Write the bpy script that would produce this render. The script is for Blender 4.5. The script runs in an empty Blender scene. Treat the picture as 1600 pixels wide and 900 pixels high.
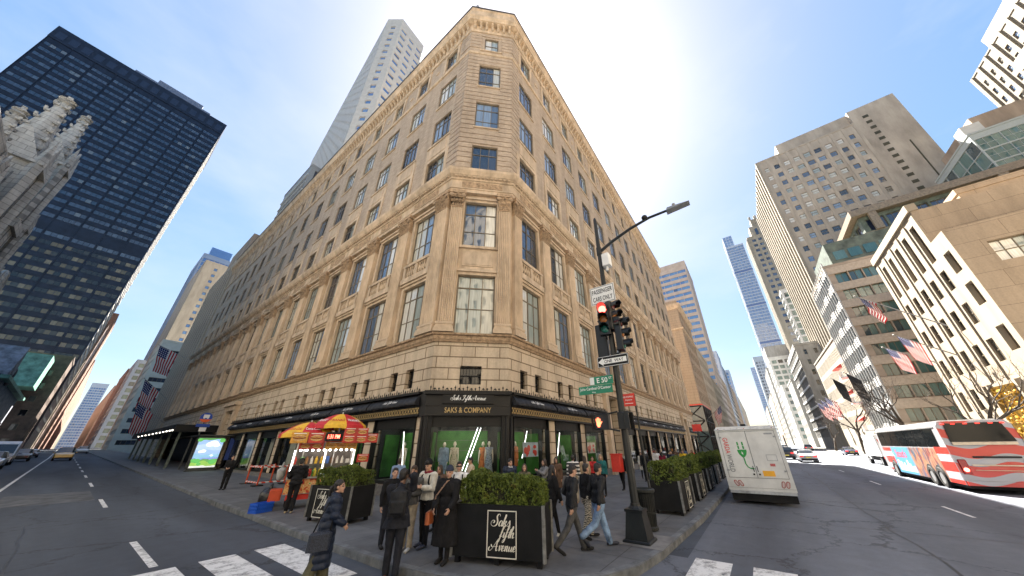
import bpy, math, random
import numpy as np
from math import sin, cos, pi, radians as R
from mathutils import Vector, Matrix, noise

random.seed(7)
SC = bpy.context.scene
COL = SC.collection

# ------------------------------------------------------------------ camera, sky, sun, exposure
CAM_POS = Vector((0, 0, 2.3))
_yaw, _pitch, _roll = 0.61762918, 0.43984200, -0.01283578
_f = Vector((cos(_yaw) * cos(_pitch), sin(_yaw) * cos(_pitch), sin(_pitch)))
_r = Vector((sin(_yaw), -cos(_yaw), 0))
_u = _r.cross(_f)
_r2 = cos(_roll) * _r + sin(_roll) * _u
_u2 = -sin(_roll) * _r + cos(_roll) * _u
cd = bpy.data.cameras.new('camera')
cam = bpy.data.objects.new('camera', cd)
COL.objects.link(cam)
cam.matrix_world = Matrix(((_r2.x, _u2.x, -_f.x, CAM_POS.x), (_r2.y, _u2.y, -_f.y, CAM_POS.y),
                           (_r2.z, _u2.z, -_f.z, CAM_POS.z), (0, 0, 0, 1)))
cd.sensor_width = 36
cd.lens = 469.554 / 1600 * 36
cd.shift_x = (800 - 818.95) / 1600
cd.shift_y = (476.16 - 450) / 1600
cd.clip_start, cd.clip_end = 0.1, 6000
SC.camera = cam

SUN_AZ, SUN_EL = R(34.6), R(56)
w = bpy.data.worlds.new('World')
SC.world = w
w.use_nodes = True
nt = w.node_tree
bg = nt.nodes['Background']
sky = nt.nodes.new('ShaderNodeTexSky')
sky.sky_type = 'NISHITA'
sky.sun_disc = False
sky.sun_elevation = SUN_EL
sky.sun_rotation = pi / 2 - SUN_AZ
sky.altitude = 0
sky.air_density = 1.0
sky.dust_density = 1.7
sky.ozone_density = 1.0
gm = nt.nodes.new('ShaderNodeGamma')          # flattens the sky's range so the shaded fronts get relatively more light
gm.inputs[1].default_value = 0.5
sc_ = nt.nodes.new('ShaderNodeVectorMath'); sc_.operation = 'MULTIPLY'
sc_.inputs[1].default_value = (.415, .415, .415)
hs_ = nt.nodes.new('ShaderNodeHueSaturation'); hs_.inputs['Saturation'].default_value = 2.0
nt.links.new(sky.outputs[0], gm.inputs[0])
nt.links.new(gm.outputs[0], sc_.inputs[0])
nt.links.new(sc_.outputs[0], hs_.inputs['Color'])
# faint uneven veils of high cloud
tcw = nt.nodes.new('ShaderNodeTexCoord'); mpw = nt.nodes.new('ShaderNodeMapping'); mpw.inputs['Scale'].default_value = (1.2, 1.2, 2.6)
nzw = nt.nodes.new('ShaderNodeTexNoise'); nzw.inputs['Scale'].default_value = 1.9; nzw.inputs['Detail'].default_value = 7; nzw.inputs['Roughness'].default_value = .55
rpw = nt.nodes.new('ShaderNodeMapRange'); rpw.inputs[1].default_value, rpw.inputs[2].default_value, rpw.inputs[4].default_value = .46, .78, .4
mxw = nt.nodes.new('ShaderNodeMix'); mxw.data_type = 'RGBA'; mxw.inputs[7].default_value = (.9, .92, .95, 1)
nt.links.new(tcw.outputs['Generated'], mpw.inputs[0]); nt.links.new(mpw.outputs[0], nzw.inputs[0]); nt.links.new(nzw.outputs[0], rpw.inputs[0])
nt.links.new(rpw.outputs[0], mxw.inputs[0]); nt.links.new(hs_.outputs[0], mxw.inputs[6])
nt.links.new(mxw.outputs[2], bg.inputs[0])
bg.inputs[1].default_value = 0.15
sl = bpy.data.lights.new('sun', 'SUN')
sl.energy = 5.0
sl.angle = R(0.5)
sl.color = (1.0, 0.94, 0.85)
sun = bpy.data.objects.new('sun', sl)
COL.objects.link(sun)
_sd = Vector((cos(SUN_AZ) * cos(SUN_EL), sin(SUN_AZ) * cos(SUN_EL), sin(SUN_EL)))
sun.rotation_euler = _sd.to_track_quat('Z', 'Y').to_euler()
sun.location = (0, 0, 300)
SC.view_settings.view_transform = 'Standard'
SC.view_settings.look = 'None'
SC.view_settings.gamma = 1
SC.view_settings.exposure = 3.05
SC.view_settings.use_curve_mapping = False
SC.render.engine = 'CYCLES'
SC.cycles.max_bounces = 6
SC.cycles.diffuse_bounces = 4
SC.cycles.glossy_bounces = 3
SC.cycles.transparent_max_bounces = 10
SC.cycles.use_denoising = True
SC.cycles.caustics_reflective = False
SC.cycles.caustics_refractive = False

# ------------------------------------------------------------------ mesh helpers
class MB:
    def __init__(s):
        s.v, s.f, s.m, s.M = [], [], [], None
    def add(s, vs, fs, mi=0):
        b = len(s.v)
        if s.M is not None:
            vs = [tuple(s.M @ Vector(p)) for p in vs]
        s.v += [tuple(p) for p in vs]
        s.f += [tuple(b + i for i in f) for f in fs]
        s.m += [mi] * len(fs)
    def quad(s, a, b, c, d, mi=0):
        s.add([a, b, c, d], [(0, 1, 2, 3)], mi)
    def hexa(s, p, mi=0):
        s.add(p, [(3, 2, 1, 0), (4, 5, 6, 7), (0, 1, 5, 4), (1, 2, 6, 5), (2, 3, 7, 6), (3, 0, 4, 7)], mi)
    def box(s, x0, x1, y0, y1, z0, z1, mi=0):
        s.hexa([(x0, y0, z0), (x1, y0, z0), (x1, y1, z0), (x0, y1, z0),
                (x0, y0, z1), (x1, y0, z1), (x1, y1, z1), (x0, y1, z1)], mi)
    def cbox(s, c, d, mi=0):
        s.box(c[0] - d[0] / 2, c[0] + d[0] / 2, c[1] - d[1] / 2, c[1] + d[1] / 2, c[2] - d[2] / 2, c[2] + d[2] / 2, mi)
    def bbox(s, x0, x1, y0, y1, z0, z1, b=0.02, mi=0):
        """box whose vertical and top edges are chamfered"""
        p = [(x0 + b, y0), (x1 - b, y0), (x1, y0 + b), (x1, y1 - b), (x1 - b, y1), (x0 + b, y1), (x0, y1 - b), (x0, y0 + b)]
        cx, cy = (x0 + x1) / 2, (y0 + y1) / 2
        def ins(q):
            return (q[0] + (b if q[0] < cx else -b), q[1] + (b if q[1] < cy else -b))
        vs = [(a, c, z0) for a, c in p] + [(a, c, z1 - b) for a, c in p] + [ins(q) + (z1,) for q in p]
        fs = [tuple(range(7, -1, -1)), tuple(range(16, 24))]
        for k in (0, 8):
            for i in range(8):
                j = (i + 1) % 8
                fs.append((k + i, k + j, k + 8 + j, k + 8 + i))
        s.add(vs, fs, mi)
    def fbox(s, F, u0, u1, d0, d1, z0, z1, mi=0):
        s.hexa([F.p(u0, d1, z0), F.p(u1, d1, z0), F.p(u1, d0, z0), F.p(u0, d0, z0),
                F.p(u0, d1, z1), F.p(u1, d1, z1), F.p(u1, d0, z1), F.p(u0, d0, z1)], mi)
    def prism(s, poly, vec, mi=0):
        n = len(poly)
        v = Vector(vec)
        vs = [tuple(p) for p in poly] + [tuple(Vector(p) + v) for p in poly]
        fs = [tuple(range(n - 1, -1, -1)), tuple(range(n, 2 * n))] + [(i, (i + 1) % n, n + (i + 1) % n, n + i) for i in range(n)]
        s.add(vs, fs, mi)
    def tube(s, pts, rads, n=8, mi=0, flat=1.0, up=None):
        """closed tube along pts; flat squeezes the cross-section along its second axis"""
        pts = [Vector(p) for p in pts]
        if not hasattr(rads, '__len__'):
            rads = [rads] * len(pts)
        vs, fs = [], []
        prev = None
        for i, p in enumerate(pts):
            t = (pts[min(i + 1, len(pts) - 1)] - pts[max(i - 1, 0)])
            t = t.normalized() if t.length > 1e-9 else Vector((0, 0, 1))
            if prev is None:
                a = Vector(up) if up is not None else (Vector((0, 0, 1)) if abs(t.z) < .9 else Vector((0, 1, 0)))
                e1 = a - t * a.dot(t)
                e1 = e1.normalized() if e1.length > 1e-6 else t.orthogonal().normalized()
            else:
                e1 = prev - t * prev.dot(t)
                e1 = e1.normalized() if e1.length > 1e-6 else t.orthogonal().normalized()
            prev = e1
            e2 = t.cross(e1)
            for k in range(n):
                a = 2 * pi * k / n
                vs.append(tuple(p + e1 * cos(a) * rads[i] * flat + e2 * sin(a) * rads[i]))
        m = len(pts)
        for i in range(m - 1):
            for k in range(n):
                fs.append((i * n + k, i * n + (k + 1) % n, (i + 1) * n + (k + 1) % n, (i + 1) * n + k))
        fs.append(tuple(range(n - 1, -1, -1)))
        fs.append(tuple((m - 1) * n + k for k in range(n)))
        s.add(vs, fs, mi)
    def lathe(s, prof, n=16, c=(0, 0, 0), mi=0, sx=1, sy=1, caps=True):
        vs = [(c[0] + r * cos(2 * pi * k / n) * sx, c[1] + r * sin(2 * pi * k / n) * sy, c[2] + z) for r, z in prof for k in range(n)]
        fs = []
        for i in range(len(prof) - 1):
            for k in range(n):
                fs.append((i * n + k, i * n + (k + 1) % n, (i + 1) * n + (k + 1) % n, (i + 1) * n + k))
        if caps:
            fs.append(tuple(range(n - 1, -1, -1)))
            fs.append(tuple((len(prof) - 1) * n + k for k in range(n)))
        s.add(vs, fs, mi)
    def ell(s, c, r, n=12, m=8, mi=0, rot=None):
        vs, fs = [], []
        for i in range(1, m):
            t = pi * i / m
            for k in range(n):
                a = 2 * pi * k / n
                q = Vector((r[0] * sin(t) * cos(a), r[1] * sin(t) * sin(a), r[2] * cos(t)))
                if rot is not None:
                    q = rot @ q
                vs.append(tuple(Vector(c) + q))
        for q in (Vector((0, 0, r[2])), Vector((0, 0, -r[2]))):
            if rot is not None:
                q = rot @ q
            vs.append(tuple(Vector(c) + q))
        for i in range(m - 2):
            for k in range(n):
                fs.append((i * n + k, (i + 1) * n + k, (i + 1) * n + (k + 1) % n, i * n + (k + 1) % n))
        T, B = len(vs) - 2, len(vs) - 1
        for k in range(n):
            fs.append((T, k, (k + 1) % n))
            fs.append((B, (m - 2) * n + (k + 1) % n, (m - 2) * n + k))
        s.add(vs, fs, mi)
    def sweep(s, path, prof, mi=0, right=True):
        """profile [(d,z)] swept along an open 2D path, mitred; d is measured to the right of the walking direction"""
        P = [Vector((p[0], p[1])) for p in path]
        nr = []
        for i in range(len(P)):
            ns = []
            if i > 0:
                d = (P[i] - P[i - 1]).normalized(); ns.append(Vector((d.y, -d.x)))
            if i < len(P) - 1:
                d = (P[i + 1] - P[i]).normalized(); ns.append(Vector((d.y, -d.x)))
            if len(ns) == 2:
                b = (ns[0] + ns[1]).normalized()
                nr.append(b / max(.3, b.dot(ns[0])))
            else:
                nr.append(ns[0])
        k = len(prof)
        vs = []
        for i, p in enumerate(P):
            for d, z in prof:
                q = p + nr[i] * (d if right else -d)
                vs.append((q.x, q.y, z))
        fs = []
        for i in range(len(P) - 1):
            for j in range(k):
                a, b = i * k + j, i * k + (j + 1) % k
                fs.append((a, b, b + k, a + k))
        fs.append(tuple(range(k - 1, -1, -1)))
        fs.append(tuple((len(P) - 1) * k + j for j in range(k)))
        s.add(vs, fs, mi)
    def wall(s, F, W, z0, z1, holes, depth, mi=0, mr=None, u_off=0.0):
        """facade plane with real openings and reveals"""
        mr = mi if mr is None else mr
        us = sorted({round(x, 4) for x in [u_off, W] + [h[0] for h in holes] + [h[1] for h in holes] if u_off <= x <= W})
        vs = sorted({round(x, 4) for x in [z0, z1] + [h[2] for h in holes] + [h[3] for h in holes] if z0 <= x <= z1})
        for j in range(len(vs) - 1):
            vc = (vs[j] + vs[j + 1]) / 2
            hs = [h for h in holes if h[2] < vc < h[3]]
            st = None
            for i in range(len(us) - 1):
                uc = (us[i] + us[i + 1]) / 2
                inh = any(h[0] < uc < h[1] for h in hs)
                if not inh and st is None:
                    st = us[i]
                if inh and st is not None:
                    s.quad(F.p(st, 0, vs[j]), F.p(us[i], 0, vs[j]), F.p(us[i], 0, vs[j + 1]), F.p(st, 0, vs[j + 1]), mi)
                    st = None
            if st is not None:
                s.quad(F.p(st, 0, vs[j]), F.p(us[-1], 0, vs[j]), F.p(us[-1], 0, vs[j + 1]), F.p(st, 0, vs[j + 1]), mi)
        for a, b, c, d in holes:
            for q in (((a, c), (b, c)), ((b, c), (b, d)), ((b, d), (a, d)), ((a, d), (a, c))):
                (ua, za), (ub, zb) = q
                s.quad(F.p(ua, 0, za), F.p(ub, 0, zb), F.p(ub, -depth, zb), F.p(ua, -depth, za), mr)
    def mesh(s, name, mats, smooth=False):
        me = bpy.data.meshes.new(name)
        me.from_pydata(s.v, [], s.f)
        for m in mats:
            me.materials.append(m)
        if len(mats) > 1:
            me.polygons.foreach_set('material_index', s.m)
        if smooth:
            me.polygons.foreach_set('use_smooth', [True] * len(s.f))
        me.update()
        return me
    def build(s, name, mats, parent=None, loc=(0, 0, 0), rz=0, smooth=False):
        if not isinstance(mats, (list, tuple)):
            mats = [mats]
        return put(name, s.mesh(name, mats, smooth), parent, loc, rz)

class Fac:
    """a vertical plane: u runs along it, d outward, z up"""
    def __init__(s, o, th):
        s.o, s.th = o, th
        s.U, s.N = (cos(th), sin(th)), (sin(th), -cos(th))
    def p(s, u, d, z):
        return (s.o[0] + s.U[0] * u + s.N[0] * d, s.o[1] + s.U[1] * u + s.N[1] * d, z)

def put(name, me, parent=None, loc=(0, 0, 0), rz=0):
    o = bpy.data.objects.new(name, me)
    COL.objects.link(o)
    if parent is not None:
        o.parent = parent
    o.location = loc
    if rz:
        o.rotation_euler = (0, 0, rz)
    return o
def tag(o, label=None, cat=None, group=None, kind=None):
    if label: o['label'] = label
    if cat: o['category'] = cat
    if group: o['group'] = group
    if kind: o['kind'] = kind
    return o
def thing(name, label, cat, loc=(0, 0, 0), rz=0, group=None):
    o = put(name, None, None, loc, rz)
    o.empty_display_size = .2
    return tag(o, label, cat, group)
def dup(o, parent=None):
    c = o.copy()
    COL.objects.link(c)
    if parent is not None:
        c.parent = parent
    for ch in list(o.children):
        dup(ch, c)
    return c
def dup_at(o, loc, rz, label):
    c = dup(o)
    c.location = loc
    c.rotation_euler = (0, 0, rz)
    c['label'] = label
    return c
def struct(name, mb, m, loc=(0, 0, 0)):
    o = mb.build(name, m, None, loc)
    o['kind'] = 'structure'
    return o

_tc = {}
def text_geo(s, bold=False):
    if s in _tc:
        return _tc[s]
    cu = bpy.data.curves.new('t', 'FONT')
    cu.body = s
    cu.resolution_u = 3
    cu.offset = .012
    o = bpy.data.objects.new('t', cu)
    COL.objects.link(o)
    dg = bpy.context.evaluated_depsgraph_get()
    me = bpy.data.meshes.new_from_object(o.evaluated_get(dg))
    V = [tuple(v.co) for v in me.vertices]
    P = [tuple(p.vertices) for p in me.polygons]
    bpy.data.objects.remove(o); bpy.data.curves.remove(cu); bpy.data.meshes.remove(me)
    _tc[s] = (V, P)
    return V, P
def text(mb, s, c, U, Vv, w, h, mi=0):
    """lettering centred at c, fitted to w x h, U along the line and Vv up the letters"""
    V, P = text_geo(s)
    xs = [v[0] for v in V]; ys = [v[1] for v in V]
    sx = w / (max(xs) - min(xs)); sy = h / (max(ys) - min(ys))
    cx, cy = (max(xs) + min(xs)) / 2, (max(ys) + min(ys)) / 2
    U, Vv, c = Vector(U), Vector(Vv), Vector(c)
    mb.add([tuple(c + U * ((x - cx) * sx) + Vv * ((y - cy) * sy)) for x, y, _ in V], P, mi)

def catmull(pts, n=6):
    P = [Vector(p) for p in pts]
    P = [P[0] * 2 - P[1]] + P + [P[-1] * 2 - P[-2]]
    out = []
    for i in range(1, len(P) - 2):
        for k in range(n):
            t = k / n
            a, b, c, d = P[i - 1], P[i], P[i + 1], P[i + 2]
            out.append(.5 * ((2 * b) + (c - a) * t + (2 * a - 5 * b + 4 * c - d) * t * t + (3 * b - a - 3 * c + d) * t ** 3))
    out.append(P[-2])
    return out
# pen strokes of a slanted copperplate hand; x-height 1
SCRIPT = {
 'S': (1.35, [[(1.25, 1.75), (1.2, 2.1), (.85, 2.15), (.6, 1.75), (.75, 1.3), (.95, .85), (.85, .25), (.35, -.05), (-.25, .1), (-.5, .55), (-.25, 1.0), (.15, .95), (.2, .65), (-.05, .55)]]),
 'A': (1.75, [[(-.35, .75), (-.6, .35), (-.35, 0), (.1, .15), (.6, 1.0), (1.15, 2.1)], [(1.15, 2.1), (1.2, 1.0), (1.25, .25), (1.4, 0), (1.65, .2)], [(-.2, 1.2), (.1, .75), (.7, .75), (1.5, .85)]]),
 'F': (1.3, [[(1.5, 2.0), (1.0, 2.15), (.3, 1.95), (.1, 1.6)], [(.95, 2.1), (.8, 1.0), (.5, .1), (0, -.05), (-.2, .25)], [(.4, 1.1), (1.1, 1.1)]]),
 'a': (.95, [[(.75, .85), (.45, 1.0), (.1, .6), (.1, .15), (.35, 0), (.65, .35), (.78, .95)], [(.78, .95), (.7, .3), (.8, 0), (1.0, .2)]]),
 'k': (.95, [[(0, .2), (.3, 1.2), (.45, 1.95), (.3, 2.1), (.2, 1.6), (.1, .6), (.05, 0)], [(.1, .55), (.45, .95), (.65, .85), (.5, .6), (.2, .52)], [(.25, .52), (.55, .3), (.65, 0), (.95, .2)]]),
 's': (.75, [[(0, .2), (.35, .9), (.42, 1.05), (.5, .7), (.6, .3), (.4, 0), (.1, .1)], [(.5, .05), (.75, .2)]]),
 'f': (.7, [[(.0, .2), (.35, 1.0), (.75, 1.85), (.7, 2.1), (.5, 1.9), (.3, .6), (.05, -.6), (-.25, -.85), (-.3, -.6), (.1, -.1), (.6, .3)], [(.1, .95), (.7, 1.0)]]),
 'i': (.5, [[(.05, .25), (.3, .95), (.2, .25), (.3, 0), (.5, .2)], [(.42, 1.4), (.47, 1.5)]]),
 't': (.55, [[(.05, .25), (.5, 1.7), (.25, .3), (.35, 0), (.6, .2)], [(.1, 1.05), (.65, 1.1)]]),
 'h': (1.0, [[(0, .2), (.3, 1.2), (.45, 1.95), (.3, 2.1), (.2, 1.6), (.1, .6), (.05, 0)], [(.1, .4), (.45, .95), (.62, .85), (.55, .3), (.65, 0), (.95, .2)]]),
 'v': (.8, [[(.05, .8), (.22, 1.0), (.28, .4), (.32, 0), (.6, .45), (.62, 1.0), (.85, .85)]]),
 'e': (.72, [[(.1, .4), (.5, .6), (.48, .95), (.25, .95), (.08, .45), (.25, 0), (.7, .25)]]),
 'n': (1.0, [[(.05, .8), (.2, 1.0), (.15, .4), (.1, 0)], [(.12, .4), (.45, .98), (.62, .85), (.55, .3), (.68, 0), (.95, .2)]]),
 'u': (.95, [[(.1, .95), (.05, .3), (.2, 0), (.5, .35), (.68, .95)], [(.68, .95), (.6, .3), (.72, 0), (.95, .2)]]),
 ' ': (.6, []),
}
def script_text(mb, s, o, U, Vv, xh, mi=0, pen=.13, slant=.28, nrm=None, th=.004):
    """handwritten lettering as thin raised ribbons; o is the left end of the base line; returns its length"""
    U, Vv, o = Vector(U), Vector(Vv), Vector(o)
    nrm = U.cross(Vv) if nrm is None else Vector(nrm)
    x = 0
    for ch in s:
        adv, strokes = SCRIPT[ch]
        for st in strokes:
            L = catmull([(p[0] + x + p[1] * slant, p[1]) for p in st], 4)
            vs, fs = [], []
            for i, p in enumerate(L):
                t = (L[min(i + 1, len(L) - 1)] - L[max(i - 1, 0)])
                t = t.normalized() if t.length > 1e-9 else Vector((1, 0))
                hw = pen * (.28 + .72 * max(0, -t.y if i else 0)) if t.y < 0 else pen * .3
                nn = Vector((-t.y, t.x)) * hw
                for sg in (1, -1):
                    q = p + nn * sg
                    vs.append(tuple(o + U * (q.x * xh) + Vv * (q.y * xh) + nrm * th))
            for i in range(len(L) - 1):
                fs.append((2 * i, 2 * i + 1, 2 * i + 3, 2 * i + 2))
            mb.add(vs, fs, mi)
        x += adv
    return x * xh

# ------------------------------------------------------------------ materials
MATS = {}
def new_mat(name):
    m = bpy.data.materials.new(name)
    m.use_nodes = True
    MATS[name] = m
    return m, m.node_tree.nodes, m.node_tree.links, m.node_tree.nodes['Principled BSDF']
def mat(name, col, rough=.6, metal=0., var=.12, vs=3.0, bump=0., bs=30., spec=.5, stretch=(1, 1, 1), col2=None, coat=0, emit=None, es=0):
    """painted or plain surface whose colour wanders with two octaves of noise"""
    if name in MATS:
        return MATS[name]
    m, N, L, B = new_mat(name)
    tc = N.new('ShaderNodeTexCoord')
    mp = N.new('ShaderNodeMapping')
    mp.inputs['Scale'].default_value = stretch
    L.new(tc.outputs['Object'], mp.inputs[0])
    if var or col2:
        nz = N.new('ShaderNodeTexNoise')
        nz.inputs['Scale'].default_value = vs
        nz.inputs['Detail'].default_value = 6
        nz.inputs['Roughness'].default_value = .65
        L.new(mp.outputs[0], nz.inputs[0])
        mx = N.new('ShaderNodeMix'); mx.data_type = 'RGBA'
        c2 = col2 if col2 else tuple(max(0, c * (1 - 2.2 * var)) for c in col)
        c1 = col if col2 else tuple(min(1, c * (1 + var)) for c in col)
        mx.inputs[6].default_value = (*c1, 1)
        mx.inputs[7].default_value = (*c2, 1)
        rp = N.new('ShaderNodeMapRange')
        rp.inputs[1].default_value, rp.inputs[2].default_value = .35, .7
        L.new(nz.outputs[0], rp.inputs[0])
        L.new(rp.outputs[0], mx.inputs[0])
        L.new(mx.outputs[2], B.inputs['Base Color'])
        r2 = N.new('ShaderNodeMapRange')
        r2.inputs[3].default_value, r2.inputs[4].default_value = max(.02, rough - .08), min(1, rough + .1)
        L.new(nz.outputs[0], r2.inputs[0])
        L.new(r2.outputs[0], B.inputs['Roughness'])
    else:
        B.inputs['Base Color'].default_value = (*col, 1)
        B.inputs['Roughness'].default_value = rough
    B.inputs['Metallic'].default_value = metal
    B.inputs['Specular IOR Level'].default_value = spec
    B.inputs['Coat Weight'].default_value = coat
    if emit:
        B.inputs['Emission Color'].default_value = (*emit, 1)
        B.inputs['Emission Strength'].default_value = es
    if bump:
        n2 = N.new('ShaderNodeTexNoise')
        n2.inputs['Scale'].default_value = bs
        n2.inputs['Detail'].default_value = 5
        L.new(mp.outputs[0], n2.inputs[0])
        bp = N.new('ShaderNodeBump')
        bp.inputs['Strength'].default_value = bump
        bp.inputs['Distance'].default_value = .02
        L.new(n2.outputs[0], bp.inputs['Height'])
        L.new(bp.outputs[0], B.inputs['Normal'])
    return m
def masonry(name, c1, c2, mortar, bw, bh, ms=.012, bump=.6, stain=.35, rough=.85, wash=None):
    """coursed stone or brick: u = x - y runs along both street fronts, z up; rain streaks and soot on top"""
    m, N, L, B = new_mat(name)
    tc = N.new('ShaderNodeTexCoord')
    sp = N.new('ShaderNodeSeparateXYZ')
    L.new(tc.outputs['Object'], sp.inputs[0])
    sb = N.new('ShaderNodeMath'); sb.operation = 'SUBTRACT'
    L.new(sp.outputs[0], sb.inputs[0]); L.new(sp.outputs[1], sb.inputs[1])
    cb = N.new('ShaderNodeCombineXYZ')
    L.new(sb.outputs[0], cb.inputs[0]); L.new(sp.outputs[2], cb.inputs[1])
    br = N.new('ShaderNodeTexBrick')
    br.inputs['Color1'].default_value = (*c1, 1)
    br.inputs['Color2'].default_value = (*c2, 1)
    br.inputs['Mortar'].default_value = (*mortar, 1)
    br.inputs['Scale'].default_value = 1
    br.inputs['Brick Width'].default_value = bw
    br.inputs['Row Height'].default_value = bh
    br.inputs['Mortar Size'].default_value = ms
    br.inputs['Mortar Smooth'].default_value = .2
    L.new(cb.outputs[0], br.inputs[0])
    mp = N.new('ShaderNodeMapping')
    mp.inputs['Scale'].default_value = (.9, .9, .12)
    L.new(tc.outputs['Object'], mp.inputs[0])
    nz = N.new('ShaderNodeTexNoise')
    nz.inputs['Scale'].default_value = 1.1; nz.inputs['Detail'].default_value = 8; nz.inputs['Roughness'].default_value = .7
    L.new(mp.outputs[0], nz.inputs[0])
    rp = N.new('ShaderNodeMapRange')
    rp.inputs[1].default_value, rp.inputs[2].default_value = .38, .72
    rp.inputs[3].default_value, rp.inputs[4].default_value = 1.08, 1 - stain
    L.new(nz.outputs[0], rp.inputs[0])
    n2 = N.new('ShaderNodeTexNoise')
    n2.inputs['Scale'].default_value = 9; n2.inputs['Detail'].default_value = 6
    L.new(tc.outputs['Object'], n2.inputs[0])
    r2 = N.new('ShaderNodeMapRange')
    r2.inputs[3].default_value, r2.inputs[4].default_value = .8, 1.18
    L.new(n2.outputs[0], r2.inputs[0])
    mu = N.new('ShaderNodeMath'); mu.operation = 'MULTIPLY'
    L.new(rp.outputs[0], mu.inputs[0]); L.new(r2.outputs[0], mu.inputs[1])
    mx = N.new('ShaderNodeVectorMath'); mx.operation = 'SCALE'
    L.new(br.outputs[0], mx.inputs[0]); L.new(mu.outputs[0], mx.inputs['Scale'])
    L.new(mx.outputs[0], B.inputs['Base Color'])
    B.inputs['Roughness'].default_value = rough
    B.inputs['Specular IOR Level'].default_value = .3
    iv = N.new('ShaderNodeMath'); iv.operation = 'MULTIPLY_ADD'
    iv.inputs[1].default_value = -1; iv.inputs[2].default_value = 1
    L.new(br.outputs['Fac'], iv.inputs[0])
    ad = N.new('ShaderNodeMath'); ad.operation = 'MULTIPLY_ADD'
    ad.inputs[1].default_value = .35
    L.new(n2.outputs[0], ad.inputs[0]); L.new(iv.outputs[0], ad.inputs[2])
    bp = N.new('ShaderNodeBump')
    bp.inputs['Strength'].default_value = bump; bp.inputs['Distance'].default_value = .03
    L.new(ad.outputs[0], bp.inputs['Height'])
    L.new(bp.outputs[0], B.inputs['Normal'])
    return m
def pane_mat(name, cols, rough=.03, ior=1.6, sc=.0):
    """window glass over whatever hangs behind it: each pane picks its own tone (blinds, curtains, dark rooms, painted reflections)"""
    m, N, L, B = new_mat(name)
    oi = N.new('ShaderNodeObjectInfo')
    ge = N.new('ShaderNodeNewGeometry')
    a = N.new('ShaderNodeMath'); a.operation = 'ADD'
    L.new(oi.outputs['Random'], a.inputs[0]); L.new(ge.outputs['Random Per Island'], a.inputs[1])
    fr = N.new('ShaderNodeMath'); fr.operation = 'FRACT'
    L.new(a.outputs[0], fr.inputs[0])
    cr = N.new('ShaderNodeValToRGB')
    cr.color_ramp.interpolation = 'CONSTANT'
    e = cr.color_ramp.elements
    e[0].position = 0; e[0].color = (*cols[0][1], 1)
    e[1].position = cols[1][0]; e[1].color = (*cols[1][1], 1)
    for p, c in cols[2:]:
        k = e.new(p); k.color = (*c, 1)
    L.new(fr.outputs[0], cr.inputs[0])
    tc = N.new('ShaderNodeTexCoord')
    mp = N.new('ShaderNodeMapping'); mp.inputs['Scale'].default_value = (6, 6, .25)
    L.new(tc.outputs['Object'], mp.inputs[0])
    wv = N.new('ShaderNodeTexNoise'); wv.inputs['Scale'].default_value = 2.0
    L.new(mp.outputs[0], wv.inputs[0])
    mr = N.new('ShaderNodeMapRange'); mr.inputs[3].default_value, mr.inputs[4].default_value = .45, 1.45
    L.new(wv.outputs[0], mr.inputs[0])
    ml = N.new('ShaderNodeVectorMath'); ml.operation = 'SCALE'
    L.new(cr.outputs[0], ml.inputs[0]); L.new(mr.outputs[0], ml.inputs['Scale'])
    L.new(ml.outputs[0], B.inputs['Base Color'])
    B.inputs['Roughness'].default_value = rough
    B.inputs['IOR'].default_value = ior
    n2 = N.new('ShaderNodeTexNoise'); n2.inputs['Scale'].default_value = .8
    L.new(tc.outputs['Object'], n2.inputs[0])
    bp = N.new('ShaderNodeBump'); bp.inputs['Strength'].default_value = .06; bp.inputs['Distance'].default_value = .05
    L.new(n2.outputs[0], bp.inputs['Height']); L.new(bp.outputs[0], B.inputs['Normal'])
    return m
def clear_glass(name, tint=(.9, .95, .93), refl=.0):
    """see-through shop glass: transparent with a fresnel reflection"""
    m, N, L, B = new_mat(name)
    N.remove(B)
    tr = N.new('ShaderNodeBsdfTransparent'); tr.inputs[0].default_value = (*tint, 1)
    gl = N.new('ShaderNodeBsdfGlossy'); gl.inputs['Roughness'].default_value = .01
    lw = N.new('ShaderNodeFresnel'); lw.inputs[0].default_value = 1.28
    ad = N.new('ShaderNodeMath'); ad.operation = 'ADD'; ad.use_clamp = True; ad.inputs[1].default_value = refl * .5
    L.new(lw.outputs[0], ad.inputs[0])
    mx = N.new('ShaderNodeMixShader')
    L.new(ad.outputs[0], mx.inputs[0]); L.new(tr.outputs[0], mx.inputs[1]); L.new(gl.outputs[0], mx.inputs[2])
    L.new(mx.outputs[0], N['Material Output'].inputs[0])
    return m
def lamp_mat(name, col, st):
    m, N, L, B = new_mat(name)
    B.inputs['Base Color'].default_value = (*[c * .5 for c in col], 1)
    B.inputs['Emission Color'].default_value = (*col, 1)
    B.inputs['Emission Strength'].default_value = st * .4
    return m

STONE = mat('limestone', (.54, .42, .30), .85, var=.17, vs=1.3, bump=.25, bs=14, spec=.25, stretch=(1, 1, .35))
STONE_D = mat('carved_stone', (.40, .285, .185), .9, var=.25, vs=5, bump=.9, bs=18, spec=.2)
ASHLAR = masonry('ashlar_blocks', (.58, .475, .355), (.52, .42, .31), (.21, .155, .10), 1.95, .62, .035, .7, .32)
BRICK = masonry('buff_brick', (.47, .375, .285), (.37, .285, .21), (.41, .33, .255), .42, .105, .008, .35, .25)
BLACK_IRON = mat('black_iron', (.006, .006, .007), .42, .0, var=.1, bump=.1, spec=.3)
BRONZE = mat('bronze_frame', (.16, .13, .09), .5, .2, var=.15)
GILT = mat('gilt_bronze', (.40, .29, .13), .42, .5, var=.3, vs=20)
WHITE = mat('white_paint', (.78, .78, .76), .5, var=.04)
WHITE_TXT = mat('white_lettering', (.82, .82, .8), .6, var=0)
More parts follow.
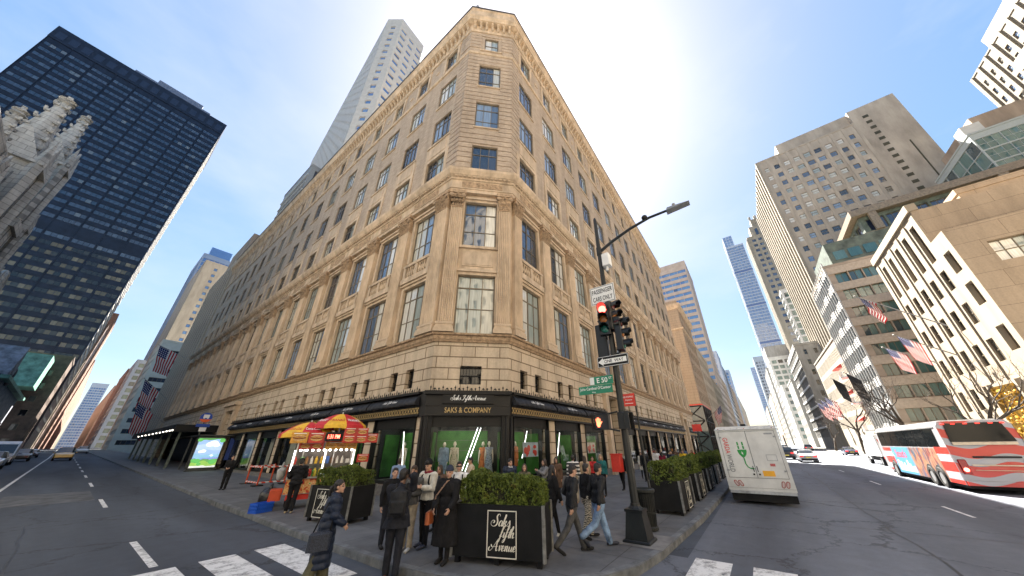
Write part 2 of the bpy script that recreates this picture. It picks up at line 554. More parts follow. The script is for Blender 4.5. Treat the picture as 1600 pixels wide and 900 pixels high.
BLACK = mat('black_paint', (.006, .006, .0065), .5, var=.1, spec=.3)
BLACK_MATT = mat('black_cloth', (.006, .006, .007), .85, var=.2, bump=.3, bs=40)
GREY = mat('grey_metal', (.32, .33, .34), .45, .5, var=.1)
STEEL = mat('brushed_steel', (.55, .56, .57), .35, .9, var=.12, vs=8)
RED = mat('red_paint', (.62, .035, .02), .4, var=.08)
GREEN_SIGN = mat('green_sign', (.008, .20, .11), .45, var=.05)
RUBBER = mat('tyre_rubber', (.008, .008, .008), .85, var=.2)
CHROME = mat('chrome', (.7, .7, .72), .15, 1, var=0)
LEAF_M = None
PANE = pane_mat('window_pane', [(0, (.03, .04, .055)), (.14, (.09, .13, .20)), (.30, (.20, .27, .37)), (.44, (.50, .50, .44)), (.64, (.30, .345, .33)), (.82, (.05, .06, .08)), (.88, (.62, .61, .56))], ior=2.0)  # blue tones paint in reflected sky; the pale ones are curtains and blinds
PANE_SKY = pane_mat('sky_pane', [(0, (.14, .23, .40)), (.35, (.20, .29, .46)), (.6, (.32, .36, .38)), (.8, (.06, .09, .16)), (.9, (.3, .3, .27))], ior=2.0)  # reflected sky is put into the base colour as blue
PANE_BLUE = pane_mat('tower_pane', [(0, (.02, .035, .075)), (.4, (.035, .055, .11)), (.75, (.07, .10, .17)), (.92, (.16, .18, .2))], ior=1.9)
PANE_DARK = pane_mat('dark_pane', [(0, (.01, .012, .015)), (.5, (.03, .033, .034)), (.8, (.09, .09, .08)), (.93, (.2, .19, .16))], ior=1.6)
SHOP_GLASS = clear_glass('shop_glass')
# ------------------------------------------------------------------ ground, roads, pavements
def asphalt(name, c=(.052, .055, .062), lane=(.5, 1, 1)):
    m, N, L, B = new_mat(name)
    tc = N.new('ShaderNodeTexCoord')
    big = N.new('ShaderNodeTexNoise'); big.inputs['Scale'].default_value = .16; big.inputs['Detail'].default_value = 5
    mp = N.new('ShaderNodeMapping'); mp.inputs['Scale'].default_value = lane
    L.new(tc.outputs['Object'], mp.inputs[0]); L.new(mp.outputs[0], big.inputs[0])
    fine = N.new('ShaderNodeTexNoise'); fine.inputs['Scale'].default_value = 60; fine.inputs['Detail'].default_value = 3
    L.new(tc.outputs['Object'], fine.inputs[0])
    mid = N.new('ShaderNodeTexNoise'); mid.inputs['Scale'].default_value = 2.2; mid.inputs['Detail'].default_value = 8; mid.inputs['Roughness'].default_value = .75
    L.new(tc.outputs['Object'], mid.inputs[0])
    vo = N.new('ShaderNodeTexVoronoi'); vo.feature = 'DISTANCE_TO_EDGE'; vo.inputs['Scale'].default_value = .23
    wrp = N.new('ShaderNodeVectorMath'); wrp.operation = 'MULTIPLY_ADD'
    wrp.inputs[1].default_value = (1.6, 1.6, 0)
    L.new(mid.outputs['Color'], wrp.inputs[0]); L.new(tc.outputs['Object'], wrp.inputs[2]); L.new(wrp.outputs[0], vo.inputs[0])
    ck = N.new('ShaderNodeMapRange'); ck.inputs[1].default_value, ck.inputs[2].default_value = .004, .012
    ck.inputs[3].default_value, ck.inputs[4].default_value = .45, 1
    L.new(vo.outputs[0], ck.inputs[0])
    cr = N.new('ShaderNodeValToRGB')
    e = cr.color_ramp.elements
    e[0].position = .36; e[0].color = (c[0] * .55, c[1] * .55, c[2] * .57, 1)
    e[1].position = .66; e[1].color = (c[0] * 1.35, c[1] * 1.33, c[2] * 1.3, 1)
    L.new(big.outputs[0], cr.inputs[0])
    m2 = N.new('ShaderNodeMapRange'); m2.inputs[3].default_value, m2.inputs[4].default_value = .62, 1.38
    L.new(mid.outputs[0], m2.inputs[0])
    m3 = N.new('ShaderNodeMapRange'); m3.inputs[3].default_value, m3.inputs[4].default_value = .7, 1.3
    L.new(fine.outputs[0], m3.inputs[0])
    a = N.new('ShaderNodeMath'); a.operation = 'MULTIPLY'; L.new(m2.outputs[0], a.inputs[0]); L.new(m3.outputs[0], a.inputs[1])
    b = N.new('ShaderNodeMath'); b.operation = 'MULTIPLY'; L.new(a.outputs[0], b.inputs[0]); L.new(ck.outputs[0], b.inputs[1])
    sc = N.new('ShaderNodeVectorMath'); sc.operation = 'SCALE'
    L.new(cr.outputs[0], sc.inputs[0]); L.new(b.outputs[0], sc.inputs['Scale'])
    L.new(sc.outputs[0], B.inputs['Base Color'])
    B.inputs['Roughness'].default_value = .82
    bp = N.new('ShaderNodeBump'); bp.inputs['Strength'].default_value = .35; bp.inputs['Distance'].default_value = .01
    L.new(fine.outputs[0], bp.inputs['Height']); L.new(bp.outputs[0], B.inputs['Normal'])
    return m
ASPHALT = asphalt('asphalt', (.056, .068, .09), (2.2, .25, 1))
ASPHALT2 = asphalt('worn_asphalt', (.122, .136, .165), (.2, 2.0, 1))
def paving(name, c, bw, bh):
    m, N, L, B = new_mat(name)
    tc = N.new('ShaderNodeTexCoord')
    br = N.new('ShaderNodeTexBrick'); br.offset = 0
    br.inputs['Scale'].default_value = 1
    br.inputs['Color1'].default_value = (*c, 1); br.inputs['Color2'].default_value = (*[x * .8 for x in c], 1)
    br.inputs['Mortar'].default_value = (*[x * .42 for x in c], 1)
    br.inputs['Brick Width'].default_value = bw; br.inputs['Row Height'].default_value = bh
    br.inputs['Mortar Size'].default_value = .012
    L.new(tc.outputs['Object'], br.inputs[0])
    n = N.new('ShaderNodeTexNoise'); n.inputs['Scale'].default_value = 1.3; n.inputs['Detail'].default_value = 9; n.inputs['Roughness'].default_value = .7
    L.new(tc.outputs['Object'], n.inputs[0])
    v = N.new('ShaderNodeTexVoronoi'); v.inputs['Scale'].default_value = 3.1
    L.new(tc.outputs['Object'], v.inputs[0])
    gum = N.new('ShaderNodeMapRange'); gum.inputs[1].default_value, gum.inputs[2].default_value = .05, .075
    gum.inputs[3].default_value, gum.inputs[4].default_value = .6, 1
    L.new(v.outputs[0], gum.inputs[0])
    r = N.new('ShaderNodeMapRange'); r.inputs[1].default_value, r.inputs[2].default_value = .3, .7
    r.inputs[3].default_value, r.inputs[4].default_value = .62, 1.25
    L.new(n.outputs[0], r.inputs[0])
    a = N.new('ShaderNodeMath'); a.operation = 'MULTIPLY'; L.new(r.outputs[0], a.inputs[0]); L.new(gum.outputs[0], a.inputs[1])
    sc = N.new('ShaderNodeVectorMath'); sc.operation = 'SCALE'
    L.new(br.outputs[0], sc.inputs[0]); L.new(a.outputs[0], sc.inputs['Scale']); L.new(sc.outputs[0], B.inputs['Base Color'])
    B.inputs['Roughness'].default_value = .8
    bp = N.new('ShaderNodeBump'); bp.inputs['Strength'].default_value = .3; bp.inputs['Distance'].default_value = .01
    L.new(n.outputs[0], bp.inputs['Height']); L.new(bp.outputs[0], B.inputs['Normal'])
    return m
PAVING = paving('sidewalk_concrete', (.125, .13, .14), 1.55, 1.55)
KERB = mat('granite_kerb', (.13, .14, .15), .75, var=.3, vs=2.5, bump=.4, bs=25)
def paint_mat():
    m, N, L, B = new_mat('road_paint')
    tc = N.new('ShaderNodeTexCoord')
    n = N.new('ShaderNodeTexNoise'); n.inputs['Scale'].default_value = 3.5; n.inputs['Detail'].default_value = 10; n.inputs['Roughness'].default_value = .8
    L.new(tc.outputs['Object'], n.inputs[0])
    cr = N.new('ShaderNodeValToRGB'); e = cr.color_ramp.elements
    e[0].position = .36; e[0].color = (.11, .115, .12, 1); e[1].position = .52; e[1].color = (.74, .74, .73, 1)
    L.new(n.outputs[0], cr.inputs[0]); L.new(cr.outputs[0], B.inputs['Base Color'])
    B.inputs['Roughness'].default_value = .7
    return m
PAINT = paint_mat()

def gz(y):
    """the side street climbs gently away from the avenue"""
    return min(max(0, y - 22), 240) * .015
b = MB(); b.quad((-1500, -1500, -.03), (2500, -1500, -.03), (2500, 2500, -.03), (-1500, 2500, -.03))
struct('ground', b, mat('city_ground', (.10, .10, .10), .9, var=.2, vs=.05))
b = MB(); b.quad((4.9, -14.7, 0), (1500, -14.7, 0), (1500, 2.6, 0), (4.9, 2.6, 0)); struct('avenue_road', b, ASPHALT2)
b = MB()
for x0, x1, y0, y1 in ((-300, 4.9, -14.7, 2.6), (-6.5, 4.9, 2.6, 22), (-6.5, 5.2, 22, 262), (-6.5, 5.2, 262, 1500), (-6.5, 4.9, -300, -14.7)):
    b.quad((x0, y0, gz(y0)), (x1, y0, gz(y0)), (x1, y1, gz(y1)), (x0, y1, gz(y1)))
b.add([(4.9, 2.6, 0), (9, 2.6, 0), (4.9, 7, 0)], [(0, 1, 2)])
b.add([(9, 2.0, .001), (30, 2.0, .001), (30, 2.62, .001), (9, 2.62, .001)], [(0, 1, 2, 3)])
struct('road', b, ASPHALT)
KP = [(5.05, 1200), (5.05, 262), (5.05, 22), (4.8, 12), (4.75, 6.6), (4.84, 5.75), (5.05, 4.95), (5.42, 4.15), (5.98, 3.4), (6.65, 2.9), (7.45, 2.58), (8.6, 2.42), (10.5, 2.32), (13, 2.18), (20, 2.08), (1200, 2.05)]
b = MB()
b.add([(x, y, .146) for x, y in KP[2:]] + [(1200, 11, .146), (13.6, 11, .146), (10.8, 14, .146), (10.8, 22, .146)], [tuple(range(len(KP) + 2))])
for y0, y1 in ((22, 262), (262, 1200)):
    b.quad((5.05, y0, .146 + gz(y0)), (10.8, y0, .146 + gz(y0)), (10.8, y1, .146 + gz(y1)), (5.05, y1, .146 + gz(y1)))
struct('sidewalk', b, PAVING)
b = MB(); b.sweep(KP, [(0, -.05), (0, .125), (-.025, .152), (-.17, .154), (-.17, -.05)])
b.v = [(x, y, z + gz(y)) for x, y, z in b.v]
struct('kerb', b, KERB)
b = MB()
b.quad((-300, -30, .15), (1500, -30, .15), (1500, -14.7, .15), (-300, -14.7, .15))
b.box(-300, 1500, -14.85, -14.7, -.05, .154)
struct('far_sidewalk', b, mat('pale_sidewalk', (.24, .235, .22), .85, var=.15, vs=.8))
b = MB()
for y0, y1 in ((3, 22), (22, 262), (262, 1200)):
    b.quad((-60, y0, .15 + gz(y0)), (-6.5, y0, .15 + gz(y0)), (-6.5, y1, .15 + gz(y1)), (-60, y1, .15 + gz(y1)))
    b.hexa([(x, y, z + gz(y)) for z in (-.05, .154) for x, y in ((-6.65, y0), (-6.5, y0), (-6.5, y1), (-6.65, y1))])
struct('side_street_sidewalk', b, PAVING)

b = MB()
for k in range(9):
    x = 3.72 - k * 1.02
    b.quad((x, 7.35, .004), (x + .66, 7.35, .004), (x + .66, 11.1, .004), (x, 11.1, .004))
for k in range(14):
    y = 1.15 - k * 1.06
    b.quad((5.7, y, .004), (9.1, y, .004), (9.1, y + .7, .004), (5.7, y + .7, .004))
struct('crosswalk_stripes', b, PAINT)
b = MB()
for y0, y1 in ((11.5, 15), (24.5, 28.2), (36.5, 40), (46, 49.5), (55, 58.5), (63, 67), (72, 76), (82, 86), (92, 96), (104, 108), (118, 122), (134, 138)):
    b.quad((2.0, y0, .004 + gz(y0)), (2.14, y0, .004 + gz(y0)), (2.14, y1, .004 + gz(y1)), (2.0, y1, .004 + gz(y1)))
for y0, y1, x0, x1 in ((12, 22, -1.5, -1.45), (22, 110, -1.45, -.75), (110, 250, -.75, -.6)):
    b.quad((x0, y0, .004 + gz(y0)), (x0 + .14, y0, .004 + gz(y0)), (x1 + .14, y1, .004 + gz(y1)), (x1, y1, .004 + gz(y1)))
for k in range(24):
    x = 18.3 + k * 10.6
    for y in (-5.1, -8.7):
        b.quad((x, y, .004), (x + 2.4, y, .004), (x + 2.4, y + .1, .004), (x, y + .1, .004))
struct('lane_markings', b, PAINT)
b = MB()
b.quad((-.9, 28, .003 + gz(28)), (1.9, 28, .003 + gz(28)), (1.9, 33.5, .003 + gz(33.5)), (-.9, 33.5, .003 + gz(33.5)))
struct('road_patch', b, mat('old_patch', (.10, .105, .115), .85, var=.25, vs=1.5))
TAR = mat('tar_seam', (.022, .024, .028), .55, var=.2)
rs_ = random.Random(8)
for pts in ([(5.6 + i * 1.5, -2.4 + rs_.uniform(-.08, .08)) for i in range(26)], [(14.5 + rs_.uniform(-.1, .1), 1.9 - i * .9) for i in range(16)], [(.2 + rs_.uniform(-.06, .06), 11.8 + i * 1.6) for i in range(7)], [(24 + rs_.uniform(-.1, .1), 1.9 - i * .9) for i in range(9)]):
    b = MB()
    for p, q in zip(pts[:-1], pts[1:]):
        d = (Vector(q) - Vector(p)).normalized(); w_ = Vector((-d.y, d.x)) * rs_.uniform(.018, .035)
        b.quad((p[0] - w_.x, p[1] - w_.y, .003), (q[0] - w_.x, q[1] - w_.y, .003), (q[0] + w_.x, q[1] + w_.y, .003), (p[0] + w_.x, p[1] + w_.y, .003))
    struct('road_seam', b, TAR)
b = MB(); b.quad((8.6, 2.4, .156), (9.9, 2.4, .156), (9.9, 4.3, .156), (8.6, 4.3, .156))
struct('sidewalk_patch', b, mat('new_slab', (.19, .185, .18), .85, var=.2, vs=2))

# ------------------------------------------------------------------ windows
def win_meshes(key, ww, wh, cols, rows, fd=.10, fw=.09, mw=.05, transom=None, fm=BRONZE, pm=PANE, double=False):
    """frame with mullions and bars, and the pane set behind them; origin at the middle of the sill, facing -y"""
    f, p = MB(), MB()
    h = ww / 2
    f.box(-h, -h + fw, 0, fd, 0, wh); f.box(h - fw, h, 0, fd, 0, wh)
    f.box(-h + fw, h - fw, 0, fd, 0, fw); f.box(-h + fw, h - fw, 0, fd, wh - fw, wh)
    for i in range(1, cols):
        x = -h + ww * i / cols
        t = mw * (1.9 if (double and i * 2 == cols) else 1)
        f.box(x - t / 2, x + t / 2, .015, fd - .01, fw, wh - fw)
    zs = [wh * j / rows for j in range(1, rows)] if transom is None else [wh * t for t in transom]
    for j, z in enumerate(zs):
        t = mw * (1.7 if j == len(zs) - 1 else 1)
        f.box(-h + fw, h - fw, .022, fd - .012, z - t / 2, z + t / 2)
    edges = [-h + fw * .5] + [-h + ww * i / cols for i in range(1, cols)] + [h - fw * .5]
    zz = [fw * .5] + zs + [wh - fw * .5]
    nsplit = 2 if cols > 1 else 1
    k = [0, len(edges) // 2, len(edges) - 1] if nsplit == 2 else [0, len(edges) - 1]
    for i in range(len(k) - 1):
        p.quad((edges[k[i]], fd * .6, zz[0]), (edges[k[i + 1]], fd * .6, zz[0]), (edges[k[i + 1]], fd * .6, zz[-1]), (edges[k[i]], fd * .6, zz[-1]))
    return f, p, f.mesh('window_frame', [fm]), p.mesh('window_pane', [pm])

def place_many(root, name, mb, mats, spots, limit=100):
    """one small part repeated along a front: the nearest ones are parts of their own, the rest one part"""
    spots = sorted(spots, key=lambda s: (Vector(s[0].p(s[1], 0, s[2])) - CAM_POS).length)
    me = mb.mesh(name, mats)
    for F, u, z in spots[:limit]:
        put(name, me, root, Vector(F.p(u, 0, z)) - root.location, F.th)
    if len(spots) > limit:
        b = MB()
        for F, u, z in spots[limit:]:
            b.M = Matrix.Translation(F.p(u, 0, z)) @ Matrix.Rotation(F.th, 4, 'Z')
            b.add(mb.v, mb.f, 0)
            b.m[-len(mb.m):] = mb.m
        o = b.build(name + 's', mats, root, -root.location)
        o['kind'] = 'stuff'

def place_windows(root, spots, limit=100, name='window', fm=BRONZE, pm=PANE):
    """spots: (F, u, z, depth, (frame MB, pane MB, frame mesh, pane mesh)); the nearest ones become parts, the rest one part"""
    spots = sorted(spots, key=lambda s: (Vector(s[0].p(s[1], 0, s[2])) - CAM_POS).length)
    L = root.location
    for F, u, z, dp, (f, p, fme, pme) in spots[:limit]:
        o = put(name, fme, root, Vector(F.p(u, -dp, z)) - L, F.th)
        put('pane', pme, o)
    if len(spots) > limit:
        b = MB()
        for F, u, z, dp, (f, p, fme, pme) in spots[limit:]:
            b.M = Matrix.Translation(F.p(u, -dp, z)) @ Matrix.Rotation(F.th, 4, 'Z')
            b.add(f.v, f.f, 0); b.add(p.v, p.f, 1)
        o = b.build('windows', [fm, pm], root, -L)
        o['kind'] = 'stuff'

# ------------------------------------------------------------------ the corner department store
CL, CR = (10.2, 13.4), (13.1, 10.43)
YE, XE = 95.0, 74.5
PATH = [(10.2, YE), CL, CR, (XE, 10.43)]
cw = math.hypot(CR[0] - CL[0], CR[1] - CL[1])
FL = Fac((10.2, YE), -pi / 2)
FR = Fac(CR, 0)
FC = Fac(CL, math.atan2(CR[1] - CL[1], CR[0] - CL[0]))
LB = [YE - (16.1 + 4.65 * k) for k in range(17)]
RB = [15.35 - CR[0] + 4.37 * k for k in range(14)]
store = thing('department_store', 'ten storey buff stone corner store with fluted pilasters and black ground floor awnings', 'building', (13, 13, 0))
SL = store.location
def sbuild(b, name, m, parent=store, smooth=False):
    return b.build(name, m, parent, -SL if parent is store else (0, 0, 0), 0, smooth)

LP, RP = 7, (3, 11)          # bays that hold the portals
wmesh = dict(
    grille=None,
    w2=win_meshes('w2', 2.72, 3.9, 4, 3, transom=(.36, .76), double=True),
    w3=win_meshes('w3', 2.62, 3.75, 4, 3, transom=(.33, .74), double=True),
    w4=win_meshes('w4', 2.34, 3.35, 4, 2, transom=(.22, .76), double=True),
    at=win_meshes('at', 1.7, 2.4, 4, 2, transom=(.6,), double=True),
    c2=win_meshes('c2', 2.35, 3.95, 3, 3, transom=(.42, .78)),
    c3=win_meshes('c3', 2.25, 3.8, 3, 3, transom=(.34, .74)),
    c4=win_meshes('c4', 2.0, 3.35, 3, 3, transom=(.27, .72)),
    ca=win_meshes('ca', 1.35, 2.3, 2, 2, transom=(.5,)),
)
def grille_meshes(ww, wh):
    f, p = MB(), MB()
    h = ww / 2
    for x in [(-h + i * ww / 7) for i in range(8)]:
        f.box(x - .012, x + .012, .02, .045, 0, wh)
    for z in (.06, wh * .5, wh - .06):
        f.box(-h, h, .012, .05, z - .02, z + .02)
    p.quad((-h, .12, 0), (h, .12, 0), (h, .12, wh), (-h, .12, wh))
    return f, p, f.mesh('grille', [BLACK_IRON]), p.mesh('window_pane', [PANE_DARK])
G1, G2 = grille_meshes(.74, 1.08), grille_meshes(1.15, 1.0)
UP = [(20.95, 3.2), (26.45, 3.25), (31.95, 3.25)]
hl = {'base': [], 'mid': [], 'up': []}
hr = {'base': [], 'mid': [], 'up': []}
spots, dark_spots = [], []
def bay_windows(F, us, hd, blanks, portals):
    for k, u in enumerate(us):
        if k not in portals:
            for s in (-.78, .78):
                hd['base'].append((u + s - .37, u + s + .37, 5.28, 6.36)); dark_spots.append((F, u + s, 5.28, .22, G1))
        if k not in blanks:
            hd['mid'].append((u - 1.36, u + 1.36, 8.25, 12.15)); spots.append((F, u, 8.25, .15, wmesh['w2']))
            hd['mid'].append((u - 1.2, u + 1.2, 12.93, 13.8)); hd['mid'].append((u - 1.31, u + 1.31, 14.35, 18.1)); spots.append((F, u, 14.35, .15, wmesh['w3']))
        for z, h in UP:
            hd['up'].append((u - 1.17, u + 1.17, z, z + 3.35)); spots.append((F, u, z, .1, wmesh['w4']))
        hd['up'].append((u - .85, u + .85, 38.05, 40.45)); spots.append((F, u, 38.05, .1, wmesh['at']))
bay_windows(FL, LB, hl, (14, 15, 16), (LP,))
bay_windows(FR, RB, hr, (), RP)
cu = cw / 2
hc = dict(base=[(cu - .58, cu + .58, 5.33, 6.33)], mid=[(cu - 1.18, cu + 1.18, 8.16, 12.11), (cu - 1.13, cu + 1.13, 14.3, 18.1)],
          up=[(cu - 1.0, cu + 1.0, 20.75, 24.1), (cu - 1.0, cu + 1.0, 26.35, 29.7), (cu - 1.0, cu + 1.0, 32.05, 35.4), (cu - .68, cu + .68, 38.0, 40.3)])
dark_spots.append((FC, cu, 5.33, .2, G2))
spots += [(FC, cu, 8.16, .15, wmesh['c2']), (FC, cu, 14.3, .15, wmesh['c3'])] + [(FC, cu, z, .1, wmesh['c4']) for z in (20.75, 26.35, 32.05)] + [(FC, cu, 38.0, .1, wmesh['ca'])]
# shop fronts: openings in the ground floor
SH0, SH1 = .62, 3.78
def shop_holes(us, bay, portals, last):
    return [(u - bay / 2 + .33, u + bay / 2 - .33, SH0, SH1) for k, u in enumerate(us) if k not in portals and k <= last]
sl_h = shop_holes(LB, 4.65, (LP,) + tuple(range(8, 17)), 16)
sr_h = shop_holes(RB, 4.37, RP, 13)
CANOPY = (YE - 88.5, YE - 52.0)
sl_h.append((CANOPY[0] + .4, CANOPY[1] - .4, .15, 4.1))
port_l = (LB[LP] - 1.35, LB[LP] + 1.35, .15, 6.35)
port_r = [(RB[k] - 1.3, RB[k] + 1.3, .15, 6.3) for k in RP]
sc_h = [(.22, cw - .22, SH0, SH1)]

wl = MB()
for F, W, hd, ground, ports in ((FL, YE - CL[1], hl, sl_h, [port_l]), (FR, XE - CR[0], hr, sr_h, port_r), (FC, cw, hc, sc_h, [])):
    wl.wall(F, W, .1, 7.72, hd['base'] + ground + ports, .55, 1)
    wl.wall(F, W, 7.72, 20.7, hd['mid'], .4, 0)
    wl.wall(F, W, 20.7, 43.2, hd['up'], .3, 2)
# back walls, roof, floors behind the glass
wl.quad((10.7, YE, 0), (XE, YE, 0), (XE, YE, 43.2), (10.7, YE, 43.2), 2)
wl.quad((XE, YE, 0), (XE, 10.9, 0), (XE, 10.9, 43.2), (XE, YE, 43.2), 2)
wl.quad((10.2, YE, 0), (10.7, YE, 0), (10.7, YE, 43.2), (10.2, YE, 43.2), 0)
wl.quad((XE, 10.43, 0), (XE, 10.9, 0), (XE, 10.9, 43.2), (XE, 10.43, 43.2), 2)
wl.add([(10.2, YE, 43.15), (10.2, 13.4, 43.15), (13.1, 10.43, 43.15), (XE, 10.43, 43.15), (XE, YE, 43.15)], [(0, 1, 2, 3, 4)], 0)
sbuild(wl, 'wall', [STONE, ASHLAR, BRICK])
# window surrounds in stone on the upper storeys, sills, panels between floors
ID = Fac((0, 0), 0)
def surround_mb(hw, z0, z1, d=.07, w=.3, top=.3):
    m = MB(); hw -= .008; z1 -= .008
    m.fbox(ID, -hw - w, -hw, -.02, d, z0, z1 + top); m.fbox(ID, hw, hw + w, -.02, d, z0, z1 + top)
    m.fbox(ID, -hw, hw, -.02, d, z1, z1 + top)
    return m
def case_mb(hw, h):
    m = MB()
    hw -= .012; h -= .012
    m.fbox(ID, -hw - .22, -hw, -.25, .05, 0, h + .2); m.fbox(ID, hw, hw + .22, -.25, .05, 0, h + .2)
    m.fbox(ID, -hw, hw, -.25, .05, h, h + .2); m.fbox(ID, -hw - .3, hw + .3, -.02, .16, h + .2, h + .36)
    return m
s4 = surround_mb(1.17, -.23, 3.35, .09, .34, .3)
s4.fbox(ID, -1.5, 1.5, -.02, .05, 3.66, 5.25); s4.fbox(ID, -1.1, 1.1, .05, .09, 3.8, 5.0); s4.fbox(ID, -1.45, 1.45, -.02, .14, 5.25, 5.47)
sat = surround_mb(.85, -.35, 2.4, .1, .32, .3); sat.fbox(ID, -1.3, 1.3, -.02, .16, 2.7, 2.82)
s7 = MB(); s7.fbox(ID, -1.3, 1.3, -.02, .1, -.2, -.02)
dia = MB()
for sg in (-1, 1):
    dia.prism([(-.34, -.07, 0), (0, -.07, sg * .34), (.34, -.07, 0)], (0, .09, 0))
m2 = case_mb(1.36, 3.9); m2.fbox(ID, -1.6, 1.6, -.02, .26, 4.26, 4.66)
m3 = case_mb(1.31, 3.75)
bays_all = [(FL, u, k, 4.65, (14, 15, 16)) for k, u in enumerate(LB)] + [(FR, u, k, 4.37, ()) for k, u in enumerate(RB)]
place_many(store, 'window_surround', s4, [STONE], [(F, u, 20.95) for F, u, k, b_, bl in bays_all])
place_many(store, 'attic_window_surround', sat, [STONE], [(F, u, 38.05) for F, u, k, b_, bl in bays_all])
place_many(store, 'window_sill', s7, [STONE], [(F, u, 31.95) for F, u, k, b_, bl in bays_all])
place_many(store, 'stone_lozenge', dia, [STONE], [(F, u + b_ / 2, 39.3) for F, u, k, b_, bl in bays_all])
place_many(store, 'window_case', m2, [STONE], [(F, u, 8.25) for F, u, k, b_, bl in bays_all if k not in bl])
place_many(store, 'window_case', m3, [STONE], [(F, u, 14.35) for F, u, k, b_, bl in bays_all if k not in bl])
s8 = MB(); s8.fbox(ID, -1.1, 1.1, -.02, .1, -.14, 0)
place_many(store, 'window_sill', s8, [STONE], [(FC, cu, z) for z in (20.75, 26.35, 32.05, 38.0)])
place_many(store, 'window_case', case_mb(1.18, 3.95), [STONE], [(FC, cu, 8.16)])
m5 = case_mb(1.13, 3.8); m5.fbox(ID, -1.35, 1.35, -.02, .14, -.2, -.02); m5.fbox(ID, -1.0, 1.0, -.02, .04, -1.55, -.45); m5.fbox(ID, -.88, .88, .04, .06, -1.43, -.57)
place_many(store, 'window_case', m5, [STONE], [(FC, cu, 14.3)])
# rusticated quoins of brick round the corner, upper storeys
q = MB()
n = 0
z = 20.95
while z < 41:
    if not 36.9 < z < 37.9:
        for F, a, c2 in ((FL, YE - CL[1] - 1.25, YE - CL[1] + .02), (FR, -.02, 1.15)):
            q.fbox(F, a, c2, -.05, .06, z, z + .47)
        lo = [h for h in hc['up'] if h[2] - .3 < z + .25 < h[3] + .05]
        if lo:
            q.fbox(FC, -.02, cu - 1.02, -.05, .06, z, z + .47); q.fbox(FC, cu + 1.02, cw + .02, -.05, .06, z, z + .47)
        else:
            q.fbox(FC, -.02, cw + .02, -.05, .06, z, z + .47)
    z += .56
sbuild(q, 'corner_quoin', [BRICK])
# horizontal mouldings
c = MB()
c.sweep(PATH, [(-.05, 7.66), (.10, 7.66), (.14, 7.74), (.2, 7.8), (.22, 7.98), (.34, 8.02), (.36, 8.12), (-.05, 8.16)])
sbuild(c, 'sill_course', [STONE_D])
c = MB()
c.sweep(PATH, [(-.05, 18.72), (.3, 18.72), (.3, 19.0), (.36, 19.02), (.36, 19.1), (.3, 19.12), (.3, 19.8), (.4, 19.84), (.4, 19.98), (.62, 20.12), (.78, 20.4), (.8, 20.62), (-.05, 20.72)])
sbuild(c, 'main_cornice', [STONE])
ds_, fs_ = [], []
for F, W in ((FL, YE - CL[1]), (FR, XE - CR[0]), (FC, cw)):
    n = int(W / .3)
    ds_ += [(F, (i + .5) * W / n, 19.98) for i in range(n)]
d = MB(); d.fbox(ID, -.085, .085, .38, .56, 0, .16)
place_many(store, 'dentil', d, [STONE], ds_)
fr = MB(); fr.fbox(ID, -1.45, 1.45, .29, .33, 0, .5)
place_many(store, 'carved_frieze', fr, [STONE_D], [(F, u, 19.2) for F, u, k, b_, bl in bays_all] + [(FC, cu, 19.2)])
c = MB()
c.sweep(PATH, [(-.05, 37.1), (.12, 37.1), (.16, 37.22), (.16, 37.36), (.05, 37.5), (-.05, 37.5)])
sbuild(c, 'upper_band', [STONE])
c = MB()
c.sweep(PATH, [(-.05, 41.15), (.12, 41.15), (.16, 41.3), (.16, 42.2), (.66, 42.3), (.69, 42.5), (.8, 42.7), (.82, 42.9), (-.05, 43.1)])
c.sweep(PATH, [(-.35, 43.05), (.35, 43.05), (.35, 44.9), (.42, 44.95), (.42, 45.2), (-.35, 45.2)])
sbuild(c, 'roof_cornice', [STONE])
c = MB(); c.sweep(PATH, [(-.5, 45.21), (.5, 45.21), (.5, 45.32), (-.3, 45.7), (-.5, 45.7)])
sbuild(c, 'roof_edge', [mat('slate_edge', (.05, .055, .07), .6, var=.2)])
d = MB()
d.prism([(-.12, -.15, 0), (-.12, -.28, .05), (-.12, -.36, .45), (-.12, -.56, .6), (-.12, -.56, .83), (-.12, -.15, .83)], (.24, 0, 0))
bs_ = []
for F, W in ((FL, YE - CL[1]), (FR, XE - CR[0]), (FC, cw)):
    n = round(W / .62)
    bs_ += [(F, (i + .5) * W / n, 41.45) for i in range(n)]
place_many(store, 'roof_bracket', d, [STONE], bs_)
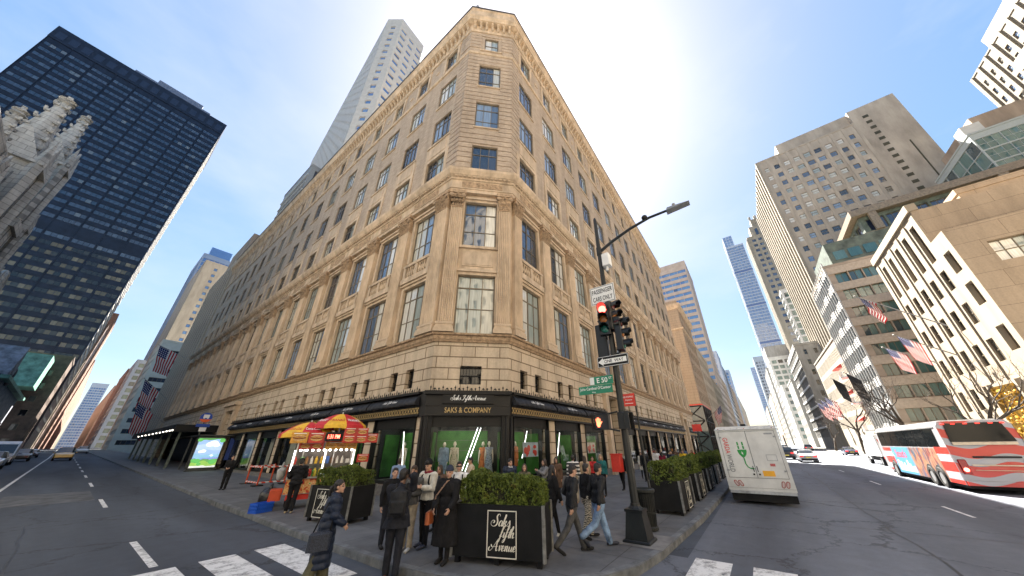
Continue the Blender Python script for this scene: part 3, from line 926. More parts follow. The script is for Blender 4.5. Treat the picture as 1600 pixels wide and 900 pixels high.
# pilasters: fluted shaft with base and leafy capital, one mesh each shared by the copies
def pilaster_meshes(w, dp):
    s = MB()
    prof = []
    nfl = 6
    h = w / 2
    prof.append((-h, 0)); prof.append((-h, -dp))
    fwid = w / (nfl + .6)
    for i in range(nfl):
        a = -h + fwid * .3 + i * fwid
        for t in (.12, .3, .5, .7, .88):
            prof.append((a + fwid * t, -dp + .055 * sin(pi * (t - .12) / .76)))
        prof.append((a + fwid, -dp))
    prof.append((h, -dp)); prof.append((h, 0))
    s.prism([(x, y, 8.75) for x, y in prof], (0, 0, 8.55))
    bs = MB()
    for z0, z1, e in ((8.15, 8.36, .16), (8.36, 8.5, .12), (8.5, 8.62, .07), (8.62, 8.76, .1)):
        bs.box(-h - e, h + e, -dp - e, 0, z0, z1)
    cp = MB()
    cp.box(-h - .03, h + .03, -dp - .03, 0, 17.3, 17.38)
    cp.prism([(-h, -dp, 17.38), (h, -dp, 17.38), (h + .12, -dp - .12, 18.45), (-h - .12, -dp - .12, 18.45)], (0, dp, 0))
    for row, (z, nn, sc) in enumerate(((17.42, 5, 1), (17.78, 4, 1.1))):
        for i in range(nn):
            x = -h + w * (i + .5) / nn
            y = -dp - .06 - row * .05
            cp.add([(x - .1 * sc, y + .05, z), (x + .1 * sc, y + .05, z), (x + .12 * sc, y - .03, z + .28), (x - .12 * sc, y - .03, z + .28),
                    (x - .07, y - .13, z + .4), (x + .07, y - .13, z + .4), (x, y - .15, z + .33), (x, y - .02, z)],
                   [(0, 7, 2, 3), (7, 1, 2, 7), (3, 2, 5, 4), (4, 5, 6), (0, 1, 2, 3)])
    for sx in (-1, 1):
        cp.M = Matrix.Translation((sx * (h + .02), -dp - .1, 18.28)) @ Matrix.Rotation(pi / 2, 4, 'X')
        cp.lathe([(.02, -.08), (.17, -.08), (.17, .08), (.02, .08)], 10)
        cp.M = None
    cp.ell((0, -dp - .13, 18.38), (.1, .07, .12), 8, 6)
    cp.box(-h - .2, h + .2, -dp - .2, 0, 18.46, 18.72)
    return s.mesh('pilaster', [STONE]), bs.mesh('pilaster_base', [STONE]), cp.mesh('capital', [STONE_D])
pm_l, pm_r, pm_c = pilaster_meshes(1.22, .3), pilaster_meshes(1.1, .3), pilaster_meshes(.78, .3)
def pilaster(F, u, ms):
    o = put('pilaster', ms[0], store, Vector(F.p(u, 0, 0)) - SL, F.th)
    put('base', ms[1], o); put('capital', ms[2], o)
for k in range(17):
    pilaster(FL, LB[k] - 2.325, pm_l)
for k in range(13):
    pilaster(FR, RB[k] + 2.185, pm_r)
pilaster(FR, .62, pm_c); pilaster(FL, YE - CL[1] - .66, pm_l); pilaster(FC, .42, pm_c); pilaster(FC, cw - .42, pm_c)
# balustrades before the third floor windows
bm = MB()
for s in (-1, 1):
    for i in range(4):
        bm.lathe([(.05, 0), (.09, .05), (.05, .12), (.1, .28), (.11, .38), (.06, .62), (.05, .72), (.09, .8), (.09, .86)], 8, (s * (.27 + i * .25), -.12, 12.93))
    bm.box(s * 1.3 - .14, s * 1.3 + .14, -.24, -.0, 12.9, 13.8)
bm.box(-.13, .13, -.24, 0, 12.9, 13.8)
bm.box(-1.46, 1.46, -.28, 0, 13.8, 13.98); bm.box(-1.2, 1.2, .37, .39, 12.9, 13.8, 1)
bme = bm.mesh('balustrade', [STONE, mat('recess_shade_stone', (.2, .155, .11), .9)], False)  # back of the recess darkened to stand for shade between the balusters
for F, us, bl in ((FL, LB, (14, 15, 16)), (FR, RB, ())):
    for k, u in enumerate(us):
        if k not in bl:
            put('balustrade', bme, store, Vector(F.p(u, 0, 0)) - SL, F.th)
place_windows(store, spots, 100)
place_windows(store, dark_spots, 60, 'grilled_window', BLACK_IRON, PANE_DARK)
# portals of stone
VEST = mat('dark_vestibule', (.05, .035, .025), .6)
for F, u, h in ((FL, LB[LP], 1.35), (FR, RB[3], 1.3), (FR, RB[11], 1.3)):
    pt = MB()
    for sg in (-1, 1):
        pt.fbox(F, u + sg * (h + .35) - .34, u + sg * (h + .35) + .34, -.1, .34, .15, 6.35)
    pt.fbox(F, u - h - .8, u + h + .8, -.1, .4, 6.35, 6.85); pt.fbox(F, u - h - 1.0, u + h + 1.0, -.1, .62, 6.85, 7.1)
    pt.fbox(F, u - h - .9, u + h + .9, -.1, .5, 7.1, 7.25)
    pt.fbox(F, u - h, u + h, -1.4, -1.3, .15, 6.35, 1)
    po = sbuild(pt, 'portal', [STONE, VEST])
    for sg in (-.62, .62):
        dm = MB()
        for a, e in ((-.55, -.47), (.47, .55)):
            dm.fbox(F, u + sg + a, u + sg + e, -1.28, -1.2, .15, 2.6)
        for zz in (.15, 1.05, 2.5):
            dm.fbox(F, u + sg - .47, u + sg + .47, -1.28, -1.2, zz, zz + .1)
        dm.build('entrance_door', [GILT], po)
# shop fronts -------------------------------------------------------------
def shop_meshes(w):
    h = w / 2
    f, g = MB(), MB()
    for s in (-1, 1):
        f.box(s * h - .13, s * h + .13, -.10, .16, SH0, SH1)
        f.tube([(s * (h - .1), -.13, SH0), (s * (h - .1), -.13, SH1)], .035, 8)
    f.box(-h + .13, h - .13, -.06, .14, SH0, SH0 + .16)
    f.box(-h + .13, h - .13, -.02, .10, 3.28, SH1)
    f.box(-h + .13, h - .13, -.06, .12, 3.22, 3.28)
    g.quad((-h + .1, .04, SH0 + .1), (h - .1, .04, SH0 + .1), (h - .1, .04, 3.3), (-h + .1, .04, 3.3))
    return f.mesh('shop_window', [BLACK]), g.mesh('shop_pane', [SHOP_GLASS])
sm_l, sm_r, sm_c = shop_meshes(3.99), shop_meshes(3.71), shop_meshes(cw - .44)
AWN = mat('black_awning_canvas', (.008, .009, .014), .6, var=.25, vs=6, bump=.6, bs=5)
def awning_meshes(w):
    h = w / 2
    a, t = MB(), MB()
    n = 24
    vs, fs = [], []
    rows = [(-.12, 4.80), (-.30, 4.66), (-.46, 4.44), (-.48, 4.30), (-.44, 4.26)]
    for i in range(n + 1):
        x = -h + w * i / n
        sag = .035 * sin(i * 2.3) + .02 * sin(i * 5.1)
        for j, (y, z) in enumerate(rows):
            vs.append((x + .12 * j * (0 if i in (0, n) else sin(i * 1.7)) * .3, y - sag * (j > 0), z - abs(sag) * .6 * (1 <= j <= 2)))
    k = len(rows)
    for i in range(n):
        for j in range(k - 1):
            fs.append((i * k + j, i * k + j + 1, (i + 1) * k + j + 1, (i + 1) * k + j))
    a.add(vs, fs)
    for s in (-1, 1):
        a.add([(s * h, y, z) for y, z in rows] + [(s * h, -.1, 4.28)], [(0, 1, 2, 3, 4, 5)])
    L = script_text(MB(), 'Saks Fifth Avenue', (0, 0, 0), (1, 0, 0), (0, 0, 1), .085)
    U = Vector((1, 0, 0)); V = Vector((0, -.30, .24)).normalized() * -1
    script_text(t, 'Saks Fifth Avenue', (-L / 2, -.44, 4.48), (1, 0, 0), (0, .58, .81), .085, 0, .16, nrm=(0, -.81, .58), th=.03)
    return a.mesh('awning', [AWN], True), t.mesh('lettering', [WHITE_TXT])
aw_l, aw_r = awning_meshes(4.5), awning_meshes(4.25)
def lattice_meshes(w):
    h = w / 2
    a = MB()
    a.box(-h, h, -.2, 0, 3.8, 4.22)
    n = int(w / .24)
    for i in range(n):
        x = -h + (i + .5) * w / n
        for dx, dz, r in ((0, 0, .06), (-.07, .11, .04), (.07, .11, .04), (-.07, -.11, .04), (.07, -.11, .04)):
            a.cbox((x + dx, -.205, 4.01 + dz), (r * 2, .03, r * 2), 1)
    a.box(-h, h, -.26, -.0, 3.74, 3.8); a.box(-h, h, -.26, 0, 4.22, 4.27)
    return a.mesh('gilded_lattice', [BLACK_IRON, GILT])
lt_l, lt_r = lattice_meshes(4.65), lattice_meshes(4.37)
def cresting_meshes(w):
    a = MB()
    h = w / 2
    a.box(-h, h, -.34, .0, 4.82, 4.94)
    n = int(w / .2)
    for i in range(n):
        x = -h + (i + .5) * w / n
        t = .30 if i % 3 == 0 else .19
        a.tube([(x, -.25, 4.94), (x, -.25, 4.94 + t * .6), (x, -.25, 4.94 + t)], [.018, .026, .004], 5)
        a.ell((x, -.25, 4.94 + t * .62), (.05, .02, .045), 6, 4)
        if i % 3 == 1:
            a.tube([(x - .09, -.25, 4.96), (x - .05, -.25, 5.06), (x + .05, -.25, 5.06), (x + .09, -.25, 4.96)], .014, 4)
    return a.mesh('iron_cresting', [BLACK_IRON])
cr_l, cr_r = cresting_meshes(4.65), cresting_meshes(4.37)
GREEN_BK = mat('green_backdrop', (.05, .19, .03), .6, var=.35, vs=1.2, col2=(.018, .075, .012))
PALE_BK = mat('pale_blind', (.42, .40, .36), .8, var=.1)
DARK_BK = mat('dark_interior', (.02, .02, .02), .8)
MIRR = mat('grey_drape', (.25, .24, .22), .7, var=.3, vs=4)
DISP_L = lamp_mat('display_lamp', (1, .97, .9), 5)
def interior_meshes(w, style):
    h = w / 2
    a = MB()
    a.quad((-h, 1.7, SH0), (h, 1.7, SH0), (h, 1.7, 3.7), (-h, 1.7, 3.7), 0)
    a.quad((-h, .25, SH0), (-h, 1.7, SH0), (-h, 1.7, 3.7), (-h, .25, 3.7), 0)
    a.quad((h, .25, SH0), (h, 1.7, SH0), (h, 1.7, 3.7), (h, .25, 3.7), 0)
    a.quad((-h, .2, SH0 + .1), (h, .2, SH0 + .1), (h, 1.7, SH0 + .1), (-h, 1.7, SH0 + .1), 1)
    a.quad((-h, .2, 3.6), (h, .2, 3.6), (h, 1.7, 3.6), (-h, 1.7, 3.6), 1)
    if style == 'green':
        a.box(-h + .1, h - .1, 1.55, 1.66, SH0 + .2, 3.1, 2)
        a.box(-h + .06, -h + .14, .5, 1.4, SH0 + .2, 3.0, 2); a.box(h - .14, h - .06, .5, 1.4, SH0 + .2, 3.0, 2)
        for i in range(5):
            a.box(-h + .1, h - .1, 1.53, 1.56, SH0 + .5 + i * .5, SH0 + .515 + i * .5, 1)
        a.prism([(.1, 1.5, SH0 + .1), (h - .2, 1.5, SH0 + .1), (h - .25, 1.5, 1.5), (h - .9, 1.5, 1.8), (.35, 1.5, 1.3)], (0, .04, 0), 2)
    elif style == 'pale':
        a.box(-h + .25, h * .25, .55, .6, SH0 + .15, 3.2, 2)
    if style == 'green': a.box(-h * .8, h * .8, .5, .62, 3.5, 3.56, 3)
    return a.mesh('display_backdrop', [DARK_BK, mat('display_floor', (.12, .12, .11), .5), GREEN_BK if style == 'green' else PALE_BK, DISP_L])
ig_l, ig_r, ip_l, ip_r = interior_meshes(3.8, 'green'), interior_meshes(3.5, 'green'), interior_meshes(3.8, 'pale'), interior_meshes(3.5, 'pale')
TUBE = lamp_mat('white_light_tube', (1, .98, .95), 2.5)
def shop(F, u, frame, inter, awn, lat, cre):
    P = Vector(F.p(u, 0, 0)) - SL
    if frame:
        o = put('shop_window', frame[0], store, Vector(F.p(u, -.12, 0)) - SL, F.th); put('pane', frame[1], o)
        put('display_backdrop', inter, o, (0, .12, 0))
    if awn:
        a = put('awning', awn[0], store, P, F.th); put('lettering', awn[1], a)
    put('gilded_lattice', lat, store, P, F.th); put('iron_cresting', cre, store, P, F.th)
for k, u in enumerate(LB):
    if k != LP and k < 8:
        shop(FL, u, sm_l, ig_l if k < 2 else ip_l, aw_l, lt_l, cr_l)
for k, u in enumerate(RB):
    if k not in RP:
        shop(FR, u, sm_r, ig_r if k < 3 else ip_r, aw_r, lt_r, cr_r)
# the shop front on the cut corner: sign board, bigger display
sc_o = put('shop_window', sm_c[0], store, Vector(FC.p(cu, .02, 0)) - SL, FC.th); put('pane', sm_c[1], sc_o)
put('display_backdrop', interior_meshes(cw - .6, 'green'), sc_o, (0, .12, 0))
b = MB(); b.box(-cw / 2 + .1, cw / 2 - .1, -.26, 0, 3.8, 4.2); b.box(-cw / 2, cw / 2, -.32, 0, 3.74, 3.8); b.box(-cw / 2, cw / 2, -.3, 0, 4.2, 4.26)
text(b, 'SAKS & COMPANY', (0, -.268, 4.0), (1, 0, 0), (0, 0, 1), 2.35, .26, 1)
put('name_board', b.mesh('name_board', [BLACK_IRON, GILT]), store, Vector(FC.p(cu, 0, 0)) - SL, FC.th)
b = MB(); b.box(-1.3, 1.3, -.4, -.1, 4.3, 4.74); b.box(-cw / 2 - .15, cw / 2 + .15, -.44, 0, 4.76, 4.94)
L_ = script_text(MB(), 'Saks Fifth Avenue', (0, 0, 0), (1, 0, 0), (0, 0, 1), .115)
script_text(b, 'Saks Fifth Avenue', (-L_ / 2, -.402, 4.47), (1, 0, 0), (0, 0, 1), .115, 1, .15)
put('corner_fascia', b.mesh('corner_fascia', [BLACK, WHITE_TXT]), store, Vector(FC.p(cu, 0, 0)) - SL, FC.th)
for F_, u_ in ((FC, .1), (FC, cw - .1), (FL, YE - CL[1] - .14), (FR, .14)):
    b = MB(); b.fbox(F_, u_ - .15, u_ + .15, -.05, .1, .6, 3.74); b.tube([F_.p(u_, .12, .6), F_.p(u_, .12, 3.74)], .05, 8)
    sbuild(b, 'corner_post', [BLACK_IRON])
put('iron_cresting', cresting_meshes(cw), store, Vector(FC.p(cu, 0, 0)) - SL, FC.th)
b = MB(); b.sweep([(10.2, 13.9), CL, CR, (13.6, 10.43)], [(.0, 3.7), (.18, 3.7), (.18, 4.96), (.0, 4.96)]); sbuild(b, 'iron_backing', [BLACK_IRON])
# plinth under the shop windows
c = MB()
for F, u0, u1 in ((FL, LB[LP - 1] - 2.3, YE - CL[1]), (FC, 0, cw), (FR, 0, RB[3] - 1.9), (FR, RB[3] + 1.9, XE - CR[0])):
    c.fbox(F, u0, u1, -.1, .1, .14, .6)
sbuild(c, 'plinth', [mat('grey_granite', (.16, .155, .15), .6, var=.2, vs=9)])
# marquee over the side entrance with its row of bulbs and slim green-grey posts
c = MB(); c.fbox(FL, CANOPY[0], CANOPY[1], 0, 3.6, 4.2, 4.95)
c.fbox(FL, CANOPY[0] + .4, CANOPY[1] - .4, -1.5, -1.4, .15, 4.1)
mq = sbuild(c, 'marquee', [BLACK])
c = MB()
for i in range(11):
    u = CANOPY[1] - .8 - i * (1.5 + .12 * i)
    c.ell(FL.p(u, 3.63, 4.36), (.065, .065, .065), 8, 6)
c.build('bulb_row', [lamp_mat('marquee_bulb', (1, .93, .8), 3)], mq)
for i in range(7):
    c = MB(); u = CANOPY[1] - .5 - i * 5.6
    c.fbox(FL, u - .1, u + .1, 2.9, 3.1, .15, 4.2)
    sbuild(c, 'marquee_post', [mat('verdigris_post', (.10, .12, .095), .6, var=.3)])
# rooftop plant and a corner lamp
c = MB(); c.box(22, 40, 60, 90, 43.2, 50); c.box(13, 22, 76, 92, 43.2, 48.5); c.box(24, 30, 64, 70, 50, 53)
sbuild(c, 'roof_plant_room', [mat('roof_dark', (.10, .105, .11), .8, var=.3, vs=.8, bump=.5, bs=3)])
c = MB(); c.tube([(10.6, 13.2, 45.2), (10.6, 13.2, 46.6)], .04, 6); c.ell((10.5, 13.3, 46.8), (.22, .22, .26), 10, 8)
sbuild(c, 'roof_floodlight', [GREY])
# ------------------------------------------------------------------ the other buildings
BEIGE = mat('beige_stone', (.40, .345, .275), .85, var=.12, vs=.5, bump=.2, bs=3, stretch=(1, 1, .2))
BROWN = mat('brown_stone', (.30, .235, .18), .85, var=.15, vs=.4, bump=.2, bs=3, stretch=(1, 1, .2))
PALE = mat('pale_stone', (.29, .26, .21), .85, var=.1, vs=.5, bump=.2, bs=3, stretch=(1, 1, .2))
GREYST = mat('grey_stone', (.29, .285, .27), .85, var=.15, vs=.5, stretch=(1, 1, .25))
REDBR = mat('red_brown_brick', (.21, .12, .085), .85, var=.15, vs=.6)
WHITEC = mat('white_concrete', (.52, .52, .50), .7, var=.06, vs=.6)
DARKM = mat('dark_bronze_cladding', (.020, .025, .042), .35, .4, var=.2, vs=.5)
STEELB = mat('blue_steel', (.30, .36, .46), .4, .5, var=.1)
COPPER = mat('green_copper', (.16, .34, .27), .6, .2, var=.25, vs=.8)
SLATE = mat('slate_roof', (.04, .05, .075), .6, var=.3, vs=2)
GLASS_T = pane_mat('teal_glass', [(0, (.05, .12, .12)), (.4, (.09, .17, .16)), (.7, (.14, .22, .2)), (.9, (.05, .08, .09))], ior=1.8)
GLASS_B = pane_mat('blue_glass', [(0, (.09, .19, .44)), (.35, (.11, .23, .48)), (.7, (.15, .27, .5)), (.93, (.06, .12, .26))], ior=1.9)
GLASS_N = pane_mat('night_glass', [(0, (.020, .027, .052)), (.3, (.040, .052, .088)), (.6, (.028, .038, .07)), (.85, (.065, .085, .125)), (.96, (.13, .145, .16))], ior=1.9)
GLASS_A = pane_mat('amber_reflection_glass', [(0, (.02, .018, .014)), (.25, (.14, .11, .06)), (.5, (.05, .045, .035)), (.7, (.22, .18, .11)), (.88, (.02, .02, .02))], ior=1.6)

def block(name, label, x0, x1, y0, y1, z1, wm, faces, pm=PANE_DARK, fm=BRONZE, parapet=.8, limit=70, z0=0, cat='building', group=None, cop=None, root=None, capm=None):
    """a rectangular building. faces: {side: dict(n, rows, w, h, z, dz, m, depth, cols)} gives real window openings"""
    root = root or thing(name, label, cat, ((x0 + x1) / 2, (y0 + y1) / 2, 0), 0, group)
    FC_ = {'nx': (Fac((x0, y1), -pi / 2), y1 - y0), 'ny': (Fac((x0, y0), 0), x1 - x0), 'py': (Fac((x1, y1), pi), x1 - x0), 'px': (Fac((x1, y0), pi / 2), y1 - y0)}
    wb = MB(); spots = []
    for k, (F, W) in FC_.items():
        sp = faces.get(k)
        holes = []
        for g in ([sp] if isinstance(sp, dict) else (sp or [])):
            m = g.get('m', 1.5); n, w_, h_ = g['n'], g['w'], g['h']
            a, e = g.get('a', m), g.get('e', W - m)
            key = win_meshes(name, w_, h_, g.get('cols', 2), g.get('rws', 2), fd=.12, fw=g.get('fw', .1), mw=g.get('mw', .07), fm=g.get('fm', fm), pm=g.get('pm', pm))
            for i in range(n):
                u = a + (e - a) * (i + .5) / n
                for j in range(g['rows']):
                    z = g['z'] + j * g['dz']
                    if z + h_ > z1 - .3: continue
                    holes.append((u - w_ / 2, u + w_ / 2, z, z + h_))
                    spots.append((F, u, z, g.get('depth', .3), key))
        if sp:
            wb.wall(F, W, z0, z1, holes, .45)
        else:
            wb.quad(F.p(0, 0, z0), F.p(W, 0, z0), F.p(W, 0, z1), F.p(0, 0, z1))
    wb.quad((x0, y0, z1 - .02), (x1, y0, z1 - .02), (x1, y1, z1 - .02), (x0, y1, z1 - .02))
    wb.build('wall', [wm], root, -root.location)
    if parapet:
        c = MB()
        P = [(x0, y1), (x0, y0), (x1, y0), (x1, y1), (x0, y1)]
        c.sweep([(x0, y1), (x0, y0), (x1, y0), (x1, y1)], [(-.3, z1 - .05), (.15, z1 - .05), (.18, z1 + parapet), (-.3, z1 + parapet)], 0, False if False else True)
        c.box(x0 - .1, x1 + .1, y1 - .3, y1 + .15, z1 - .04, z1 + parapet)
        c.build('parapet', [capm or wm], root, -root.location)
    place_windows(root, spots, limit, 'window', fm, pm)
    return root
def bpart(root, name, m, mb):
    return mb.build(name, m, root, -root.location)
def fins(root, side, x0, x1, y0, y1, z0, z1, n, w, d, m, name='fin'):
    F, W = {'nx': (Fac((x0, y1), -pi / 2), y1 - y0), 'ny': (Fac((x0, y0), 0), x1 - x0), 'py': (Fac((x1, y1), pi), x1 - x0), 'px': (Fac((x1, y0), pi / 2), y1 - y0)}[side]
    me = MB(); me.box(-w / 2, w / 2, -d, .02, 0, z1 - z0)
    me = me.mesh(name, [m])
    for i in range(n + 1):
        put(name, me, root, Vector(F.p(W * i / n, 0, z0)) - root.location, F.th)
def bands(root, side, x0, x1, y0, y1, zs, h, d, m, name='spandrel_band', u0=0, u1=None):
    F, W = {'nx': (Fac((x0, y1), -pi / 2), y1 - y0), 'ny': (Fac((x0, y0), 0), x1 - x0), 'py': (Fac((x1, y1), pi), x1 - x0), 'px': (Fac((x1, y0), pi / 2), y1 - y0)}[side]
    u1 = W if u1 is None else u1
    me = MB(); me.box(u0, u1, -d, .02, 0, h)
    me = me.mesh(name, [m])
    for z in zs:
        put(name, me, root, Vector(F.p(0, 0, z)) - root.location, F.th)

# --- Fifth-side west row: fronts at y = -20
# arcaded limestone block
lb = thing('limestone_building', 'sunlit limestone building with tall slots, flags and a lower shaded flank at far right', 'building', (50, -24, 0))
LIME = mat('bright_limestone', (.30, .25, .185), .85, var=.10, vs=.6, bump=.25, bs=6, stretch=(1, 1, .2))
LIME_S = masonry('tan_stone_slabs', (.34, .265, .19), (.315, .245, .175), (.2, .15, .105), 3.4, 1.6, .02, .3, .22)
wb = MB(); sp = []
FW = Fac((60, -20.0), pi)
wk = win_meshes('lb', 1.15, 2.1, 2, 2, fd=.12, fm=BRONZE, pm=PANE_DARK)
H = []
XS = [58.2, 55.6, 53.0, 50.4, 47.8]
for x in XS:
    for z in (5.2, 8.9, 12.6, 16.3):
        H.append((60 - x - .58, 60 - x + .58, z, z + 2.1)); sp.append((FW, 60 - x, z, .16, wk))
    H.append((60 - x - .58, 60 - x + .58, 19.6, 24.2))
wb.wall(FW, 60 - 46.2, 0, 25.4, H, .9)
for x in XS:
    u = 60 - x
    wb.quad(FW.p(u - .58, -.3, 19.6), FW.p(u + .58, -.3, 19.6), FW.p(u + .58, -.3, 24.2), FW.p(u - .58, -.3, 24.2), 2)
    wb.add([FW.p(u - .58, -.1, 24.21)] + [FW.p(u - .58 * cos(t), -.1, 23.5 + .68 * sin(t)) for t in np.linspace(0, pi / 2, 6)], [tuple(range(7))], 0); wb.add([FW.p(u + .58, -.1, 24.21)] + [FW.p(u + .58 * cos(t), -.1, 23.5 + .68 * sin(t)) for t in np.linspace(0, pi / 2, 6)], [tuple(range(7))], 0)
    arc = [FW.p(u - .58, -.05, 24.2 + .0)] + [FW.p(u + .58 * -cos(t), -.05, 23.6 + .6 * sin(t)) for t in np.linspace(.0, pi, 9)] + [FW.p(u + .58, -.05, 24.2)]
for a_, b_, d_ in ((46.2, 60, .0),):
    wb.box(46.2, 60, -45, -20.9, 0, 25.35, 1)
FW2 = Fac((46.2, -19.7), pi)
H2 = []
for z in (5.0, 9.3, 13.6, 17.0):
    H2.append((.9, 2.1, z, z + 2.2)); sp.append((FW2, 1.5, z, .4, win_meshes('lb2', 1.2, 2.2, 2, 2, fd=.12, pm=PANE_DARK)))
wb.wall(FW2, 2.9, 0, 21.0, H2, .6)
FS = Fac((43.3, -19.7), -pi / 2)
HS = [(1.9, 4.1, 16.8, 18.9), (6.5, 8.7, 16.8, 18.9), (1.9, 4.1, 11, 13.4), (6.5, 8.7, 11, 13.4)]
for a_, b_, c_, d_ in HS:
    sp.append((FS, (a_ + b_) / 2, c_, .3, win_meshes('lb3' + str(d_), b_ - a_, d_ - c_, 3, 2, fd=.12, pm=PANE)))
wb.wall(FS, 26, 0, 21.0, HS, .6, 1)
wb.quad((43.3, -45.7, 20.98), (46.3, -45.7, 20.98), (46.3, -19.7, 20.98), (43.3, -19.7, 20.98), 1)
wb.quad((46.2, -20.9, 21), (46.2, -20, 21), (46.2, -20, 25.4), (46.2, -20.9, 25.4), 1)
wb.quad((46.2, -20.9, 25.39), (60, -20.9, 25.39), (60, -20, 25.39), (46.2, -20, 25.39), 0)
wb.box(51, 75, -48, -26, 25.3, 28.3, 1)
bpart(lb, 'wall', [LIME, LIME_S, mat('slot_bronze', (.07, .05, .035), .6, var=.2)], wb)
c = MB(); c.box(46.1, 60.1, -20.6, -19.8, 25.42, 26.3)
bpart(lb, 'parapet', [LIME], c)
c = MB(); c.box(50.9, 75.1, -48.1, -25.9, 28.32, 29.0)
bpart(lb, 'upper_parapet', [LIME_S], c)
for k_, x in enumerate(np.linspace(46.6, 59.6, 6)):
    c = MB(); c.box(x - .42, x + .42, -20.0, -19.88, 3.5, 24.9); bpart(lb, 'pier', [LIME], c)
place_windows(lb, sp, 100, 'window', BRONZE, PANE_DARK)
c = MB(); c.box(47.0, 51.6, -19.98, -19.5, 1.2, 7.2)
rnd = random.Random(3)
gp = bpart(lb, 'doorway_frame', [LIME], c)
c = MB(); c.box(47.4, 51.2, -19.52, -19.4, 1.5, 6.9)
for i in range(90):
    x, z = rnd.uniform(47.6, 51.0), rnd.uniform(1.7, 6.7)
    c.ell((x, -19.4, z), (rnd.uniform(.08, .3), rnd.uniform(.06, .16), rnd.uniform(.08, .35)), 7, 5)
bpart(lb, 'gold_relief_panel', [mat('gold_leaf', (.62, .36, .06), .3, .9, var=.4, vs=3)], c)
# dark copper-roofed wing behind it
r = block('dark_glass_wing', 'dark glazed block with flat bronze roof slabs above the limestone parapet', 100, 124, -80, -35, 54.5, mat('verdigris_panel', (.10, .125, .10), .6, var=.3, vs=.7),
          {'nx': dict(n=12, rows=8, w=3.2, h=3.3, z=18, dz=4.6, m=.8, cols=3, rws=1, pm=GLASS_N), 'py': dict(n=5, rows=8, w=3, h=3.3, z=18, dz=4.6, m=1, cols=3, rws=1, pm=GLASS_N)}, pm=GLASS_N, parapet=0)
c = MB(); c.box(98.5, 125, -81, -33.6, 54.6, 56.4); bpart(r, 'roof_slab', [mat('bronze_slab', (.24, .19, .14), .5, .2, var=.2)], c)
c = MB(); c.box(99.2, 124.5, -80.5, -34.4, 48.6, 49.6); bpart(r, 'lower_slab', [MATS['bronze_slab']], c)
for i in range(3):
    c = MB(); c.box(98.6, 99.4, -78 + i * 20, -76.6 + i * 20, 49.6, 54.6); bpart(r, 'roof_post', [MATS['bronze_slab']], c)
# banded building with white fins on the street front
r = block('banded_office_building', 'tan banded office building with black and white finned sunlit street front', 80.6, 97, -40, -20, 35.2, mat('tan_granite', (.33, .265, .205), .6, var=.1, vs=.6),
          {'nx': [dict(n=9, rows=8, w=1.85, h=2.15, z=5.2, dz=3.75, m=.9, cols=2, rws=1, pm=GLASS_T)]}, fm=BRONZE, pm=PANE_DARK, parapet=.5, limit=60)
bands(r, 'nx', 80.6, 97, -40, -20, [4.0 + i * 3.75 - .45 for i in range(9)], 1.55, .22, mat('pale_tan_granite', (.42, .35, .275), .6, var=.1))
c = MB()
for j in range(8):
    c.box(81.2, 96.6, -20.05, -19.98, 5.2 + j * 3.75, 7.7 + j * 3.75)
for j in range(8):
    g = MB(); g.box(80.9, 96.8, -20.02, -19.94, 5.1 + j * 3.75, 7.6 + j * 3.75); bpart(r, 'ribbon_window', [mat('black_ribbon_glass', (.01, .012, .014), .06, var=0, spec=.8)], g)
for u0, u1 in ((13.2, 16.3), (6.6, 9.8)):  # white bays stand for bright reflections, painted into the spandrel colour
    bands(r, 'py', 80.6, 97, -40, -20, [3.9 + i * 3.75 for i in range(9)], 1.5, .12, WHITEC, 'glare_spandrel', u0, u1)
for u0, u1 in ((9.9, 13.1), (.1, 6.5)):
    bands(r, 'py', 80.6, 97, -40, -20, [3.9 + i * 3.75 for i in range(9)], 1.2, .06, GREYST, 'grey_spandrel', u0, u1)
fins(r, 'py', 80.6, 97, -40, -20, 3.5, 36.5, 10, .09, .24, WHITEC, 'white_fin')
c = MB(); c.box(82.5, 96.5, -39, -22, 35.2, 41.5); bpart(r, 'roof_storey', [mat('verdigris_panel', (.1, .125, .1))], c)
for i in range(6):
    c = MB(); c.box(82.4, 82.52, -24.6 - i * 2.3, -22.8 - i * 2.3, 37.2, 39.2); bpart(r, 'roof_window', [GLASS_T], c)
# slim slotted pale block beyond
r = block('slotted_pale_building', 'low pale sunlit building with rows of narrow vertical slots beyond the banded offices', 98, 132, -30, -20.2, 24.6, PALE,
          {'py': dict(n=26, rows=5, w=.55, h=2.5, z=5.6, dz=3.7, m=1, cols=1, rws=1)}, parapet=.4, limit=80)
for i in range(3):
    c = MB(); z = 18.5 - i * 5.6
    c.prism([(97.2, -19.2, z), (97.2, -17.9, z - .9), (97.2, -19.2, z - .9)], (4.2, 0, 0)); bpart(r, 'red_awning', [RED], c)
    c = MB(); c.box(97.2, 101.4, -20.0, -18.8, z - 3.0, z - 2.7)
    for k_ in range(9): c.box(97.3 + k_ * .5, 97.36 + k_ * .5, -18.86, -18.8, z - 2.7, z - 1.6)
    bpart(r, 'balcony', [WHITE], c)
# grey stone block with few windows
r = block('grey_stone_building', 'plain grey stone block with two rows of small windows and a white glazed street edge', 156, 190, -44, -20.2, 37, GREYST,
          {'nx': [dict(n=7, rows=8, w=1.0, h=1.9, z=6, dz=3.9, m=1.2, cols=1, rws=2)], 'py': dict(n=9, rows=9, w=2.6, h=2.9, z=4, dz=3.6, m=1, cols=2, rws=1, pm=GLASS_T)}, limit=80)
c = MB()
for j in range(9): c.box(155.9, 190, -20.25, -20.0, 6.9 + j * 3.6, 7.7 + j * 3.6)
for j in range(9):
    g = MB(); g.box(155.8, 190, -20.2, -19.9, 6.95 + j * 3.6, 7.55 + j * 3.6); bpart(r, 'white_floor_edge', [WHITE], g)
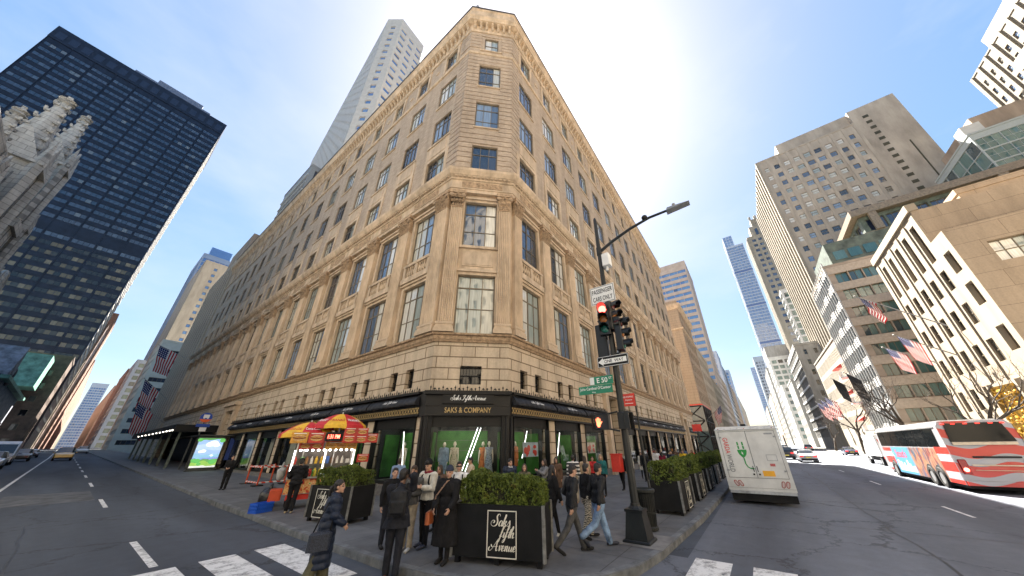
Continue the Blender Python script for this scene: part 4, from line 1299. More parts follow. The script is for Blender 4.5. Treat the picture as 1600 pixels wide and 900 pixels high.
# big ribbed tower
r = block('ribbed_stone_tower', 'huge tan stone slab tower with shallow vertical ribs and a flat top at right', 128.5, 170, -57, -28, 107, mat('warm_grey_stone', (.37, .33, .28), .85, var=.15, vs=.25, stretch=(1, 1, .3)),
          {'nx': dict(n=9, rows=21, w=1.95, h=2.05, z=16, dz=4.25, m=.9, cols=1, rws=2, pm=PANE_SKY, depth=.15), 'py': dict(n=11, rows=21, w=2.0, h=2.1, z=16, dz=4.25, m=.8, cols=1, rws=1, pm=PANE_DARK)}, pm=PANE, parapet=.6, limit=100)
WG = MATS['warm_grey_stone']
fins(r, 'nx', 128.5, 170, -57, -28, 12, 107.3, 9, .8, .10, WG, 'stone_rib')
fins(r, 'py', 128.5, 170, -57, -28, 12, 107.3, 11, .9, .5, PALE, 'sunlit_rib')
c = MB(); c.box(128.45, 172, -69, -57.1, 0, 113.4); c.box(130, 172, -57.2, -36, 107, 113.5)
bpart(r, 'side_wing', [WG], c)
for j in range(14):
    c = MB(); c.box(128.38, 128.5, -61.2, -59.8, 70 + j * 2.9, 71.2 + j * 2.9); bpart(r, 'louvre', [mat('louvre_dark', (.05, .045, .025), .6)], c)
c = MB(); c.box(128.36, 128.5, -65.3, -65.0, 74, 92); bpart(r, 'slit', [MATS['louvre_dark']], c)
# teal glass tower and the pale ribbed tower in the top corner
r = block('teal_glass_tower', 'teal glass tower with bright blue flank and pale floor lines behind the limestone roof', 104, 122, -95, -60.5, 70, mat('pale_mullion', (.36, .40, .40), .4, var=.05),
          {'nx': dict(n=9, rows=17, w=3.72, h=3.45, z=4, dz=3.8, m=.2, cols=3, rws=2, pm=GLASS_T, fw=.05, mw=.05, depth=.1), 'py': dict(n=5, rows=17, w=3.45, h=3.6, z=4, dz=3.8, m=.2, cols=1, rws=1, pm=GLASS_B, fw=.05, depth=.1)}, pm=GLASS_T, fm=MATS['pale_mullion'], parapet=.4, limit=100)
c = MB(); c.box(105, 120, -92, -63, 70.5, 75.5); bpart(r, 'roof_storey', [BROWN], c)
c = MB(); c.box(104.2, 107, -63.5, -60.4, 70.5, 73.2); bpart(r, 'roof_plant', [WHITEC], c)
TANTOP = mat('tan_top_stone', (.215, .19, .15), .85, var=.12, vs=.4)
r = block('pale_ribbed_skyscraper', 'sunlit pale stepped skyscraper with vertical window strips in the top right corner', 60, 123, -104, -80, 101, TANTOP,
          {'py': dict(n=18, rows=25, w=1.7, h=2.1, z=4, dz=3.8, m=.6, cols=1, rws=2, pm=PANE_SKY, depth=.2)}, pm=PANE_SKY, parapet=.4, limit=100)
c = MB(); c.box(60.2, 114, -103, -80.4, 101.3, 105.6); c.box(60.4, 104, -102, -80.9, 105.6, 118)
bpart(r, 'stepped_top', [TANTOP], c)
fins(r, 'py', 60, 123, -104, -80, 0, 101.2, 18, 1.0, .35, TANTOP, 'stone_rib')
# glass slab with pale panels, crowned tower, blue super tall, grey block
r = block('panelled_glass_slab', 'mid height slab with pale green glazed front and bright blue flank beside the crowned tower', 230, 240, -60, -34, 89, WHITEC,
          {'nx': dict(n=9, rows=20, w=2.3, h=2.9, z=6, dz=4.1, m=.8, cols=2, rws=2, pm=GLASS_T, fw=.12), 'py': dict(n=3, rows=20, w=3.0, h=3.6, z=6, dz=4.1, m=.3, cols=1, rws=1, pm=GLASS_B, fw=.06)}, pm=GLASS_T, limit=100, parapet=.4)
c = MB(); c.box(231, 239, -58, -40, 89, 97); bpart(r, 'roof_storey', [mat('dark_brown_louvre', (.05, .04, .035), .7)], c)
r = block('crowned_stone_tower', 'slender pale stone tower with carved crown and paired windows beyond the big slab', 277, 290, -70, -34, 158, PALE,
          {'nx': dict(n=8, rows=30, w=2.5, h=2.4, z=14, dz=4.8, m=2, cols=2, rws=1, pm=PANE_BLUE), 'py': dict(n=4, rows=30, w=1.6, h=3.4, z=14, dz=4.8, m=.5, cols=1, rws=1, pm=PANE_DARK)}, pm=PANE_BLUE, limit=100)
fins(r, 'py', 277, 290, -70, -34, 8, 157, 4, 1.4, .8, PALE, 'sunlit_rib')
c = MB(); c.box(279, 289, -62, -38, 158, 169); c.box(281, 288, -57, -41, 169, 177)
for i in range(6):
    y = -41.4 - i * 3.0
    c.box(280.4, 282, y - .5, y + .5, 164, 179.5)
bpart(r, 'stepped_crown', [PALE], c)
for i in range(4):
    c = MB(); c.box(278.7, 279.1, -43 - i * 4.6, -41.2 - i * 4.6, 160, 166); bpart(r, 'crown_window', [PANE_BLUE], c)
for i in range(5):
    c = MB(); y = -41 - i * 4
    c.tube([(281, y, 177), (279.5, y, 179), (278.6, y, 178.6)], [.9, .8, .3], 6); bpart(r, 'gargoyle', [GREYST], c)
GLASS_H = pane_mat('haze_tinted_glass', [(0, (.21, .30, .50)), (.4, (.25, .35, .55)), (.8, (.30, .39, .56))], ior=1.9)  # distance haze is put into the colour of this glass
STEEL_H = mat('haze_tinted_steel', (.50, .54, .62), .4, .1, var=.06)  # paled with the same painted haze as the glass
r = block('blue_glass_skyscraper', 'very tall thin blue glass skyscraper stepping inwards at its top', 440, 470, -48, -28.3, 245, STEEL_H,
          {'nx': dict(n=6, rows=60, w=2.9, h=3.1, z=8, dz=4.0, m=.4, cols=2, rws=1, pm=GLASS_H, fw=.15), 'py': dict(n=8, rows=60, w=3.2, h=3.1, z=8, dz=4.0, m=.4, cols=1, rws=1, pm=GLASS_H, fw=.15)}, pm=GLASS_H, limit=100, parapet=.5)
c = MB(); c.box(440.0, 466, -39, -28.32, 245, 262); bpart(r, 'top_storeys', [STEEL_H], c)
for j in range(4):
    for i in range(3):
        c = MB(); c.box(439.85, 440.05, -38.3 + i * 3.4, -35.6 + i * 3.4, 246 + j * 4, 249.2 + j * 4); bpart(r, 'top_window', [GLASS_H], c)
for z in (60, 108, 156, 204):
    c = MB(); c.box(439.7, 470, -48.2, -28.1, z, z + 2.2); bpart(r, 'plant_floor', [mat('navy_louvre', (.12, .18, .36), .5)], c)
r = block('grey_topped_building', 'narrow building with a blank grey top and glazed white front down the avenue', 289, 320, -52, -20.2, 60, WHITEC,
          {'nx': dict(n=8, rows=14, w=2.8, h=2.5, z=5, dz=3.9, m=1, cols=2, rws=1, pm=GLASS_T), 'py': dict(n=9, rows=14, w=2.3, h=2.5, z=5, dz=3.9, m=1, cols=1, rws=1)}, limit=100)
c = MB(); c.box(288.8, 320.2, -52.2, -20.0, 60.9, 69); bpart(r, 'blank_top', [GREYST], c)
def plain(name, label, x0, x1, y0, y1, z1, wm, side, n, rows, w_, h_, dz, pm=PANE_DARK, lim=60, side2=None, group=None, z=4.5):
    f = {side: dict(n=n, rows=rows, w=w_, h=h_, z=z, dz=dz, m=1, cols=1, rws=1)}
    if side2:
        f[side2[0]] = dict(n=side2[1], rows=rows, w=w_, h=h_, z=z, dz=dz, m=1, cols=1, rws=1)
    return block(name, label, x0, x1, y0, y1, z1, wm, f, pm=pm, limit=lim, group=group)
plain('brown_capped_building', 'low stone building with a brown blank upper wall beyond the slotted block', 205, 228, -48, -20.2, 31, GREYST, 'nx', 6, 4, 1.4, 2, 4.2, side2=('py', 6))
plain('pale_corner_building', 'white glazed corner building just left of the brown blank wall', 262, 288, -40, -20.2, 36, WHITEC, 'nx', 7, 8, 2, 2.2, 4, GLASS_T, side2=('py', 7))
plain('blue_grey_tower', 'blue grey gridded tower low beside the sky gap of the avenue', 520, 555, -50, -20.2, 110, mat('grey_blue_panel', (.3, .34, .38), .5, var=.1), 'nx', 9, 24, 2.2, 2.4, 4.2, PANE_BLUE, side2=('py', 9))
plain('sky_blue_tower', 'slim sky blue glass tower closest to the gap of sky over the avenue', 760, 790, -36, -20.2, 140, STEELB, 'nx', 5, 32, 2.4, 3.2, 4.2, GLASS_B, side2=('py', 8))
plain('stone_midrise', 'weathered stone midrise under the blue skyscraper', 340, 400, -44, -20.2, 62, GREYST, 'nx', 8, 14, 1.5, 2.1, 4, side2=('py', 16))
plain('tan_midrise', 'tan midrise with many windows below the sky blue tower', 410, 500, -42, -20.2, 48, BEIGE, 'nx', 8, 10, 1.4, 2, 4, side2=('py', 20))
plain('distant_avenue_block', 'far pale block closing the row down the west kerb of the avenue', 600, 740, -40, -20.2, 52, BEIGE, 'nx', 8, 10, 1.4, 2, 4, side2=('py', 24))

# --- east row of the avenue beyond the store: fronts at y = 10.43
r = block('tan_stone_building', 'tan stone building with heavy cornice next to the store across the side street', 95, 119, 10.43, 40, 41.5, masonry('tan_coursed_stone', (.36, .28, .2), (.34, .26, .185), (.22, .165, .115), 2.2, .75, .03, .4, .2),
          {'nx': dict(n=5, rows=7, w=1.5, h=2.3, z=13.2, dz=4.1, m=1.5, cols=1, rws=2, pm=GLASS_T), 'ny': dict(n=6, rows=7, w=1.7, h=2.5, z=13.2, dz=4.1, m=1, cols=2, rws=2)}, parapet=.9, limit=80, pm=PANE_DARK)
c = MB(); c.sweep([(95, 40), (95, 10.43), (119, 10.43)], [(-.1, 39.6), (.3, 39.8), (.8, 40.6), (.9, 41.2), (-.1, 41.4)]); c.sweep([(95, 40), (95, 10.43), (119, 10.43)], [(-.1, 33), (.35, 33.2), (.4, 33.6), (-.1, 33.7)])
bpart(r, 'cornice', [STONE], c)
c = MB(); c.sweep([(95, 24), (95, 10.43), (112, 10.43)], [(0, .2), (.25, .2), (.25, 11.6), (0, 11.6)]); bpart(r, 'glazed_shopfront', [GLASS_T], c)
for j in range(3):
    c = MB()
    z0, z1 = .4 + j * 3.7, 4.0 + j * 3.7
    for F, n in ((Fac((95, 24), -pi / 2), 3), (Fac((95, 10.43), 0), 4)):
        for i in range(n):
            a = (13.57 if n == 3 else 17) / n
            for p, q in (((i * a, z0), ((i + 1) * a, z1)), ((i * a, z1), ((i + 1) * a, z0)), ((i * a, z0), (i * a, z1)), ((i * a, z1), ((i + 1) * a, z1))):
                c.tube([F.p(p[0], .32, p[1]), F.p(q[0], .32, q[1])], .13, 4)
    bpart(r, 'diagonal_bracing', [BLACK_IRON], c)
c = MB(); c.sweep([(95, 24), (95, 10.43), (112, 10.43)], [(0, 11.62), (.35, 11.62), (.35, 11.9), (0, 11.9)]); bpart(r, 'red_lintel', [RED], c)

r = block('banded_office_tower', 'tall tan office tower with continuous blue window bands behind the store corner', 190, 222, 10.43, 40, 105, mat('pinkish_concrete', (.36, .31, .28), .7, var=.08, vs=.4),
          {'nx': [dict(n=6, rows=24, w=4.5, h=1.9, z=10, dz=3.9, a=.9, e=29, cols=4, rws=1, pm=GLASS_B, fw=.05, mw=.05)], 'ny': dict(n=14, rows=24, w=1.5, h=1.9, z=10, dz=3.9, m=.6, cols=1, rws=1, pm=GLASS_B)}, pm=GLASS_B, limit=100, parapet=2.6)
plain('classical_front_building', 'ornate tan building with a tall arched niche beside the tan corner block', 119.3, 150, 10.43, 36, 33, BEIGE, 'ny', 8, 6, 1.7, 2.8, 4.6, side2=('nx', 4))
c = MB()
plain('pale_shop_building', 'pale narrow shop building with bright upper glazing on the shaded row', 150.3, 189, 10.43, 36, 27, PALE, 'ny', 10, 5, 1.9, 2.6, 4.4, GLASS_T)
plain('shaded_stone_row', 'shaded stone building after the office tower', 222.3, 266, 10.43, 36, 39, BROWN, 'ny', 12, 8, 1.6, 2.2, 4.2)
plain('dark_glass_tower', 'dark blue glass tower further along the shaded row', 268, 300, 10.43, 44, 66, STEELB, 'ny', 9, 15, 2.6, 3, 4.1, GLASS_B, side2=('nx', 8))
plain('navy_slab', 'navy slab tower just beyond the dark blue glass tower', 301, 340, 10.43, 40, 60, DARKM, 'ny', 10, 14, 2.4, 2.8, 4.1, GLASS_N, side2=('nx', 8))
plain('brown_row_building', 'long brown building near the far end of the shaded row', 342, 430, 10.43, 36, 52, BROWN, 'ny', 20, 11, 1.8, 2.2, 4.2)
plain('pale_blue_tower', 'pale blue tower at the far end of the shaded row', 470, 500, 10.43, 40, 88, STEELB, 'ny', 8, 20, 2.6, 3, 4.1, GLASS_B, side2=('nx', 7))
plain('far_tan_row', 'far tan building closing the shaded row', 520, 800, 10.43, 40, 60, BEIGE, 'ny', 30, 12, 1.8, 2.2, 4.2)

# --- towers behind the store
WTW = mat('warm_white_concrete', (.56, .52, .465), .7, var=.06, vs=.6)
wt = thing('white_concrete_tower', 'white concrete tower with small blue windows and cut corner behind the store roof', 'building', (40, 110, 0))
WP = [(34.8, 208), (21.8, 93), (25.9, 87.3), (38.5, 88.2), (46, 96), (62, 97), (62, 208)]
wb = MB(); sp = []
wk = [win_meshes('wt1', 1.9, 1.7, 1, 1, fd=.08, fw=.05, pm=GLASS_B, fm=WHITEC), win_meshes('wt2', 2.3, 2.4, 1, 1, fd=.08, fw=.05, pm=GLASS_B, fm=WHITEC), win_meshes('wt3', 2.6, 2.2, 1, 1, fd=.08, fw=.05, pm=GLASS_B, fm=WHITEC)]
for i in range(len(WP)):
    p, q = Vector(WP[i]), Vector(WP[(i + 1) % len(WP)])
    W = (q - p).length
    F = Fac(tuple(p), math.atan2(q.y - p.y, q.x - p.x))
    holes = []
    if i in (0, 1, 2, 3):
        n, wd, key, h_ = ((24, 1.9, wk[0], 1.7), (1, 2.3, wk[1], 2.4), (3, 2.6, wk[2], 2.2), (2, 2.6, wk[2], 2.2))[i]
        for c_ in range(n):
            u = W * (c_ + .5) / n
            for j in range(20):
                z = 82 + j * 5.1
                holes.append((u - wd / 2, u + wd / 2, z, z + h_)); sp.append((F, u, z, .4, key))
    wb.wall(F, W, 0, (188, 188, 188, 182, 178, 178, 178)[i], holes, .5)
wb.add([(x, y, 187.9) for x, y in WP[:4]] + [(44, 200, 187.9)], [(0, 1, 2, 3, 4)])
bpart(wt, 'wall', [WTW], wb)
place_windows(wt, sp, 100, 'window', WHITEC, GLASS_B)
r = block('dark_windowed_tower', 'grey tower with wide dark windows and pale frame between store roof and white tower', 19.5, 36, 113, 140, 101, mat('grey_frame_panel', (.30, .31, .32), .6, var=.08),
          {'ny': dict(n=2, rows=12, w=6.2, h=6.4, z=14, dz=7.2, m=1, cols=3, rws=1, pm=GLASS_N), 'nx': dict(n=10, rows=22, w=2, h=1.7, z=14, dz=3.8, m=1, cols=1, rws=1, pm=GLASS_N)}, pm=GLASS_N, limit=80)
bands(r, 'nx', 19.5, 36, 113, 140, [12.5 + i * 3.8 for i in range(23)], .5, .3, WHITEC)

# --- south side of the side street beyond the store: fronts at x = 10.2
r = block('fluted_stone_building', 'grey brown stone building with close vertical flutes after the store on the side street', 10.2, 40, 95.6, 122, 46, BEIGE,
          {'nx': dict(n=8, rows=9, w=1.3, h=2.8, z=8, dz=4.1, m=1, cols=1, rws=2)}, limit=80)
fins(r, 'nx', 10.2, 40, 95.6, 122, 6, 46, 8, 1.0, .3, BEIGE, 'flute')
c = MB(); c.box(11.2, 38, 100, 120, 46, 57); bpart(r, 'roof_storey', [BROWN], c)
r = block('white_ribbon_building', 'white banded office block with ribbon windows down the side street', 10.2, 45, 200, 226, 45.5, WHITEC,
          {'ny': dict(n=6, rows=10, w=5.0, h=1.7, z=4.5, dz=4, m=1, cols=4, rws=1, pm=GLASS_N), 'nx': dict(n=4, rows=10, w=5.2, h=1.7, z=4.5, dz=4, m=.8, cols=4, rws=1, pm=GLASS_N)}, pm=GLASS_N, limit=100)
r = block('beige_slab_tower', 'slim beige tower with a single strip of windows above the white banded block', 13, 34, 247, 300, 107, BEIGE,
          {'ny': dict(n=3, rows=24, w=1.6, h=1.8, z=8, dz=4.1, m=3, cols=1, rws=1, pm=GLASS_B), 'nx': dict(n=6, rows=24, w=1.6, h=1.8, z=8, dz=4.1, m=2, cols=1, rws=1, pm=GLASS_B)}, pm=GLASS_B, limit=90)
r = block('bright_blue_tower', 'bright blue glass tower just behind the slim beige tower', 14.5, 36, 331, 380, 148, STEELB,
          {'nx': dict(n=14, rows=36, w=2.9, h=3.4, z=5, dz=3.9, m=.6, cols=1, rws=1, pm=GLASS_B, fw=.06), 'ny': dict(n=6, rows=36, w=3, h=3.4, z=5, dz=3.9, m=.6, cols=1, rws=1, pm=GLASS_B, fw=.06)}, pm=GLASS_B, limit=100)
c = MB(); c.box(17, 30, 331, 352, 148, 156); bpart(r, 'top_storeys', [GLASS_B], c)
plain('green_glass_midrise', 'grey green glass midrise behind the white banded block', 10.2, 40, 330, 372, 58, STEELB, 'nx', 12, 13, 2.4, 2.6, 4.1, GLASS_T, side2=('ny', 8))
plain('red_brick_row', 'reddish brick building far down the side street on its store side', 10.2, 40, 400, 470, 62, REDBR, 'nx', 14, 13, 1.6, 2.1, 4.2, side2=('ny', 6))
plain('tan_far_row', 'far tan building before the vanishing point of the side street', 10.2, 40, 500, 800, 60, BEIGE, 'nx', 24, 13, 1.8, 2.1, 4.2)
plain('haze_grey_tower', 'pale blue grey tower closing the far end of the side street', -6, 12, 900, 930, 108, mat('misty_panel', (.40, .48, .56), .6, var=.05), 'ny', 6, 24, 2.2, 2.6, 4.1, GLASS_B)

# --- north side: dark tower, brown tower, stone church
r = block('dark_glass_skyscraper', 'enormous dark bronze glass skyscraper slab at far left', -68, -8, 219, 262, 176, DARKM, {}, parapet=0)
FD = Fac((-68, 219), 0)
wm_d = [win_meshes('dg', 6.0, 2.1, 4, 1, fd=.12, fw=.06, mw=.1, fm=DARKM, pm=PANE_BLUE)]
sp = []
nfl = 42
for j in range(nfl):
    z = 9 + j * 3.95
    if j in (20,) : continue
    for i in range(9):
        u = 3.6 + i * 6.62
        o = None
        sp.append((FD, u, z, -.14, win_meshes('dga', 6.0, 2.0, 4, 1, fd=.12, fw=.06, mw=.12, fm=DARKM, pm=GLASS_A) if False else None))
FRM_D, PN = MB(), MB()
for i in range(4):
    PN.quad((-3 + i * 1.5 + .07, -.04, 0), (-3 + i * 1.5 + 1.43, -.04, 0), (-3 + i * 1.5 + 1.43, -.04, 1.75), (-3 + i * 1.5 + .07, -.04, 1.75))
FRM_D.box(-3.1, 3.1, -.1, .0, -.1, 0); FRM_D.box(-3.1, 3.1, -.1, 0, 2.0, 2.1); FRM_D.box(-3.15, -3.0, -.1, 0, -.1, 2.1); FRM_D.box(3.0, 3.15, -.1, 0, -.1, 2.1)
fme, pme_b, pme_a = FRM_D.mesh('window_frame', [DARKM]), PN.mesh('window_pane', [GLASS_N]), PN.mesh('window_pane', [GLASS_A])
spb = [(s[0], s[1], s[2], s[3], (FRM_D, PN, fme, pme_b)) for s in sp if s[2] > 84]
spa = [(s[0], s[1], s[2], s[3], (FRM_D, PN, fme, pme_a)) for s in sp if s[2] <= 84]  # lower panes coloured amber to stand for a brown reflection
for s_ in (spb, spa):
    for i, t in enumerate(s_): s_[i] = (t[0], t[1], t[2], .0, t[4])
place_windows(r, spa, 50, 'window', DARKM, GLASS_A)
place_windows(r, spb, 50, 'window', DARKM, GLASS_N)
c = MB(); c.box(-68.2, -7.8, 218.7, 262.2, 176, 184.5); bpart(r, 'roof_band', [DARKM], c)
for i in range(16):
    c = MB(); x = -67 + i * 3.7; c.box(x, x + 2.4, 218.6, 218.75, 177.4, 181.6); bpart(r, 'louvre_panel', [mat('blue_black_louvre', (.03, .04, .07), .3, .3)], c)
for i in range(10):
    c = MB(); x = -68 + i * 6.66; c.box(x - .09, x + .09, 218.75, 219, 0, 184.5); bpart(r, 'vertical_rib', [DARKM], c)
c = MB(); c.box(-46, -16, 224, 250, 184.5, 190); c.box(-38, -20, 224, 250, 190, 192.5); bpart(r, 'roof_plant', [mat('blue_grey_plant', (.16, .19, .27), .6, var=.2)], c)
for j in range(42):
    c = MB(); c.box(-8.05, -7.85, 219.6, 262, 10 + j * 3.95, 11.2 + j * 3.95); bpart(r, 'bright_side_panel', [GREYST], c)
plain('brown_granite_tower', 'brown granite tower with paired dark windows beside the dark skyscraper', -45, -8.0, 290, 330, 68, mat('brown_granite', (.17, .125, .105), .5, var=.1, vs=.5), 'px', 7, 15, 1.8, 2.1, 4.1, side2=('ny', 7))
plain('beige_fin_building', 'pale narrow building with square black openings below the dark skyscraper', -30, -8.4, 266, 288, 46, PALE, 'ny', 2, 7, 2.4, 2.6, 6, z=6, side2=('px', 5))
plain('brown_low_building', 'dark brown low building beneath the dark skyscraper', -30, -8.4, 196, 214, 33, mat('dark_brown_stone', (.10, .07, .055), .8, var=.25, vs=.5), 'ny', 5, 6, 1.5, 2.0, 4.4, side2=('px', 4))
plain('tall_brown_row', 'brown brick tower further along the left kerb of the side street', -40, -8.0, 340, 400, 88, REDBR, 'px', 12, 19, 1.6, 2.1, 4.2, side2=('ny', 6))
plain('far_brick_row', 'far brick row before the vanishing point on the left of the side street', -40, -8.0, 430, 860, 70, REDBR, 'px', 30, 15, 1.8, 2.1, 4.2)

# gothic church: buttress towers with pinnacles, gables, arched windows
GOTH = masonry('church_marble', (.54, .52, .475), (.45, .435, .40), (.28, .27, .25), 1.5, .62, .035, .5, .5)
GOTH_D = mat('church_marble_dark', (.20, .20, .20), .9, var=.3, vs=1.5, bump=.6, bs=8)
ch = thing('gothic_church', 'weathered pale gothic church with crocketed pinnacles and green copper roof at the left edge', 'church', (-22, 80, 0))
def pinnacle(x, y, z0, wd, h, hs, name='pinnacle'):
    c = MB()
    c.box(x - wd / 2, x + wd / 2, y - wd / 2, y + wd / 2, z0, z0 + h)
    c.box(x - wd * .6, x + wd * .6, y - wd * .6, y + wd * .6, z0 + h * .55, z0 + h * .6)
    c.box(x - wd * .62, x + wd * .62, y - wd * .62, y + wd * .62, z0 + h - .3, z0 + h)
    for sx, sy in ((1, 0), (-1, 0), (0, 1), (0, -1)):
        a = wd / 2
        if sx:
            c.prism([(x + sx * a, y - a, z0 + h), (x + sx * a, y + a, z0 + h), (x + sx * a, y, z0 + h + wd * 1.1)], (sx * .18, 0, 0))
        else:
            c.prism([(x - a, y + sy * a, z0 + h), (x + a, y + sy * a, z0 + h), (x, y + sy * a, z0 + h + wd * 1.1)], (0, sy * .18, 0))
    c.lathe([(wd * .46, z0 + h), (wd * .09, z0 + h + hs), (wd * .19, z0 + h + hs + .12), (wd * .12, z0 + h + hs + .4), (wd * .2, z0 + h + hs + .6), (wd * .04, z0 + h + hs + 1.0)], 8, (x, y, 0))
    for k in range(7):
        t = (k + .5) / 7
        rr = wd * (.46 - .37 * t) + .06
        for m_ in range(4):
            a = pi / 4 + m_ * pi / 2
            c.cbox((x + rr * cos(a), y + rr * sin(a), z0 + h + hs * t), (.11 * wd, .11 * wd, .07 * wd)); c.cbox((x + (rr + .05 * wd) * cos(a), y + (rr + .05 * wd) * sin(a), z0 + h + hs * t + .05 * wd), (.06 * wd, .06 * wd, .1 * wd))
    for sx, sy in ((1, 1), (1, -1), (-1, 1), (-1, -1)):
        c.lathe([(wd * .13, z0 + h * .6), (wd * .13, z0 + h), (.02, z0 + h + hs * .38)], 4, (x + sx * wd * .52, y + sy * wd * .52, 0))
    zt = z0 + h + hs
    c.cbox((x, y, zt + .5), (wd * .34, wd * .12, .16)); c.cbox((x, y, zt + .5), (wd * .12, wd * .34, .16)); c.cbox((x, y, zt + .9), (wd * .1, wd * .1, .7))
    for sx in (-1, 1):
        c.box(x + sx * wd * .3 - .06, x + sx * wd * .3 + .06, y - wd * .515, y + wd * .515, z0 + 1, z0 + h * .9, 1); c.box(x - wd * .515, x + wd * .515, y + sx * wd * .3 - .06, y + sx * wd * .3 + .06, z0 + 1, z0 + h * .9, 1)
    return bpart(ch, name, [GOTH, GOTH_D], c)
wb = MB()
wb.box(-60, -19, 62, 110, 0, 24)
wb.box(-32, -14.6, 56, 66, 0, 30); wb.hexa([(-30, 66, 0), (-14.4, 66, 0), (-14.0, 76, 0), (-30, 76, 0), (-30, 66, 34), (-16, 66, 31), (-14.4, 76, 24), (-30, 76, 34)])
wb.prism([(-19, 70, 22), (-19, 80, 22), (-19, 75, 36)], (-14, 0, 0))
bpart(ch, 'wall', [GOTH], wb)
for x, y, z0, wd, h, hs in ((-14.4, 60.4, 12, 3.8, 20, 10), (-14, 67.5, 14, 3.0, 23, 8.4), (-14.2, 53.3, 10, 2.8, 16, 7.6), (-17, 63.5, 20, 1.6, 13, 5), (-13.6, 71.5, 10, 2.2, 19, 5.5), (-16.5, 57, 18, 1.5, 10, 5), (-13.4, 77, 8, 2.2, 14, 6), (-13.2, 83, 6, 1.8, 11, 5), (-13, 90, 4, 1.6, 8, 4)):
    pinnacle(x, y, z0, wd, h, hs)
for i, (y0, z0) in enumerate(((70, 20), (78, 14), (87, 9))):
    c = MB()
    pts = [(-21, y0, z0 + 9), (-18, y0, z0 + 6.6), (-15.5, y0, z0 + 2.5), (-14.4, y0, z0)]
    for k in range(3):
        p, q = pts[k], pts[k + 1]
        c.hexa([(p[0], y0 - .6, p[2] - 1), (q[0], y0 - .6, q[2] - 1), (q[0], y0 + .6, q[2] - 1), (p[0], y0 + .6, p[2] - 1), (p[0], y0 - .6, p[2]), (q[0], y0 - .6, q[2]), (q[0], y0 + .6, q[2]), (p[0], y0 + .6, p[2])])
    bpart(ch, 'flying_buttress', [GOTH], c)
def arch(F, u, w_, z0, z1, name='arched_window', ring=.5, d=.2):
    c = MB()
    pts = [(u - w_ / 2, z0), (u - w_ / 2, z1 - w_ * .8)]
    for t in np.linspace(0, 1, 7)[1:]:
        pts.append((u - w_ / 2 + w_ / 2 * t, z1 - w_ * .8 + w_ * .8 * sin(t * pi / 2)))
    for t in np.linspace(1, 0, 7)[1:]:
        pts.append((u + w_ / 2 - w_ / 2 * t, z1 - w_ * .8 + w_ * .8 * sin(t * pi / 2)))
    pts.append((u + w_ / 2, z0))
    o = None
    for k, (g, dd) in enumerate(((0, d), (ring, d + .25), (ring * 2, d + .5))):
        cx = u
        P3 = [F.p(cx + (p[0] - cx) * (1 + g * 2 / w_), dd, p[1] + (g if p[1] > z0 + .1 else 0)) for p in pts]
        c.tube(P3, .26, 6)
    o = bpart(ch, name, [GOTH], c)
    g = MB(); g.add([F.p(p[0], d - .1, p[1]) for p in pts], [tuple(range(len(pts)))])
    for k in range(1, 4):
        uu = u - w_ / 2 + w_ * k / 4
        g.fbox(F, uu - .08, uu + .08, d - .12, d, z0, z1 - w_ * .45, 1)
    g.build('leaded_pane', [PANE_DARK, GOTH_D], o)
FPX = Fac((-19, 62), pi / 2)
arch(Fac((-13.9, 77), pi / 2), 5.5, 6.5, 4, 25)
arch(Fac((-14.6, 56), pi / 2), 5, 3.2, 8, 25); arch(Fac((-60, 62), 0), 33, 6, 8, 20)
# presbytery: dark stone gables with green copper roof
pr = thing('dark_gabled_rectory', 'dark stone gabled house with slate roof and green copper ridge by the church', 'house', (-20, 150, 0))
wb = MB(); wb.box(-40, -12.5, 128, 178, 0, 17)
wb.prism([(-12.4, 131, 0), (-12.4, 141, 0), (-12.4, 141, 17), (-12.4, 136, 25), (-12.4, 131, 17)], (-8, 0, 0))
wb.prism([(-30, 127.9, 17), (-13, 127.9, 17), (-21.5, 127.9, 25)], (0, 6, 0))
bpart(pr, 'wall', [mat('blue_grey_stone', (.20, .215, .25), .85, var=.3, vs=.8, bump=.5, bs=4)], wb)
c = MB(); c.prism([(-41, 127, 17), (-11.8, 127, 17), (-26, 127, 25)], (0, 52, 0)); bpart(pr, 'roof', [SLATE], c)
c = MB(); c.box(-26.6, -25.4, 126.8, 179, 24.5, 25.4); c.box(-12.6, -11.5, 126, 180, 16.6, 17.3); c.box(-22, -11.6, 181, 194, 21, 31); bpart(pr, 'copper_ridge', [COPPER], c)
for y in (133, 148, 156, 164, 172):
    c = MB(); c.box(-12.5, -12.3, y, y + 2.4, 5, 10); bpart(pr, 'window', [PANE_DARK], c)
c = MB(); c.tube([(-12.0, 136, 17.5)] + [(-12.2, 136 + 1.8 * cos(t), 18 + 1.8 * sin(t)) for t in np.linspace(0, 2 * pi, 17)], .25, 6); bpart(pr, 'rose_window', [GOTH_D], c)

# the sunlit row across the avenue behind us and the church on the other corner: out of frame, mirrored in the shop glass
BOUNCE_LIME = mat('bounce_limestone', (.48, .415, .32), .85, var=.1, vs=.5)  # stone made paler than the visible fronts to bounce more light onto the store
plain('garden_front_building', 'sunlit low limestone front across the avenue, mirrored in the store windows', -4, 28, -60, -20.05, 24, BOUNCE_LIME, 'py', 11, 5, 1.2, 2.2, 4.4)
plain('tall_avenue_building', 'tall sunlit limestone building across the avenue, mirrored in the store windows', -70, -12, -70, -20.05, 60, BOUNCE_LIME, 'py', 20, 13, 1.3, 2.3, 4.4)
plain('cathedral_front', 'pale stone church front on the opposite corner, mirrored in the store windows', -58, -13, 12, 55, 28, GOTH, 'px', 6, 2, 2.2, 7, 10)
